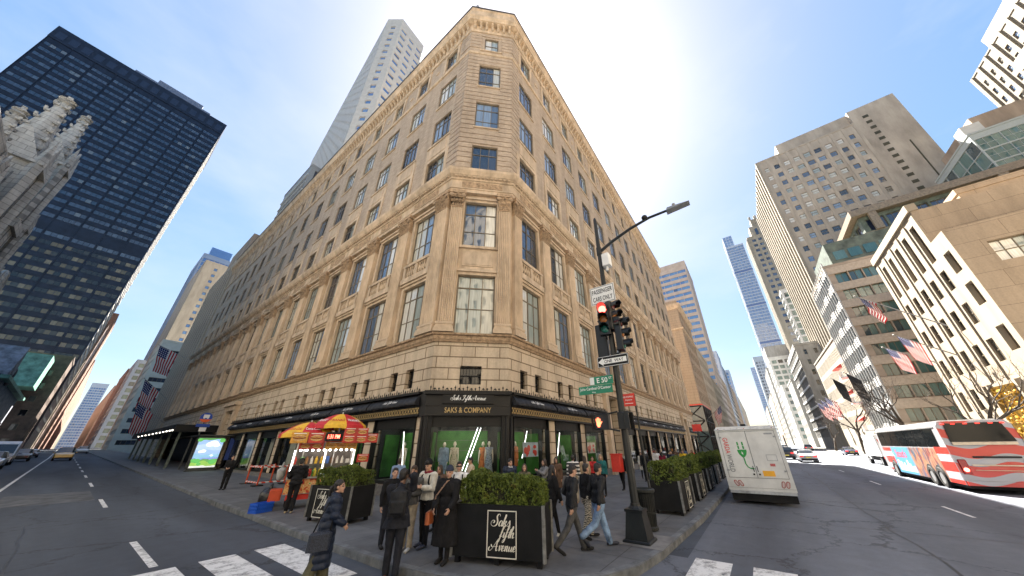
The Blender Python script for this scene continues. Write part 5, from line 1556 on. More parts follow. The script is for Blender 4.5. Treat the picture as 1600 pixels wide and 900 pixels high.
# ------------------------------------------------------------------ corner lamp post with its signs and signals
POLE = Vector((9.1, 3.05, .15))
POLE_M = mat('dark_green_post', (.012, .014, .014), .45, .2, var=.2, bump=.15, bs=20)
lp = thing('street_lamp', 'tall dark lamp post with long arm and square pedestal at the corner', 'street lamp', POLE)
b = MB()
def tap(z0, z1, r0, r1, n=8):
    b.lathe([(r0, z0), (r1, z1)], n)
b.bbox(-.33, .33, -.33, .33, 0, .06, .02)
b.hexa([(-.27, -.27, .06), (.27, -.27, .06), (.27, .27, .06), (-.27, .27, .06), (-.2, -.2, .62), (.2, -.2, .62), (.2, .2, .62), (-.2, .2, .62)])
b.box(-.225, .225, -.225, .225, .62, .68); b.lathe([(.19, .68), (.13, .74), (.12, .8)], 8)
b.build('pedestal', [POLE_M], lp)
b = MB(); b.lathe([(.105, .8), (.105, 1.0), (.095, 4), (.075, 8.7), (.06, 10.05), (.035, 10.15)], 8); b.build('shaft', [POLE_M], lp)
b = MB(); b.tube([(0, 0, 8.55), (0, -.5, 8.8), (0, -1.2, 9.05), (0, -1.9, 9.2), (0, -2.5, 9.2)], [.06, .055, .05, .045, .04], 8); b.tube([(0, 0, 8.45), (0, 0, 8.75)], .1, 8)
arm = b.build('arm', [POLE_M], lp)
b = MB(); b.ell((0, -1.75, 9.27), (.1, .1, .1), 10, 8); b.build('sensor', [BLACK], arm)
b = MB(); b.hexa([(-.13, -2.45, 9.12), (.13, -2.45, 9.12), (.13, -3.15, 9.16), (-.13, -3.15, 9.16), (-.09, -2.5, 9.26), (.09, -2.5, 9.26), (.06, -3.12, 9.22), (-.06, -3.12, 9.22)]); b.tube([(0, -2.7, 9.24), (0, -2.7, 9.36)], .05, 8)
b.build('lamp_head', [mat('lamp_grey', (.25, .26, .26), .5, .3, var=.15)], arm)
b = MB(); b.bbox(-.16, .12, -.36, -.1, 7.85, 8.35, .02); b.tube([(0, -.2, 7.85), (0, -.2, 7.7)], .05, 8); b.box(-.02, .02, -.12, .0, 8.0, 8.2)
b.build('camera_box', [WHITE], lp)
def plate(name, label, cat, c, w_, h_, bg_, fg, lines, border=None, rz=-pi / 2, tilt=0, th=.012, extra=None):
    """flat street sign with a turned edge, facing local -y"""
    t = thing(name, label, cat, c, rz)
    p = MB(); p.bbox(-w_ / 2, w_ / 2, -th, 0, -h_ / 2, h_ / 2, .004)
    o = p.build('sign_plate', [bg_], t)
    q = MB()
    if border:
        e, t_ = border
        for x0, x1, z0, z1 in ((-w_ / 2 + e, w_ / 2 - e, h_ / 2 - e - t_, h_ / 2 - e), (-w_ / 2 + e, w_ / 2 - e, -h_ / 2 + e, -h_ / 2 + e + t_), (-w_ / 2 + e, -w_ / 2 + e + t_, -h_ / 2 + e, h_ / 2 - e), (w_ / 2 - e - t_, w_ / 2 - e, -h_ / 2 + e, h_ / 2 - e)):
            q.box(x0, x1, -th - .003, -th, z0, z1)
    for s, x, z, w2, h2 in lines:
        text(q, s, (x, -th - .004, z), (1, 0, 0), (0, 0, 1), w2, h2)
    if extra: extra(q, th)
    q.build('lettering', [fg], o)
    b2 = MB(); b2.box(-.03, .03, 0, .05, -h_ / 2 + .02, h_ / 2 - .02); b2.build('bracket', [GREY], t)
    return t
plate('traffic_sign', 'white rectangular sign reading passenger cars only above the red signal', 'traffic sign', (8.96, 3.1, 6.93), .86, .66, WHITE, BLACK,
      [('PASSENGER', 0, .14, .72, .17), ('CARS ONLY', 0, -.14, .68, .17)], (.025, .014))
def arrow(q, th):
    q.add([(x, -th - .004, z) for x, z in ((-.46, 0), (-.30, .12), (-.30, .075), (.43, .075), (.43, -.075), (-.30, -.075), (-.30, -.12))], [(0, 1, 2, 3, 4, 5, 6)])
ow = plate('traffic_sign', 'black one way sign with white arrow below the signals', 'traffic sign', (8.95, 3.06, 4.64), .98, .34, BLACK, WHITE_TXT, [], (.012, .012), extra=arrow)
q = MB(); text(q, 'ONE  WAY', (.04, -.020, 0), (1, 0, 0), (0, 0, 1), .6, .10)
q.build('lettering', [BLACK], ow)
t = plate('street_sign', 'small green street sign reading E 50 St on the lamp post', 'street sign', (8.96, 3.5, 4.1), .74, .25, GREEN_SIGN, WHITE_TXT, [('E 50', .03, 0, .34, .15), ('ST', .29, .04, .10, .07)])
q = MB(); q.box(-.37, -.23, -.017, -.013, -.11, .11); q.build('landmark_panel', [WHITE], t)
plate('street_sign', 'long green street sign with a two line street name under the small one', 'street sign', (8.95, 3.72, 3.84), 1.1, .25, GREEN_SIGN, WHITE_TXT, [("John Cardinal O'Connor", 0, .03, 1.0, .115), ('Way', -.05, -.08, .12, .05)])
# signals
RL = lamp_mat('lit_red_lens', (1, .07, .05), 4.5); AL = mat('amber_lens', (.35, .12, .02), .25, var=.1); GL_ = mat('green_lens', (.015, .12, .09), .2, var=.1); RD = mat('red_lens', (.10, .01, .01), .25, var=.1)
def signal(label, loc, rz, lit, s=1.0, red=False):
    t = thing('traffic_signal', label, 'traffic light', loc, rz, 'traffic signals on the lamp post')
    b = MB(); b.bbox(-.17 * s, .17 * s, 0, .2, -.52 * s, .52 * s, .02)
    b.build('housing', [mat('signal_black', (.006, .0065, .0065), .4, var=.15)], t)
    for k, z in enumerate((.345, 0, -.345)):
        z *= s
        l = MB(); l.M = Matrix.Translation((0, -.005, z)) @ Matrix.Rotation(pi / 2, 4, 'X'); l.lathe([(.13 * s, -.01), (.12 * s, .02), (.07 * s, .045), (.01, .052)], 16)
        l.build('lens', [(RL if lit == 0 and k == 0 else RD, AL, GL_)[k]], t)
        v = MB()
        vs, fs = [], []
        n = 14
        for i in range(n + 1):
            a = -.35 + (pi + .7) * i / n
            dz = .27 if .15 < i / n < .85 else .2
            for y, r in ((0, .145), (-dz, .15)):
                vs.append((r * s * cos(a), y, z + r * s * sin(a)))
            for y, r in ((-dz, .138), (0, .133)):
                vs.append((r * s * cos(a), y, z + r * s * sin(a)))
        for i in range(n):
            for j in range(4):
                fs.append((i * 4 + j, i * 4 + (j + 1) % 4, i * 4 + 4 + (j + 1) % 4, i * 4 + 4 + j))
        v.add(vs, fs); v.build('visor', [MATS['signal_black']], t)
    b = MB(); b.tube([(0, .12, .5 * s), (0, .2, .58 * s), (0, .34, .58 * s)], .025, 6); b.tube([(0, .12, -.5 * s), (0, .2, -.58 * s), (0, .34, -.58 * s)], .025, 6); b.build('bracket', [POLE_M], t)
    return t
signal('signal head showing lit red, facing us on the lamp post', (8.8, 3.12, 5.98), R(-78), 0)
signal('dark signal head turned sideways, upper of the two right ones', (9.0, 2.83, 6.1), R(-12), -1, .95)
signal('dark signal head turned sideways, lower of the two right ones', (9.1, 2.68, 5.48), R(8), -1, 1.05)
signal('signal head seen from behind at the lower left of the post', (9.35, 3.42, 5.42), R(95), -1, 1.05)
def ped(label, loc, rz, lit):
    t = thing('pedestrian_signal', label, 'crossing signal', loc, rz)
    b = MB(); b.bbox(-.22, .22, 0, .2, -.22, .22, .025); b.box(-.25, .25, -.12, 0, .22, .235); b.box(-.25, -.235, -.12, 0, -.22, .22); b.box(.235, .25, -.12, 0, -.22, .22)
    b.build('housing', [MATS['signal_black']], t)
    b = MB(); b.box(-.19, .19, -.006, -.001, -.19, .19); b.build('screen', [mat('signal_screen', (.02, .022, .03), .2, var=0)], t)
    if lit:
        h = MB()
        x0, z0 = -.08, -.02
        for i, (dx, l) in enumerate(((-.05, .10), (-.018, .13), (.014, .125), (.045, .095))):
            h.tube([(x0 + dx, -.012, z0), (x0 + dx * 1.25, -.012, z0 + l)], .0135, 6)
        h.tube([(x0 + .05, -.012, z0 - .05), (x0 + .105, -.012, z0 + .02)], .0135, 6)
        h.prism([(x0 - .062, -.010, z0 + .01), (x0 + .06, -.010, z0 + .01), (x0 + .055, -.010, z0 - .08), (x0 + .025, -.010, z0 - .13), (x0 - .03, -.010, z0 - .13), (x0 - .058, -.010, z0 - .07)], (0, -.008, 0))
        h.build('hand_symbol', [lamp_mat('lit_orange_hand', (1, .16, .07), 1.6)], t)
    b = MB(); b.tube([(.0, .1, .18), (.45, .2, .26)], .025, 6); b.tube([(.0, .1, -.16), (.45, .2, -.26)], .025, 6); b.build('bracket', [POLE_M], t)
ped('pedestrian signal with a lit orange hand on the lamp post', (8.88, 3.62, 2.92), R(-88), True)
ped('pedestrian signal seen from its side behind the lamp post', (9.0, 2.9, 2.92), R(2), False)
# slim post with two red plates
t = thing('parking_sign', 'slim dark post with a small red parking plate behind the litter bin', 'parking sign', (11.6, 3.35, .15))
b = MB(); b.tube([(0, 0, 0), (0, 0, 3.85)], .03, 8); b.build('post', [POLE_M], t)
b = MB(); b.bbox(-.012, 0, -.02, .42, 3.42, 3.86, .003); o = b.build('sign_plate', [RED], t, (-.04, 0, 0))
b = MB(); text(b, 'NO STOPPING', (-.055, .2, 3.74), (0, -1, 0), (0, 0, 1), .36, .06); text(b, 'Anytime', (-.055, .2, 3.63), (0, -1, 0), (0, 0, 1), .26, .06); b.box(-.056, -.053, .05, .35, 3.5, 3.52)
b.build('lettering', [WHITE_TXT], o)
t = thing('parking_sign', 'distant red parking plate on a thin post along the planters', 'parking sign', (22.4, 3.0, .15))
b = MB(); b.tube([(0, 0, 0), (0, 0, 3.3)], .03, 8); b.build('post', [POLE_M], t)
b = MB(); b.bbox(-.04, -.028, -.25, .25, 2.85, 3.25, .003); b.build('sign_plate', [RED], t)
# litter bin of dark steel slats
t = thing('litter_bin', 'round dark slatted litter bin on the pavement behind the lamp post', 'litter bin', (10.35, 3.2, .15))
BIN = mat('bin_steel', (.012, .014, .012), .5, .3, var=.2)
b = MB()
for i in range(30):
    a = 2 * pi * i / 30
    c_, s_ = cos(a), sin(a)
    b.prism([(.26 * c_ - .016 * s_, .26 * s_ + .016 * c_, .1), (.26 * c_ + .016 * s_, .26 * s_ - .016 * c_, .1), (.31 * c_ + .016 * s_, .31 * s_ - .016 * c_, .92), (.31 * c_ - .016 * s_, .31 * s_ + .016 * c_, .92)], (-.012 * c_, -.012 * s_, 0))
b.build('slatted_side', [BIN], t)
b = MB(); b.lathe([(.24, .1), (.285, .88), (.27, .88), (.22, .12)], 20); b.build('liner', [BLACK_MATT], t)
b = MB(); b.lathe([(.31, .88), (.34, .92), (.34, .98), (.3, 1.0), (.26, .96), (.26, .88)], 24); b.lathe([(.27, .4), (.293, .4), (.295, .44), (.27, .44)], 24); b.build('rim', [BIN], t)
b = MB(); b.lathe([(.25, 0), (.29, .02), (.29, .08), (.26, .11)], 20); b.build('base', [BIN], t)

# ------------------------------------------------------------------ planters with clipped hedges
LEAF = None
def leaf_mat(name, a, b_):
    m, N, L, B = new_mat(name)
    ge = N.new('ShaderNodeNewGeometry'); tc = N.new('ShaderNodeTexCoord')
    nz = N.new('ShaderNodeTexNoise'); nz.inputs['Scale'].default_value = 5; nz.inputs['Detail'].default_value = 4
    L.new(tc.outputs['Object'], nz.inputs[0])
    ad = N.new('ShaderNodeMath'); ad.operation = 'MULTIPLY_ADD'; ad.inputs[1].default_value = .55
    L.new(ge.outputs['Random Per Island'], ad.inputs[0]); 
    mr = N.new('ShaderNodeMapRange'); mr.inputs[1].default_value, mr.inputs[2].default_value = .35, .7; mr.inputs[4].default_value = .5
    L.new(nz.outputs[0], mr.inputs[0]); L.new(mr.outputs[0], ad.inputs[2])
    cr = N.new('ShaderNodeValToRGB'); e = cr.color_ramp.elements
    e[0].position = 0; e[0].color = (*a, 1); e[1].position = .9; e[1].color = (*b_, 1)
    k = e.new(.97); k.color = (.16, .11, .03, 1)
    L.new(ad.outputs[0], cr.inputs[0]); L.new(cr.outputs[0], B.inputs['Base Color'])
    B.inputs['Roughness'].default_value = .6
    B.inputs['Specular IOR Level'].default_value = .25
    return m
LEAF = leaf_mat('hedge_leaf', (.018, .036, .008), (.16, .205, .038))
TWIG = mat('hedge_twig_core', (.03, .032, .015), .9, var=.3)
def hedge_mesh(lx, ly, h, n, seed, ls=.035):
    """clipped shrubs: leaf-sized faces through an uneven box, sparse twigs inside"""
    rd = random.Random(seed)
    b = MB()
    bumps = [(rd.uniform(-lx, lx) / 2, rd.uniform(-ly, ly) / 2, rd.uniform(.03, .08)) for _ in range(9)]
    def top(x, y):
        return h * (.92 + .09 * noise.noise(Vector((x * 1.6 + seed, y * 1.6, 0)))) + sum(bz * math.exp(-((x - bx) ** 2 + (y - by) ** 2) / .09) for bx, by, bz in bumps) - .06
    b.M = None
    for i in range(n):
        u = rd.random()
        # mostly near the outer skin, some deep inside
        x, y, z = rd.uniform(-1, 1), rd.uniform(-1, 1), rd.uniform(0, 1)
        f = rd.randrange(10)
        if f < 4: z = 1 - rd.random() ** 2 * .22
        elif f < 6: y = -1 + rd.random() ** 2 * .25
        elif f < 7: y = 1 - rd.random() ** 2 * .25
        elif f < 8: x = -1 + rd.random() ** 2 * .12
        elif f < 9: x = 1 - rd.random() ** 2 * .12
        rr = 1 - .06 * (z ** 6)
        bulge = 1 + .10 * noise.noise(Vector((x * lx * 2.2, y * ly * 2.2, z * h * 2.5 + seed))) + .05 * noise.noise(Vector((x * lx * 7, y * ly * 7, z * h * 7)))
        px, py = x * lx / 2 * rr * bulge, y * ly / 2 * rr * bulge
        pz = -.06 + z * (top(px, py) + .06) + .03 * noise.noise(Vector((px * 9, py * 9, seed)))
        if noise.noise(Vector((px * 4.2, py * 4.2, pz * 5 + seed))) < -.27 and rd.random() < .85: continue
        s = ls * rd.uniform(.55, 1.4)
        a = Vector((rd.gauss(0, 1), rd.gauss(0, 1), rd.gauss(0, 1) + .35)).normalized()
        e1 = a.orthogonal().normalized(); e1.rotate(Matrix.Rotation(rd.uniform(0, 6.28), 3, a)); e2 = a.cross(e1)
        p = Vector((px, py, pz))
        b.add([tuple(p - e1 * s), tuple(p - e2 * s * .5 + a * s * .15), tuple(p + e1 * s), tuple(p + e2 * s * .5 + a * s * .15)], [(0, 1, 2, 3)], 0)
    # added dark core that blocks light between the leaves
    vs, fs = [], []
    nx, ny = 18, 8
    for j in range(ny + 1):
        for i in range(nx + 1):
            x, y = (i / nx - .5) * lx * .86, (j / ny - .5) * ly * .8
            edge = min(i, nx - i, j, ny - j) == 0
            vs.append((x, y, -.08 if edge else top(x, y) * .82))
    for j in range(ny):
        for i in range(nx):
            fs.append((j * (nx + 1) + i, j * (nx + 1) + i + 1, (j + 1) * (nx + 1) + i + 1, (j + 1) * (nx + 1) + i))
    b.add(vs, fs, 1)
    for i in range(40):
        x, y = rd.uniform(-.45, .45) * lx, rd.uniform(-.45, .45) * ly
        b.tube([(x, y, -.1), (x + rd.uniform(-.06, .06), y + rd.uniform(-.06, .06), top(x, y) * .95)], [.01, .004], 4, 1)
    return b.mesh('hedge', [LEAF, TWIG])
PL_BLACK = mat('planter_black', (.0045, .0045, .005), .55, var=.35, vs=2.2, bump=.25, bs=6, spec=.3)
def planter(label, loc, rz, lx, ly, h, hh, seed, n, sign_side, ls=.035, hedge=None, name='planter', off=.12):
    t = thing(name, label, 'planter', loc, rz, 'black planters with hedges along the kerb')
    b = MB()
    X, Y = lx / 2, ly / 2
    b.box(-X, X, -Y, -Y + .05, .12, h); b.box(-X, X, Y - .05, Y, .12, h); b.box(-X, -X + .05, -Y + .05, Y - .05, .12, h); b.box(X - .05, X, -Y + .05, Y - .05, .12, h)
    b.box(-X + .05, X - .05, -Y + .05, Y - .05, .12, h - .08)
    b.build('box', [PL_BLACK], t)
    b = MB(); b.box(-.035, .035, -.012, .012, .1, h + .01); b.box(-.012, .012, -.035, .035, .1, h + .01)
    cs_ = b.mesh('corner_strip', [mat('worn_steel_strip', (.28, .28, .27), .5, .6, var=.3, vs=5)])
    for sx in (-1, 1):
        for sy in (-1, 1):
            put('corner_strip', cs_, t, (sx * X, sy * Y, 0))
    b = MB(); b.box(-.05, .05, -.05, .05, 0, .12); fm_ = b.mesh('foot', [BLACK_IRON])
    for sx in (-1, 0, 1):
        for sy in (-1, 1):
            put('foot', fm_, t, (sx * (X - .12), sy * (Y - .1), 0))
    for sd in sign_side:
        b = MB(); w_, h_ = .64, .80
        zc = h * .52
        if sd == 'front':
            b.M = Matrix.Translation((off, -Y - .022, zc))
        else:
            b.M = Matrix.Translation((X + .022, 0, zc)) @ Matrix.Rotation(pi / 2, 4, 'Z') if sd == 'right' else Matrix.Translation((-X - .022, 0, zc)) @ Matrix.Rotation(-pi / 2, 4, 'Z')
        b.box(-w_ / 2, w_ / 2, 0, .02, -h_ / 2, h_ / 2)
        for x0, x1, z0, z1 in ((-w_ / 2, w_ / 2, h_ / 2 - .018, h_ / 2), (-w_ / 2, w_ / 2, -h_ / 2, -h_ / 2 + .018), (-w_ / 2, -w_ / 2 + .018, -h_ / 2, h_ / 2), (w_ / 2 - .018, w_ / 2, -h_ / 2, h_ / 2)):
            b.box(x0, x1, -.006, 0, z0, z1, 1)
        script_text(b, 'Saks', (-.20, -.002, .13), (1, 0, 0), (0, 0, 1), .095, 1, .15)
        script_text(b, 'fifth', (-.05, -.002, -.06), (1, 0, 0), (0, 0, 1), .092, 1, .15)
        script_text(b, 'Avenue', (-.23, -.002, -.28), (1, 0, 0), (0, 0, 1), .088, 1, .15)
        b.build('name_plate', [BLACK, mat('cream_lettering', (.72, .69, .6), .5, var=0)], t)
    hm = hedge or hedge_mesh(lx - .1, ly - .1, hh, n, seed, ls)
    o = put('hedge', hm, t, (0, 0, h - .06))
    return t
planter('big black planter with a long dense hedge and framed name plate, nearest to us', (6.21, 5.06, .146), math.atan2(-1.87, .70), 2.0, .8, 1.03, .62, 3, 15000, ('front',))
planter('black planter with a name plate beside the food cart', (6.16, 12.1, .146), R(-78), 1.95, .95, 1.03, .6, 9, 8000, ('front',), off=-.3)
hm = hedge_mesh(2.1, .95, .72, 7000, 21, .04)
for i, (x, lab) in enumerate(((13.75, 'black planter with a bushy hedge just past the litter bin'), (17.2, 'second black hedge planter past the litter bin'), (20.7, 'third black hedge planter past the litter bin'),
                              (24.2, 'fourth black hedge planter past the litter bin, by the van'), (27.7, 'farthest black hedge planter past the litter bin'))):
    planter(lab, (x, 3.15, .146), 0, 2.1, 1.0, 1.0, .7, 5, 0, ('front',), hedge=hm)

# ------------------------------------------------------------------ flags
def us_flag_mat():
    m, N, L, B = new_mat('us_flag')
    uv = N.new('ShaderNodeUVMap')
    sp = N.new('ShaderNodeSeparateXYZ'); L.new(uv.outputs[0], sp.inputs[0])
    def mth(op, a, b_=None, clamp=False):
        n = N.new('ShaderNodeMath'); n.operation = op; n.use_clamp = clamp
        for i, q in enumerate((a, b_)):
            if q is None: continue
            if isinstance(q, (int, float)): n.inputs[i].default_value = q
            else: L.new(q, n.inputs[i])
        return n.outputs[0]
    st = mth('MODULO', mth('FLOOR', mth('MULTIPLY', sp.outputs[1], 13)), 2)
    mx = N.new('ShaderNodeMix'); mx.data_type = 'RGBA'
    mx.inputs[6].default_value = (.42, .018, .022, 1); mx.inputs[7].default_value = (.72, .70, .67, 1)
    L.new(st, mx.inputs[0])
    can = mth('MULTIPLY', mth('LESS_THAN', sp.outputs[0], .4), mth('GREATER_THAN', sp.outputs[1], 6 / 13))
    fx = mth('SUBTRACT', mth('FRACT', mth('MULTIPLY', sp.outputs[0], 11 / .4 * .5)), .5)
    fy = mth('SUBTRACT', mth('FRACT', mth('MULTIPLY', sp.outputs[1], 9 * 13 / 7 * .55)), .5)
    star = mth('LESS_THAN', mth('ADD', mth('MULTIPLY', fx, fx), mth('MULTIPLY', fy, fy)), .06)
    cm = N.new('ShaderNodeMix'); cm.data_type = 'RGBA'
    cm.inputs[6].default_value = (.02, .025, .12, 1); cm.inputs[7].default_value = (.7, .7, .7, 1)
    L.new(star, cm.inputs[0])
    fm = N.new('ShaderNodeMix'); fm.data_type = 'RGBA'
    L.new(can, fm.inputs[0]); L.new(mx.outputs[2], fm.inputs[6]); L.new(cm.outputs[2], fm.inputs[7])
    L.new(fm.outputs[2], B.inputs['Base Color'])
    B.inputs['Roughness'].default_value = .8
    tr = N.new('ShaderNodeBsdfTranslucent'); L.new(fm.outputs[2], tr.inputs[0])
    ms = N.new('ShaderNodeMixShader'); ms.inputs[0].default_value = .35
    L.new(B.outputs[0], ms.inputs[1]); L.new(tr.outputs[0], ms.inputs[2]); L.new(ms.outputs[0], N['Material Output'].inputs[0])
    return m
USF = us_flag_mat()
def flag(label, base, tip, L_, H_, m, seed, group=None, name='flag', drape=.25, f0=.97, hang=(0, 0, -1)):
    """flag hoisted on a slanted pole fixed to a wall: hoist along the pole near its tip, fly hanging away"""
    base, tip = Vector(base), Vector(tip)
    t = thing(name, label, 'flag', base, 0, group)
    ax = (tip - base); Ln = ax.length; ax.normalize()
    b = MB(); b.tube([(0, 0, 0), tuple(ax * Ln)], [.07, .045], 8); b.ell(tuple(ax * (Ln + .08)), (.12, .12, .12), 8, 6)
    b.build('flag_pole', [mat('pole_grey', (.30, .29, .27), .5, .3, var=.1)], t)
    hoist0 = ax * (Ln * f0); hoist1 = ax * (Ln * f0 - H_)
    dn = Vector(hang).normalized()
    vs, fs, uv = [], [], []
    nx, ny = 22, 12
    side = ax.cross(dn).normalized()
    for j in range(ny + 1):
        for i in range(nx + 1):
            u, v = i / nx, j / ny
            p = hoist1.lerp(hoist0, v) + dn * (L_ * u) 
            p += side * (.16 * H_ * sin(u * 7 + v * 2.5 + seed) * u ** .6 + .05 * H_ * sin(u * 15 + v * 4)) 
            p -= ax * (H_ * drape * u * (v))
            vs.append(tuple(p)); uv.append((u, v))
    for j in range(ny):
        for i in range(nx):
            a = j * (nx + 1) + i
            fs.append((a, a + 1, a + nx + 2, a + nx + 1))
    b = MB(); b.add(vs, fs)
    me = b.mesh('cloth', [m], True)
    ul = me.uv_layers.new(name='UVMap')
    for lp_ in me.loops:
        ul.data[lp_.index].uv = uv[lp_.vertex_index]
    put('cloth', me, t)
    return t
g = 'american flags on the store side wall'
flag('american flag on the store side wall, topmost of three', (10.2, 107.4, 22.4), (5.2, 107.2, 24.4), 5.4, 3.5, USF, .3, g)
flag('american flag on the store side wall, middle of three', (10.2, 103.1, 12.2), (5.4, 102.9, 16.2), 5.2, 3.4, USF, 1.7, g)
flag('american flag on the store side wall, lowest of three', (10.2, 94.3, 7.2), (5.5, 94.1, 10.8), 4.8, 3.2, USF, 3.1, g)
g = 'american flags on the limestone building'
flag('big sunlit american flag flying from the limestone building', (51.6, -19.6, 13.6), (56.2, -15.5, 20.2), 2.9, 2.2, USF, .4, g, drape=.5)
flag('american flag behind the twigs of the bare tree, left one', (58.0, -19.6, 10.8), (59.3, -16.4, 13.6), 2.6, 1.9, USF, 1.4, g)
flag('american flag behind the twigs of the bare tree, right one', (53.0, -19.6, 10.6), (54.2, -16.4, 13.9), 2.6, 1.9, USF, 2.6, g)
BLK_FL = mat('black_banner_cloth', (.012, .012, .014), .8, var=.2)
for i, (x, z, lab) in enumerate(((83, 13.2, 'black banner hanging on the banded building, nearer one'), (96, 14.2, 'black banner hanging on the banded building, farther one'))):
    flag(lab, (x, -19.6, z - 2), (x + 1.2, -16.6, z + 1.4), 4.0, 2.4, BLK_FL, i * 2.0, 'black banners on the banded building')
for i in range(3):
    flag(('small american flag by the slotted building, nearest of three', 'small american flag by the slotted building, middle of three', 'small american flag by the slotted building, farthest of three')[i],
         (112 + i * 7, -19.8, 10.5), (113.5 + i * 7, -16.4, 13.2), 4.0, 2.6, USF, i * 1.3, 'small flags by the slotted building')
flag('american flag in the shade above the white van', (100, 10.0, 8.6), (98.6, 6.2, 11.6), 3.6, 2.5, USF, 2.2, drape=.4)

# ------------------------------------------------------------------ bare street trees
BARK = mat('dark_bark', (.055, .042, .032), .9, var=.3, vs=6, bump=.6, bs=20)
def tree(label, loc, h, seed, lean=(0, 0), dens=1.0):
    rd = random.Random(seed)
    t = thing('bare_tree', label, 'tree', loc, 0, 'bare street trees before the stone fronts')
    tr, cr = MB(), MB()
    def grow(p, d, L, r, lvl):
        k = 4 if lvl < 3 else 3
        pts = [p]; rs = [r]
        for i in range(k):
            d = (d + Vector((rd.gauss(0, .13), rd.gauss(0, .13), rd.gauss(.05, .10)))).normalized()
            p = p + d * (L / k)
            pts.append(p); rs.append(r * (1 - .4 * (i + 1) / k))
        (tr if lvl == 0 else cr).tube(pts, rs, 7 if lvl == 0 else (5 if lvl < 3 else 3))
        if lvl >= 5: return
        n = (4 if lvl == 0 else 3 if lvl < 4 else 3)
        for i in range(n):
            q = pts[-1] if i < 2 else pts[rd.randrange(2, k + 1)]
            a = rd.uniform(0, 2 * pi)
            sp = rd.uniform(.35, .85)
            o = d.orthogonal().normalized(); o.rotate(Matrix.Rotation(a, 3, d))
            nd = (d * cos(sp) + o * sin(sp) + Vector((0, 0, .10))).normalized()
            grow(q, nd, L * rd.uniform(.58, .78), rs[-1] * rd.uniform(.7, .86), lvl + 1)
    grow(Vector((0, 0, 0)), Vector((lean[0], lean[1], 1)).normalized(), h * .34, h * .03, 0)
    tr.build('trunk', [BARK], t, smooth=True); cr.build('crown', [BARK], t)
    return t
tree('bare tree with dark spreading limbs rising behind the tour bus', (48.5, -16.4, .15), 10.5, 5, (-.05, .05))
tree('pale bare tree with a haze of twigs before the banded building', (66, -16.2, .15), 12, 11)
tree('pale bare tree leaning left over the small box truck', (92, -16.0, .15), 12, 17, (.12, 0))
tree('distant bare tree near the small flags', (122, -15.8, .15), 9.5, 23)

# ------------------------------------------------------------------ shelter, bus stop pole, barricade, crate, bags
SHEL = mat('shelter_steel', (.10, .105, .10), .4, .5, var=.15)
t = thing('bus_shelter', 'glass bus shelter with a lit cartoon landscape poster on its end', 'bus shelter', (8.6, 45, .15 + gz(44)))
b = MB(); b.bbox(-1.0, 1.05, -.12, .12, .12, 3.05, .03); b.box(-1.1, 1.15, -.2, .2, 0, .12); pb = b.build('poster_case', [SHEL], t)
def poster_mat():
    m, N, L, B = new_mat('lit_poster')
    tc = N.new('ShaderNodeTexCoord'); sp = N.new('ShaderNodeSeparateXYZ'); L.new(tc.outputs['Object'], sp.inputs[0])
    nz = N.new('ShaderNodeTexNoise'); nz.inputs['Scale'].default_value = 1.5; nz.inputs['Detail'].default_value = 1; L.new(tc.outputs['Object'], nz.inputs[0])
    ad = N.new('ShaderNodeMath'); ad.operation = 'MULTIPLY_ADD'; ad.inputs[1].default_value = .5; L.new(nz.outputs[0], ad.inputs[0]); L.new(sp.outputs[2], ad.inputs[2])
    mr = N.new('ShaderNodeMapRange'); mr.inputs[1].default_value, mr.inputs[2].default_value = .2, 3.3; L.new(ad.outputs[0], mr.inputs[0])
    cr = N.new('ShaderNodeValToRGB'); cr.color_ramp.interpolation = 'CONSTANT'; e = cr.color_ramp.elements
    e[0].position = 0; e[0].color = (.85, .88, .85, 1); e[1].position = .16; e[1].color = (.35, .62, .12, 1)
    for p, c in ((.27, (.16, .42, .12)), (.33, (.30, .36, .85)), (.38, (.33, .62, .85)), (.5, (.42, .62, .95)), (.62, (.55, .74, 1)), (.78, (.38, .58, .95)), (.9, (.12, .36, .10))):
        k = e.new(p); k.color = (*c, 1)
    L.new(mr.outputs[0], cr.inputs[0])
    L.new(cr.outputs[0], B.inputs['Base Color']); L.new(cr.outputs[0], B.inputs['Emission Color']); B.inputs['Emission Strength'].default_value = .09
    return m
b = MB(); b.box(-.9, .95, -.135, -.122, .3, 2.92); b.build('poster', [poster_mat()], pb)
for cl in (((.0, 2.35, .3), (.25, 2.45, .36), (.5, 2.3, .26)), ((-.5, 1.7, .16), (-.3, 1.75, .2)), ((.4, 1.35, .12),)):
    b = MB()
    for x, z, s in cl: b.ell((x, -.136, z), (s, .006, s * .7), 12, 6)
    b.build('poster_cloud', [lamp_mat('poster_white', (.72, .82, 1), .5)], pb)
b = MB()
for x, z, s in ((-.75, .95, .2), (-.5, .88, .25), (.62, .8, .3), (-.82, 2.75, .2), (.85, 2.7, .22), (-.3, .62, .16)):
    b.ell((x, -.14, z), (s, .006, s * .8), 10, 6)
b.build('poster_bushes', [lamp_mat('poster_green', (.12, .42, .10), .4)], pb)
b = MB(); b.box(-1.0, 2.2, -.3, 4.2, 3.12, 3.22); b.build('roof', [SHEL], t)
b = MB()
for x, y in ((1.9, -.1), (1.9, 4.0), (-.85, 4.0)): b.box(x - .06, x + .06, y - .06, y + .06, 0, 3.12)
b.build('post', [SHEL], t)
b = MB(); b.box(1.88, 1.92, 0, 3.9, .4, 2.9); b.build('glass_wall', [SHOP_GLASS], t)
b = MB(); b.box(1.45, 1.8, -.16, -.08, .9, 2.9); text(b, 'bus stop', (1.62, -.165, 1.95), (0, 0, 1), (-1, 0, 0), .01, .01) if False else None
b.build('blue_panel', [mat('navy_panel', (.02, .05, .22), .5, var=.05)], t)
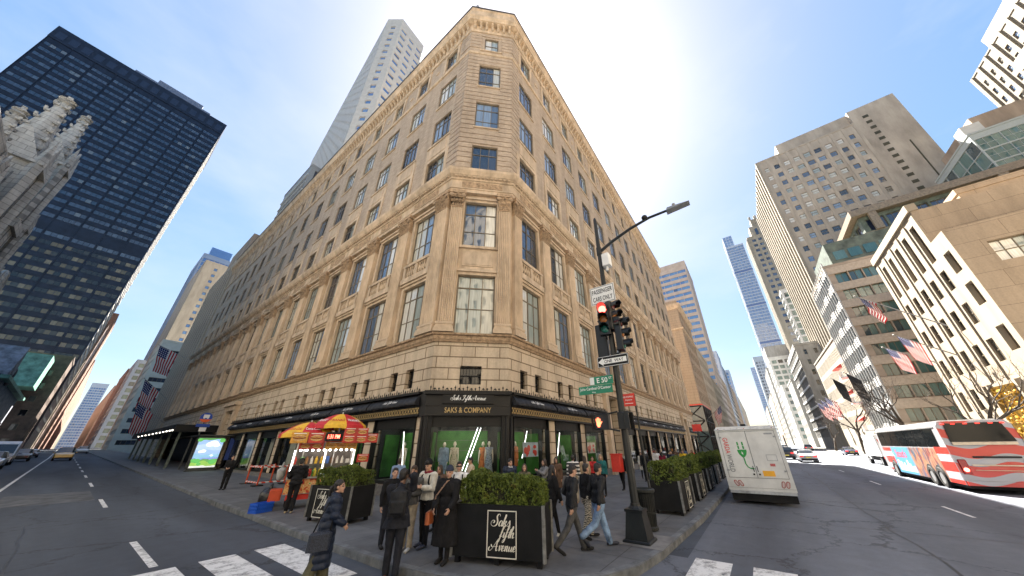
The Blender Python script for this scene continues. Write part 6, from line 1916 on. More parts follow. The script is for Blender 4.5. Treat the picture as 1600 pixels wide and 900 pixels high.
b = MB(); b.box(1.0, 1.6, 1, 3.5, .45, .5); b.box(1.1, 1.2, 1.2, 1.3, 0, .45); b.box(1.1, 1.2, 3.2, 3.3, 0, .45); b.build('bench', [SHEL], t)
t = thing('bus_stop_sign', 'bus stop pole topped with a blue and orange roundel', 'bus stop', (8.2, 49, .15 + gz(49)))
b = MB(); b.tube([(0, 0, 0), (0, 0, 5.4)], .06, 8); b.build('post', [SHEL], t)
b = MB(); b.M = Matrix.Translation((0, -.06, 5.0)) @ Matrix.Rotation(pi / 2, 4, 'X'); b.lathe([(.5, -.02), (.5, .02)], 28); o = b.build('roundel', [mat('transit_blue', (.015, .07, .38), .4, var=.05)], t)
b = MB(); b.add([(.49 * cos(a), -.09, 5.0 + .49 * sin(a)) for a in np.linspace(pi + .35, 2 * pi - .35, 13)], [tuple(range(13))]); b.build('orange_segment', [mat('transit_orange', (.75, .12, .02), .5, var=.05)], o)
b = MB(); b.bbox(-.24, .24, -.1, -.085, 4.95, 5.3, .004); b.box(-.2, -.1, -.1, -.086, 4.88, 4.95); b.box(.1, .2, -.1, -.086, 4.88, 4.95); b.build('bus_symbol', [WHITE], o)
b = MB(); b.box(-.55, .55, -.08, -.04, 4.05, 4.35); b.build('blue_strip', [MATS['transit_blue']], t)
b = MB(); b.box(-.2, .35, -.09, -.05, 3.6, 4.0); b.build('route_panel', [WHITE], t)
# red-white barricade
STR = None
def stripe_mat():
    m, N, L, B = new_mat('barricade_stripes')
    tc = N.new('ShaderNodeTexCoord'); wv = N.new('ShaderNodeTexWave'); wv.inputs['Scale'].default_value = 1.3; wv.bands_direction = 'DIAGONAL'
    L.new(tc.outputs['Object'], wv.inputs[0]); cr = N.new('ShaderNodeValToRGB'); cr.color_ramp.interpolation = 'CONSTANT'
    e = cr.color_ramp.elements; e[0].color = (.72, .06, .02, 1); e[1].position = .5; e[1].color = (.75, .74, .7, 1)
    L.new(wv.outputs[0], cr.inputs[0]); L.new(cr.outputs[0], B.inputs['Base Color']); B.inputs['Roughness'].default_value = .6
    return m
STR = stripe_mat()
ORANGE = mat('orange_plastic', (.5, .06, .012), .5, var=.1)
t = thing('barricade', 'orange and white folding barricade on the pavement left of the food cart', 'barrier', (8.0, 26.5, .146 + gz(26.5)))
for x, y in ((0, 2.2), (0, 0), (1.5, 2.6), (1.5, .2)):
    b = MB(); b.tube([(x, y, .06), (x, y, 1.15)], .05, 8); b.build('post', [ORANGE], t)
    b = MB(); b.box(x - .28, x + .28, y - .2, y + .2, 0, .07); b.build('foot', [RUBBER], t)
for (x0, y0), (x1, y1), z in (((0, 0), (0, 2.2), 1.05), ((0, 0), (0, 2.2), .18), ((0, 0), (1.5, .2), 1.05), ((0, 2.2), (1.5, 2.6), 1.05), ((0, 0), (1.5, .2), .18)):
    b = MB(); b.tube([(x0, y0, z), (x1, y1, z)], .045, 6); b.build('striped_rail', [STR], t)
t = thing('crate', 'blue plastic milk crate on the kerb beside the food cart', 'crate', (5.22, 16.1, .15), R(20))
b = MB(); 
for x0, x1, y0, y1 in ((-.3, .3, -.2, -.18), (-.3, .3, .18, .2), (-.3, -.28, -.2, .2), (.28, .3, -.2, .2)):
    b.box(x0, x1, y0, y1, 0, .08); b.box(x0, x1, y0, y1, .15, .2); b.box(x0, x1, y0, y1, .26, .32)
for i in range(9):
    x = -.29 + i * .0725
    b.box(x - .015, x + .015, -.205, -.178, 0, .32); b.box(x - .015, x + .015, .178, .205, 0, .32)
for i in range(6):
    y = -.19 + i * .076
    b.box(-.305, -.278, y - .015, y + .015, 0, .32); b.box(.278, .305, y - .015, y + .015, 0, .32)
b.box(-.29, .29, -.19, .19, .01, .03); b.box(-.27, .27, -.17, .17, .03, .27)
b.build('crate_body', [mat('blue_plastic', (.015, .10, .55), .45, var=.1)], t)

# ------------------------------------------------------------------ food carts under two umbrellas
CART = (6.9, 16.0, .15)
def food_mat(name, seed, base=(.55, .05, .02)):
    """printed menu photographs: warm blotches of bread, red and green on a red board"""
    m, N, L, B = new_mat(name)
    tc = N.new('ShaderNodeTexCoord'); mp = N.new('ShaderNodeMapping'); mp.inputs['Location'].default_value = (seed, seed * 2, 0)
    L.new(tc.outputs['Object'], mp.inputs[0])
    nz = N.new('ShaderNodeTexNoise'); nz.inputs['Scale'].default_value = 6.5; nz.inputs['Detail'].default_value = 2.5; L.new(mp.outputs[0], nz.inputs[0])
    cr = N.new('ShaderNodeValToRGB'); e = cr.color_ramp.elements
    e[0].position = .3; e[0].color = (.35, .02, .015, 1); e[1].position = .42; e[1].color = (*base, 1)
    for p, c in ((.47, (.62, .30, .07)), (.55, (.70, .45, .16)), (.6, (.6, .08, .03)), (.66, (.75, .62, .30)), (.74, (.12, .3, .05))):
        k = e.new(p); k.color = (*c, 1)
    L.new(nz.outputs[0], cr.inputs[0]); L.new(cr.outputs[0], B.inputs['Base Color']); B.inputs['Roughness'].default_value = .4
    return m
FOOD = [food_mat('menu_print', 1.3), food_mat('menu_print_green', 7.7, (.25, .35, .05))]
YEL = mat('umbrella_yellow', (.78, .46, .03), .6, var=.08, vs=5); URED = mat('umbrella_red', (.55, .02, .03), .6, var=.08, vs=5)
STAIN = mat('stainless', (.5, .5, .49), .3, .85, var=.2, vs=6)
def umbrella(label, loc, rz, r, h, word):
    t = thing('umbrella', label, 'umbrella', loc, rz)
    b = MB()
    n, m_ = 8, 6
    for k in range(n):
        vs, fs = [], []
        for i in range(m_ + 1):
            tt = i / m_
            for j in range(5):
                a = 2 * pi * (k + j / 4) / n
                sag = 1 - .06 * sin(pi * j / 4) * tt
                rr = r * tt * (1 - .03 * sin(pi * j / 4) * tt)
                vs.append((rr * cos(a), rr * sin(a), h - .62 * r * (tt ** 1.75) * .8 * sag))
        for i in range(m_):
            for j in range(4):
                fs.append((i * 5 + j, (i + 1) * 5 + j, (i + 1) * 5 + j + 1, i * 5 + j + 1))
        b.add(vs, fs, k % 2)
        e = len(vs)
        vs2 = [vs[m_ * 5 + j] for j in range(5)] + [(vs[m_ * 5 + j][0] * 1.01, vs[m_ * 5 + j][1] * 1.01, vs[m_ * 5 + j][2] - .14) for j in range(5)]
        b.add(vs2, [(j, j + 1, j + 6, j + 5) for j in range(4)], k % 2)
    o = b.build('canopy', [YEL, URED], t)
    for k in range(n):
        q = MB()
        a = 2 * pi * (k + .5) / n
        c_ = Vector((r * .76 * cos(a), r * .76 * sin(a), h - .62 * r * .8 * .76 ** 1.75 + .02))
        U = Vector((-sin(a), cos(a), 0)); V = Vector((-cos(a), -sin(a), .75)).normalized()
        text(q, word, c_, U, V, r * .5, r * .15, k % 2)
        q.build('lettering', [mat('umbrella_red_print', (.5, .02, .02), .6, var=0), WHITE_TXT], o)
    q = MB(); q.tube([(0, 0, -1.8), (0, 0, h + .08)], .025, 8); q.build('pole', [STEEL], t)
    q = MB()
    for k in range(n):
        a = 2 * pi * k / n
        q.tube([(0, 0, h - .05), (r * .98 * cos(a), r * .98 * sin(a), h - .5 * r - .02)], .01, 4)
    q.build('ribs', [STEEL], t)
    return t
t = thing('food_cart', 'cluttered steel hot dog cart with red menu boards and lit white tubes', 'food cart', CART, R(-20))
b = MB(); b.bbox(-1.05, 1.25, -.45, .45, .5, 1.05, .02); b.box(-1.1, 1.3, -.55, .55, 1.05, 1.1); b.build('steel_body', [STAIN], t)
b = MB(); b.box(-1.06, 1.26, -.47, -.455, .52, 1.03); b.box(-1.07, -1.055, -.45, .45, .52, 1.03); b.build('front_print', [FOOD[0]], t)
for x in (-.75, .95):
    for y in (-.4, .4):
        w_ = MB(); w_.M = Matrix.Translation((x, y, .2)) @ Matrix.Rotation(pi / 2, 4, 'X'); w_.lathe([(.12, -.04), (.2, -.045), (.2, .045), (.12, .04)], 18); w_.build('wheel', [RUBBER], t)
b = MB(); b.box(-.95, 1.15, -.4, .4, .3, .5); b.build('chassis', [RED], t)
for x, y in ((-1.0, -.5), (1.2, -.5), (-1.0, .45), (1.2, .45), (.1, -.5)):
    b = MB(); b.box(x - .025, x + .025, y - .025, y + .025, 1.1, 2.75); b.build('post', [STAIN], t)
for x, mx_ in ((-1.0, None), (.1, None), (1.2, None)):
    b = MB(); b.tube([(x - .04, -.53, 1.2), (x - .04, -.53, 2.1)], .022, 6); b.build('light_tube', [lamp_mat('cart_light_tube', (1, .97, .92), 4)], t)
b = MB(); b.box(-.95, 1.15, -.42, -.4, 1.12, 1.5); b.build('glass_screen', [SHOP_GLASS], t)
for i in range(10):
    b = MB(); b.ell((-.85 + i * .22, .1, 2.1), (.05, .05, .05), 8, 6); b.build('bulb', [lamp_mat('cart_bulb', (1, .95, .85), 4)], t)
rd = random.Random(5)
PK = [mat('pack_' + n, c, .5, var=.15) for n, c in (('red', (.6, .04, .03)), ('yellow', (.75, .5, .05)), ('green', (.08, .35, .06)), ('white', (.7, .7, .66)), ('blue', (.05, .15, .5)), ('brown', (.3, .16, .06)))]
for row, (y, z) in enumerate(((-.25, 1.1), (.05, 1.1), (.3, 1.1), (.42, 1.55))):
    for i in range(11):
        x = -.95 + i * .2 + rd.uniform(-.03, .03)
        b = MB()
        if rd.random() < .5: b.lathe([(.05, 0), (.055, .02), (.055, .2), (.02, .26), (.02, .3)], 8, (x, y, z))
        else: b.bbox(x - .07, x + .07, y - .06, y + .06, z, z + rd.uniform(.14, .32), .01)
        b.build('goods', [rd.choice(PK)], t)
b = MB(); b.box(-1.0, 1.2, .4, .46, 1.5, 1.54); b.box(-1.02, 1.22, .45, .48, 1.1, 2.7); b.build('back_shelf', [mat('cart_back', (.12, .11, .10), .5, var=.3)], t)
PK_R, PK_Y, PK_B, PK_S, PK_M = mat('board_red', (.5, .025, .015), .4, var=.15), mat('board_amber', (.62, .30, .03), .4, var=.2, vs=9), mat('bun_print', (.62, .38, .14), .5, var=.2, vs=14), mat('sausage_print', (.30, .06, .02), .5, var=.2), mat('mustard_print', (.75, .55, .05), .5, var=0)
def board(x0, x1, z0, z1, y, k, tilt=0):
    b = MB(); b.box(x0, x1, y - .02, y, z0, z1); b.box(x0 - .015, x1 + .015, y, y + .015, z0 - .015, z1 + .015)
    o = b.build('menu_board', [(PK_R, PK_Y)[k]], t)
    b = MB(); w_, h_ = x1 - x0, z1 - z0
    n = max(1, round(w_ / .42))
    for i in range(n):
        cx, cz = x0 + w_ * (i + .5) / n, (z0 + z1) / 2 - .02
        b.ell((cx, y - .022, cz), (w_ / n * .42, .008, h_ * .30), 12, 6, 0); b.ell((cx, y - .03, cz + .01), (w_ / n * .44, .01, h_ * .13), 12, 6, 1)
        b.tube([(cx - w_ / n * .32 + j * w_ / n * .16, y - .04, cz + .01 + (.012 if j % 2 else -.012)) for j in range(5)], .007, 4, 2)
    b.box(x0 + w_ * .1, x1 - w_ * .1, y - .024, y - .018, z1 - h_ * .16, z1 - h_ * .08, 3)
    b.build('food_picture', [PK_B, PK_S, PK_M, WHITE], o)
board(-1.3, -.75, 2.38, 2.78, -1.0, 1); board(-.7, -.15, 2.38, 2.78, -1.0, 0); board(-.95, -.1, 2.15, 2.4, -.6, 0); board(.0, 1.2, 2.15, 2.42, -.6, 1)
for i in range(2):
    board(.55, 1.0, 2.38 + i * .31, 2.66 + i * .31, -1.22, 0)
board(1.05, 1.5, 2.38, 2.66, -1.05, 0); board(1.05, 1.5, 2.69, 2.97, -1.05, 0); board(1.35, 1.8, 1.6, 1.9, -.5, 0); board(1.55, 2.0, 2.4, 2.75, -.7, 0)
b = MB(); b.box(-.12, .5, -1.08, -1.02, 2.44, 2.8); o = b.build('clock_board', [BLACK], t)
b = MB(); text(b, '1:31 PM', (.19, -1.085, 2.62), (1, 0, 0), (0, 0, 1), .44, .16); b.build('digits', [lamp_mat('red_digits', (1, .05, .03), 8)], o)
b = MB(); b.prism([(-1.3, -.75, 2.42), (-1.3, .4, 2.42), (1.4, .4, 2.42), (1.4, -.75, 2.42)], (0, 0, .05)); b.build('counter_roof', [URED], t)
b = MB(); b.bbox(-1.5, -1.1, -.3, .3, .3, .7, .03); b.build('side_box', [ORANGE], t)
umbrella('yellow and red umbrella over the left half of the food cart', (6.25, 16.35, 2.75 - .3), R(10), 1.08, .95, 'Coca-Cola')
umbrella('red and yellow umbrella over the right half of the food cart', (7.25, 15.75, 2.85 - .05), R(33), 1.12, .98, 'FRANKS')
for i, (x, y, lab) in enumerate(((5.75, 17.3, 'black rubbish bag slumped at the left end of the food cart'), (5.95, 17.9, 'black rubbish bag lying behind the blue crate'))):
    b = MB(); rd = random.Random(i)
    b.ell((0, 0, .32), (.34, .3, .36), 14, 10); b.ell((0, .02, .68), (.08, .08, .12), 8, 6)
    b.v = [tuple(Vector(p) * (1 + .16 * noise.noise(Vector(p) * 5 + Vector((i, 0, 0))))) for p in b.v]
    t = b.build('rubbish_bag', [mat('bin_bag_plastic', (.012, .012, .013), .3, var=.2, bump=.5, bs=12)], None, (x, y, .146), 0, True)
    tag(t, lab, 'rubbish bag')
t = MB(); t.ell((0, 0, .3), (.17, .15, .28), 16, 12); t.ell((0, 0, .62), (.05, .05, .12), 8, 6); t.v = [tuple(Vector(p) * (1 + .22 * noise.noise(Vector(p) * 6))) for p in t.v]
o = t.build('plastic_bag', [mat('white_bag', (.42, .42, .41), .5, var=.1)], None, (6.2, 18.0, 1.0), 0, True); tag(o, 'white plastic bag hanging on the left end of the food cart', 'plastic bag')
# ------------------------------------------------------------------ vehicles
VAN_W = mat('van_white', (.62, .62, .60), .38, var=.10, vs=1.1, coat=.3, bump=.03, bs=2)
def wheel(root, x, y, r, w_, face=1):
    o = MB(); o.M = Matrix.Translation((x, y, r)) @ Matrix.Rotation(pi / 2, 4, 'X')
    o.lathe([(r * .62, -w_ / 2), (r * .93, -w_ / 2), (r, -w_ * .35), (r, w_ * .35), (r * .93, w_ / 2), (r * .62, w_ / 2), (r * .62, -w_ / 2)], 24, caps=False)
    ty = o.build('wheel', [RUBBER], root)
    q = MB(); q.M = Matrix.Translation((x, y, r)) @ Matrix.Rotation(pi / 2, 4, 'X')
    q.lathe([(r * .64, -w_ * .42), (r * .55, -w_ * .3), (r * .2, -w_ * .34), (r * .2, w_ * .34), (r * .55, w_ * .3), (r * .64, w_ * .42)], 20)
    q.build('rim', [GREY], ty)
# --- white armoured van with its back to us
van = thing('white_van', 'white electric cash van with green plug picture on its rear doors', 'van', (17.55, .5, 0))
b = MB()
b.M = None
L_ = 6.4
prof = [(-1.15, .5), (1.15, .5), (1.15, 2.82), (1.07, 2.95), (-1.07, 2.95), (-1.15, 2.82)]
b.prism([(0, y, z) for y, z in prof], (L_, 0, 0))
b.build('body', [VAN_W], van)
b = MB(); b.hexa([(-.05, -1.17, 2.86), (.3, -1.17, 2.86), (.3, 1.17, 2.86), (-.05, 1.17, 2.86), (.03, -1.05, 3.0), (.3, -1.05, 3.0), (.3, 1.05, 3.0), (.03, 1.05, 3.0)]); b.build('roof_rim', [VAN_W], van)
for s in (-1, 1):
    b = MB(); b.box(-.022, .0, .012 if s > 0 else -1.02, 1.02 if s > 0 else -.012, .98, 2.78); d_ = b.build('rear_door', [VAN_W], van)
    b = MB()
    for z in (1.25, 2.55): b.box(-.05, -.022, s * 1.0 - .05, s * 1.0 + .05, z - .03, z + .03)
    b.build('hinge', [GREY], d_)
    if s > 0:
        q = MB()
        text(q, 'GARDA', (-.026, .83, 2.22), (0, 0, -1), (0, -1, 0), .64, .19, 0); text(q, 'WORLD', (-.026, .83, 1.52), (0, 0, -1), (0, -1, 0), .68, .19, 1)
        q.build('lettering', [mat('red_lettering', (.6, .03, .03), .5, var=0), mat('grey_lettering', (.12, .13, .14), .5, var=0)], d_)
        q = MB()
        P = [(.47, 2.05), (.13, 2.05), (.13, 1.98), (.17, 1.86), (.25, 1.76), (.35, 1.76), (.43, 1.86), (.47, 1.98)]
        q.add([(-.027, y, z) for y, z in P], [tuple(range(8))])
        for y in (.40, .22): q.add([(-.027, y - .03, 2.08), (-.027, y + .03, 2.08), (-.027, y + .03, 2.2), (-.027, y - .03, 2.2)], [(0, 1, 2, 3)]); q.add([(-.027, y - .03, 2.22), (-.027, y + .03, 2.22), (-.027, y + .03, 2.36), (-.027, y - .03, 2.36)], [(0, 1, 2, 3)])
        q.tube([(-.024, .30, 1.78), (-.024, .29, 1.5), (-.024, .24, 1.38), (-.024, .16, 1.33), (-.024, .03, 1.32)], .022, 6)
        o = q.build('plug_picture', [mat('plug_green', (.02, .28, .05), .5, var=0)], d_)
        q = MB(); q.add([(-.030, y, z) for y, z in ((.33, 2.0), (.27, 1.9), (.30, 1.9), (.27, 1.82), (.35, 1.93), (.31, 1.93))], [(0, 1, 2, 5), (2, 3, 4, 5)]); q.build('bolt', [WHITE_TXT], o)
    else:
        q = MB(); q.box(-.03, -.022, -.86, -.5, 1.62, 1.86); q.box(-.032, -.029, -.84, -.52, 1.64, 1.84, 1); q.build('notice', [GREY, VAN_W], d_)
        q = MB(); q.box(-.03, -.022, -.72, -.55, 1.42, 1.52); q.build('small_flag_sticker', [mat('sticker_red', (.5, .12, .12), .5, var=.3, vs=40)], d_)
        q = MB(); q.box(-.034, -.022, -.62, -.22, 1.05, 1.25); q.build('number_plate', [mat('plate_amber', (.85, .42, .03), .4, var=.1)], d_)
        q = MB(); text(q, 'EV-6053', (-.026, -.8, 2.68), (0, -1, 0), (0, 0, 1), .28, .06) if False else q.box(-.026, -.022, -.95, -.66, 2.64, 2.7); q.build('number_strip', [GREY], d_)
    q = MB(); q.box(-.055, -.022, s * .1 - .03, s * .1 + .03, 1.08, 1.14); q.box(-.045, -.022, s * .07 - .012, s * .07 + .012, 1.2, 1.42); q.build('latch', [BLACK], d_)
b = MB()
for y0, y1, z0, z1 in ((-.006, .006, .98, 2.78), (-1.035, 1.035, .965, .98), (-1.035, 1.035, 2.78, 2.792), (1.022, 1.034, .98, 2.78), (-1.034, -1.022, .98, 2.78), (-1.15, 1.15, .60, .606)):
    b.box(-.006, .001, y0, y1, z0, z1)
b.build('door_seam', [BLACK_MATT], van)
for y, sl in ((.82, .5), (.66, .5), (-.78, -.25), (-.93, -.25)):
    b = MB(); b.M = Matrix.Translation((-.01, y, .76)) @ Matrix.Rotation(-sl, 4, 'X')
    pts = [(0, .05 * cos(a), .09 * (1 if sin(a) > 0 else -1) * .6 + .06 * sin(a)) for a in np.linspace(0, 2 * pi, 17)[:-1]]
    b.tube(pts + [pts[0]], .012, 6); b.prism([(0, p[1] * .8, p[2] * .9) for p in pts], (-.012, 0, 0), 1)
    b.build('tail_light', [mat('tail_red', (.35, .03, .02), .25, var=0), mat('tail_pale', (.5, .4, .38), .3, var=0)], van)
b = MB(); b.box(-.09, .1, -1.12, 1.12, .40, .5); b.build('bumper', [mat('bumper_alloy', (.5, .5, .5), .4, .6, var=.2)], van)
b = MB(); b.box(.1, 6.3, -1.0, 1.0, .28, .5); b.box(.02, .12, -1.1, 1.1, .12, .42); b.build('underbody', [BLACK_MATT], van)
for x in (1.3, 5.2):
    for y in (-.98, .98): wheel(van, x, y, .4, .28)
for i in range(9):
    b = MB(); b.ell((-.02, -1.0 + i * .25, 2.9), (.02, .025, .02), 8, 5); b.build('marker_light', [MATS['tail_red'] if i % 4 == 0 else GREY], van)
b = MB(); b.box(.3, .5, -.1, .1, 3.0, 3.1); b.build('roof_camera', [BLACK], van)

# --- tour bus
def bus_rear_mat():
    m, N, L, B = new_mat('bus_wave_paint')
    tc = N.new('ShaderNodeTexCoord'); sp = N.new('ShaderNodeSeparateXYZ'); L.new(tc.outputs['Object'], sp.inputs[0])
    sn = N.new('ShaderNodeMath'); sn.operation = 'MULTIPLY'; sn.inputs[1].default_value = 3.0; L.new(sp.outputs[1], sn.inputs[0])
    s2 = N.new('ShaderNodeMath'); s2.operation = 'SINE'; L.new(sn.outputs[0], s2.inputs[0])
    s3 = N.new('ShaderNodeMath'); s3.operation = 'MULTIPLY_ADD'; s3.inputs[1].default_value = .12; L.new(s2.outputs[0], s3.inputs[0]); L.new(sp.outputs[2], s3.inputs[2])
    s4 = N.new('ShaderNodeMath'); s4.operation = 'MULTIPLY'; s4.inputs[1].default_value = 1.25; L.new(s3.outputs[0], s4.inputs[0])
    fr = N.new('ShaderNodeMath'); fr.operation = 'FRACT'; L.new(s4.outputs[0], fr.inputs[0])
    cr = N.new('ShaderNodeValToRGB'); cr.color_ramp.interpolation = 'CONSTANT'; e = cr.color_ramp.elements
    e[0].color = (.50, .035, .025, 1); e[1].position = .56; e[1].color = (.34, .34, .37, 1)
    L.new(fr.outputs[0], cr.inputs[0]); L.new(cr.outputs[0], B.inputs['Base Color']); B.inputs['Roughness'].default_value = .35; B.inputs['Coat Weight'].default_value = .3
    return m
BUSW = bus_rear_mat()
BUS_WHITE = mat('bus_white', (.30, .30, .32), .35, var=.06, coat=.3)
BUS_GL = mat('bus_dark_glass', (.006, .007, .008), .06, var=0, spec=.25)
bus = thing('tour_bus', 'red and white wave painted tour coach seen from behind at right', 'bus', (26.35, -8.85, 0))
BL = 12.0
b = MB()
sec = [(-1.25, .32), (1.25, .32), (1.25, 1.95), (1.21, 3.0), (1.08, 3.22), (-1.08, 3.22), (-1.21, 3.0), (-1.25, 1.95)]
b.add([(0 if z < 2 else (z - 2) * .14, y, z) for y, z in sec] + [(BL - (0 if z < 1.2 else (z - 1.2) * .25), y, z) for y, z in sec], [tuple(range(7, -1, -1))] , 0)
n0 = len(sec)
b.add([(0 if z < 2 else (z - 2) * .14, y, z) for y, z in sec] + [(BL - (0 if z < 1.2 else (z - 1.2) * .25), y, z) for y, z in sec],
      [tuple(range(8, 16))] + [(i, (i + 1) % n0, n0 + (i + 1) % n0, n0 + i) for i in range(n0)], 1)
b.build('body', [BUSW, BUS_WHITE], bus)
def slant(z): return 0 if z < 2 else (z - 2) * .14
b = MB(); b.hexa([(slant(2.25) - .02, -1.02, 2.25), (slant(2.25) + .02, -1.02, 2.25), (slant(2.25) + .02, 1.02, 2.25), (slant(2.25) - .02, 1.02, 2.25), (slant(3.12) - .02, -.92, 3.12), (slant(3.12) + .02, -.92, 3.12), (slant(3.12) + .02, .92, 3.12), (slant(3.12) - .02, .92, 3.12)])
b.build('rear_window', [BUS_GL], bus)
b = MB(); b.box(slant(2.1) - .03, .03, -1.0, 1.0, 2.1, 2.23); b.build('cream_strip', [mat('cream_strip', (.62, .5, .36), .5, var=.1)], bus)
for y in (-.6, -.2, .2, .6, -.95, .95):
    b = MB(); b.box(slant(3.08) - .045, slant(3.08), y - .07, y + .07, 3.06, 3.11); b.build('marker_light', [lamp_mat('marker_red', (.8, .03, .02), 1.2)], bus)
for s in (-1, 1):
    b = MB(); b.bbox(-.05, .02, s * 1.02 - .14, s * 1.02 + .14, .8, 1.45, .03); o = b.build('tail_light', [mat('lamp_dark_red', (.30, .015, .015), .2, var=0)], bus)
    b = MB(); b.ell((-.05, s * 1.02, 1.0), (.03, .09, .09), 12, 8); b.build('lit_bulb', [lamp_mat('brake_light', (1, .09, .06), 6)], o)
b = MB(); b.box(-.06, .02, -.75, .75, 1.18, 1.23); b.box(-.05, .01, -.75, .75, .98, 1.0); b.build('handle_rail', [mat('cream_strip', (.6, .5, .36))], bus)
b = MB(); b.box(-.02, .02, -.85, .6, 1.52, 1.6); b.build('engine_slot', [BLACK], bus)
b = MB(); b.box(-.12, .1, -1.22, 1.22, .32, .52); b.build('bumper', [BUSW], bus)
b = MB(); b.box(.1, BL - .3, -1.15, 1.15, .18, .34); b.build('underbody', [BLACK_MATT], bus)
b = MB(); b.box(.55, 1.6, -1.265, -1.25, .6, 1.5); b.build('grille', [GREY], bus)
for y in (-1.262, 1.25):
    b = MB()
    for i in range(7):
        x0 = .8 + i * 1.5
        b.hexa([(x0, y, 2.02), (x0 + 1.42, y, 2.02), (x0 + 1.42, y + .012, 2.02), (x0, y + .012, 2.02), (x0, y * .975, 2.92), (x0 + 1.42, y * .975, 2.92), (x0 + 1.42, y * .975 + .012, 2.92), (x0, y * .975 + .012, 2.92)])
    b.build('side_window', [BUS_GL], bus)
b = MB(); b.box(.5, 11, 1.18, 1.235, 2.93, 3.0); b.box(.4, 10.8, -.9, .9, 3.22, 3.28); b.build('roof_edge', [mat('bus_silver', (.45, .46, .47), .35, .6, var=.1)], bus)
def ad_mat():
    m, N, L, B = new_mat('bus_side_print')
    tc = N.new('ShaderNodeTexCoord'); sp = N.new('ShaderNodeSeparateXYZ'); L.new(tc.outputs['Object'], sp.inputs[0])
    nz = N.new('ShaderNodeTexNoise'); nz.inputs['Scale'].default_value = 2.2; nz.inputs['Detail'].default_value = 4
    mp = N.new('ShaderNodeMapping'); mp.inputs['Scale'].default_value = (1.5, 1, .42); L.new(tc.outputs['Object'], mp.inputs[0]); L.new(mp.outputs[0], nz.inputs[0])
    c1 = N.new('ShaderNodeValToRGB'); e = c1.color_ramp.elements
    e[0].position = .3; e[0].color = (.03, .07, .18, 1); e[1].position = .4; e[1].color = (.26, .13, .06, 1)
    for p, c in ((.48, (.30, .19, .13)), (.54, (.22, .04, .03)), (.58, (.05, .06, .08)), (.66, (.07, .13, .2)), (.74, (.26, .22, .16))):
        k = e.new(p); k.color = (*c, 1)
    L.new(nz.outputs[0], c1.inputs[0])
    g = N.new('ShaderNodeMapRange'); g.inputs[1].default_value, g.inputs[2].default_value = 5.6, 6.0; L.new(sp.outputs[0], g.inputs[0])
    mx = N.new('ShaderNodeMix'); mx.data_type = 'RGBA'; mx.inputs[7].default_value = (.08, .24, .40, 1); L.new(g.outputs[0], mx.inputs[0]); L.new(c1.outputs[0], mx.inputs[6])
    L.new(mx.outputs[2], B.inputs['Base Color']); B.inputs['Roughness'].default_value = .4
    return m
b = MB(); b.box(1.62, 9.3, 1.25, 1.262, .34, 1.94); o = b.build('printed_panel', [ad_mat()], bus)
q = MB(); text(q, "Stout's", (7.6, 1.266, 1.55), (-1, 0, 0), (0, 0, 1), 2.0, .5); q.build('lettering', [mat('red_lettering', (.6, .03, .03))], o)
q = MB(); rd = random.Random(2); x = 8.9
while x > 6.1:
    w_ = rd.uniform(.12, .28); q.box(x - w_, x, 1.262, 1.266, .5, .5 + rd.uniform(.2, .65)); x -= w_ + .04
q.build('skyline_print', [WHITE_TXT], o)
b = MB(); b.box(.05, 1.6, 1.25, 1.262, .34, 2.0); b.build('printed_panel', [BUSW], bus)
b = MB(); b.box(9.3, 11.2, 1.25, 1.262, .42, 1.9); o = b.build('printed_panel', [BUSW], bus)
for x in (2.3, 3.55, 9.9):
    for y in (-1.17, 1.17): wheel(bus, x, y, .5, .32)
for x0, x1 in ((1.75, 2.85), (3.0, 4.1), (9.3, 10.5)):
    b = MB(); xc = (x0 + x1) / 2; A_ = np.linspace(-.25, pi + .25, 19)
    for i in range(18):
        a_, c_ = A_[i], A_[i + 1]
        b.prism([(xc + r_ * cos(q), 1.25, .5 + r_ * sin(q)) for r_, q in ((.505, a_), (.505, c_), (.6, c_), (.6, a_))], (0, .022, 0))
    b.build('wheel_arch', [BLACK_MATT], bus)

# --- cars
def car_paint(n, c): return mat('paint_' + n, c, .3, .1, var=.04, coat=.6)
CAR_GL = mat('car_glass', (.012, .015, .017), .06, var=0, spec=.8)
HL = mat('headlamp', (.6, .6, .58), .15, var=0); TL_ = lamp_mat('car_tail_lamp', (.8, .02, .02), 1.0)
KINDS_C = {
 'sedan': (4.8, 1.84, [(0, .35, .82, .80, None), (.25, .22, .95, .9, None), (.95, .2, 1.0, .92, None), (1.25, .2, 1.0, .92, 1.02), (1.95, .2, .99, .92, 1.4), (2.6, .2, .98, .92, 1.45), (3.1, .2, .97, .92, 1.36), (3.75, .2, .93, .92, .95), (4.4, .22, .82, .9, None), (4.8, .35, .66, .78, None)]),
 'suv': (4.9, 1.95, [(0, .4, 1.05, .86, 1.08), (.12, .3, 1.1, .95, 1.3), (.5, .28, 1.12, .97, 1.72), (1.6, .28, 1.12, .97, 1.78), (2.7, .28, 1.1, .97, 1.74), (3.6, .28, 1.08, .97, 1.14), (3.9, .28, 1.06, .97, None), (4.7, .3, .92, .94, None), (4.9, .42, .78, .84, None)]),
 'cabvan': (5.0, 1.95, [(0, .4, 1.1, .9, 1.14), (.1, .3, 1.12, .97, 1.4), (.4, .28, 1.14, .98, 1.95), (1.8, .28, 1.14, .98, 2.0), (3.1, .28, 1.12, .98, 1.95), (4.1, .28, 1.1, .97, 1.16), (4.35, .28, 1.05, .97, None), (4.85, .32, .9, .92, None), (5.0, .42, .78, .84, None)]),
}
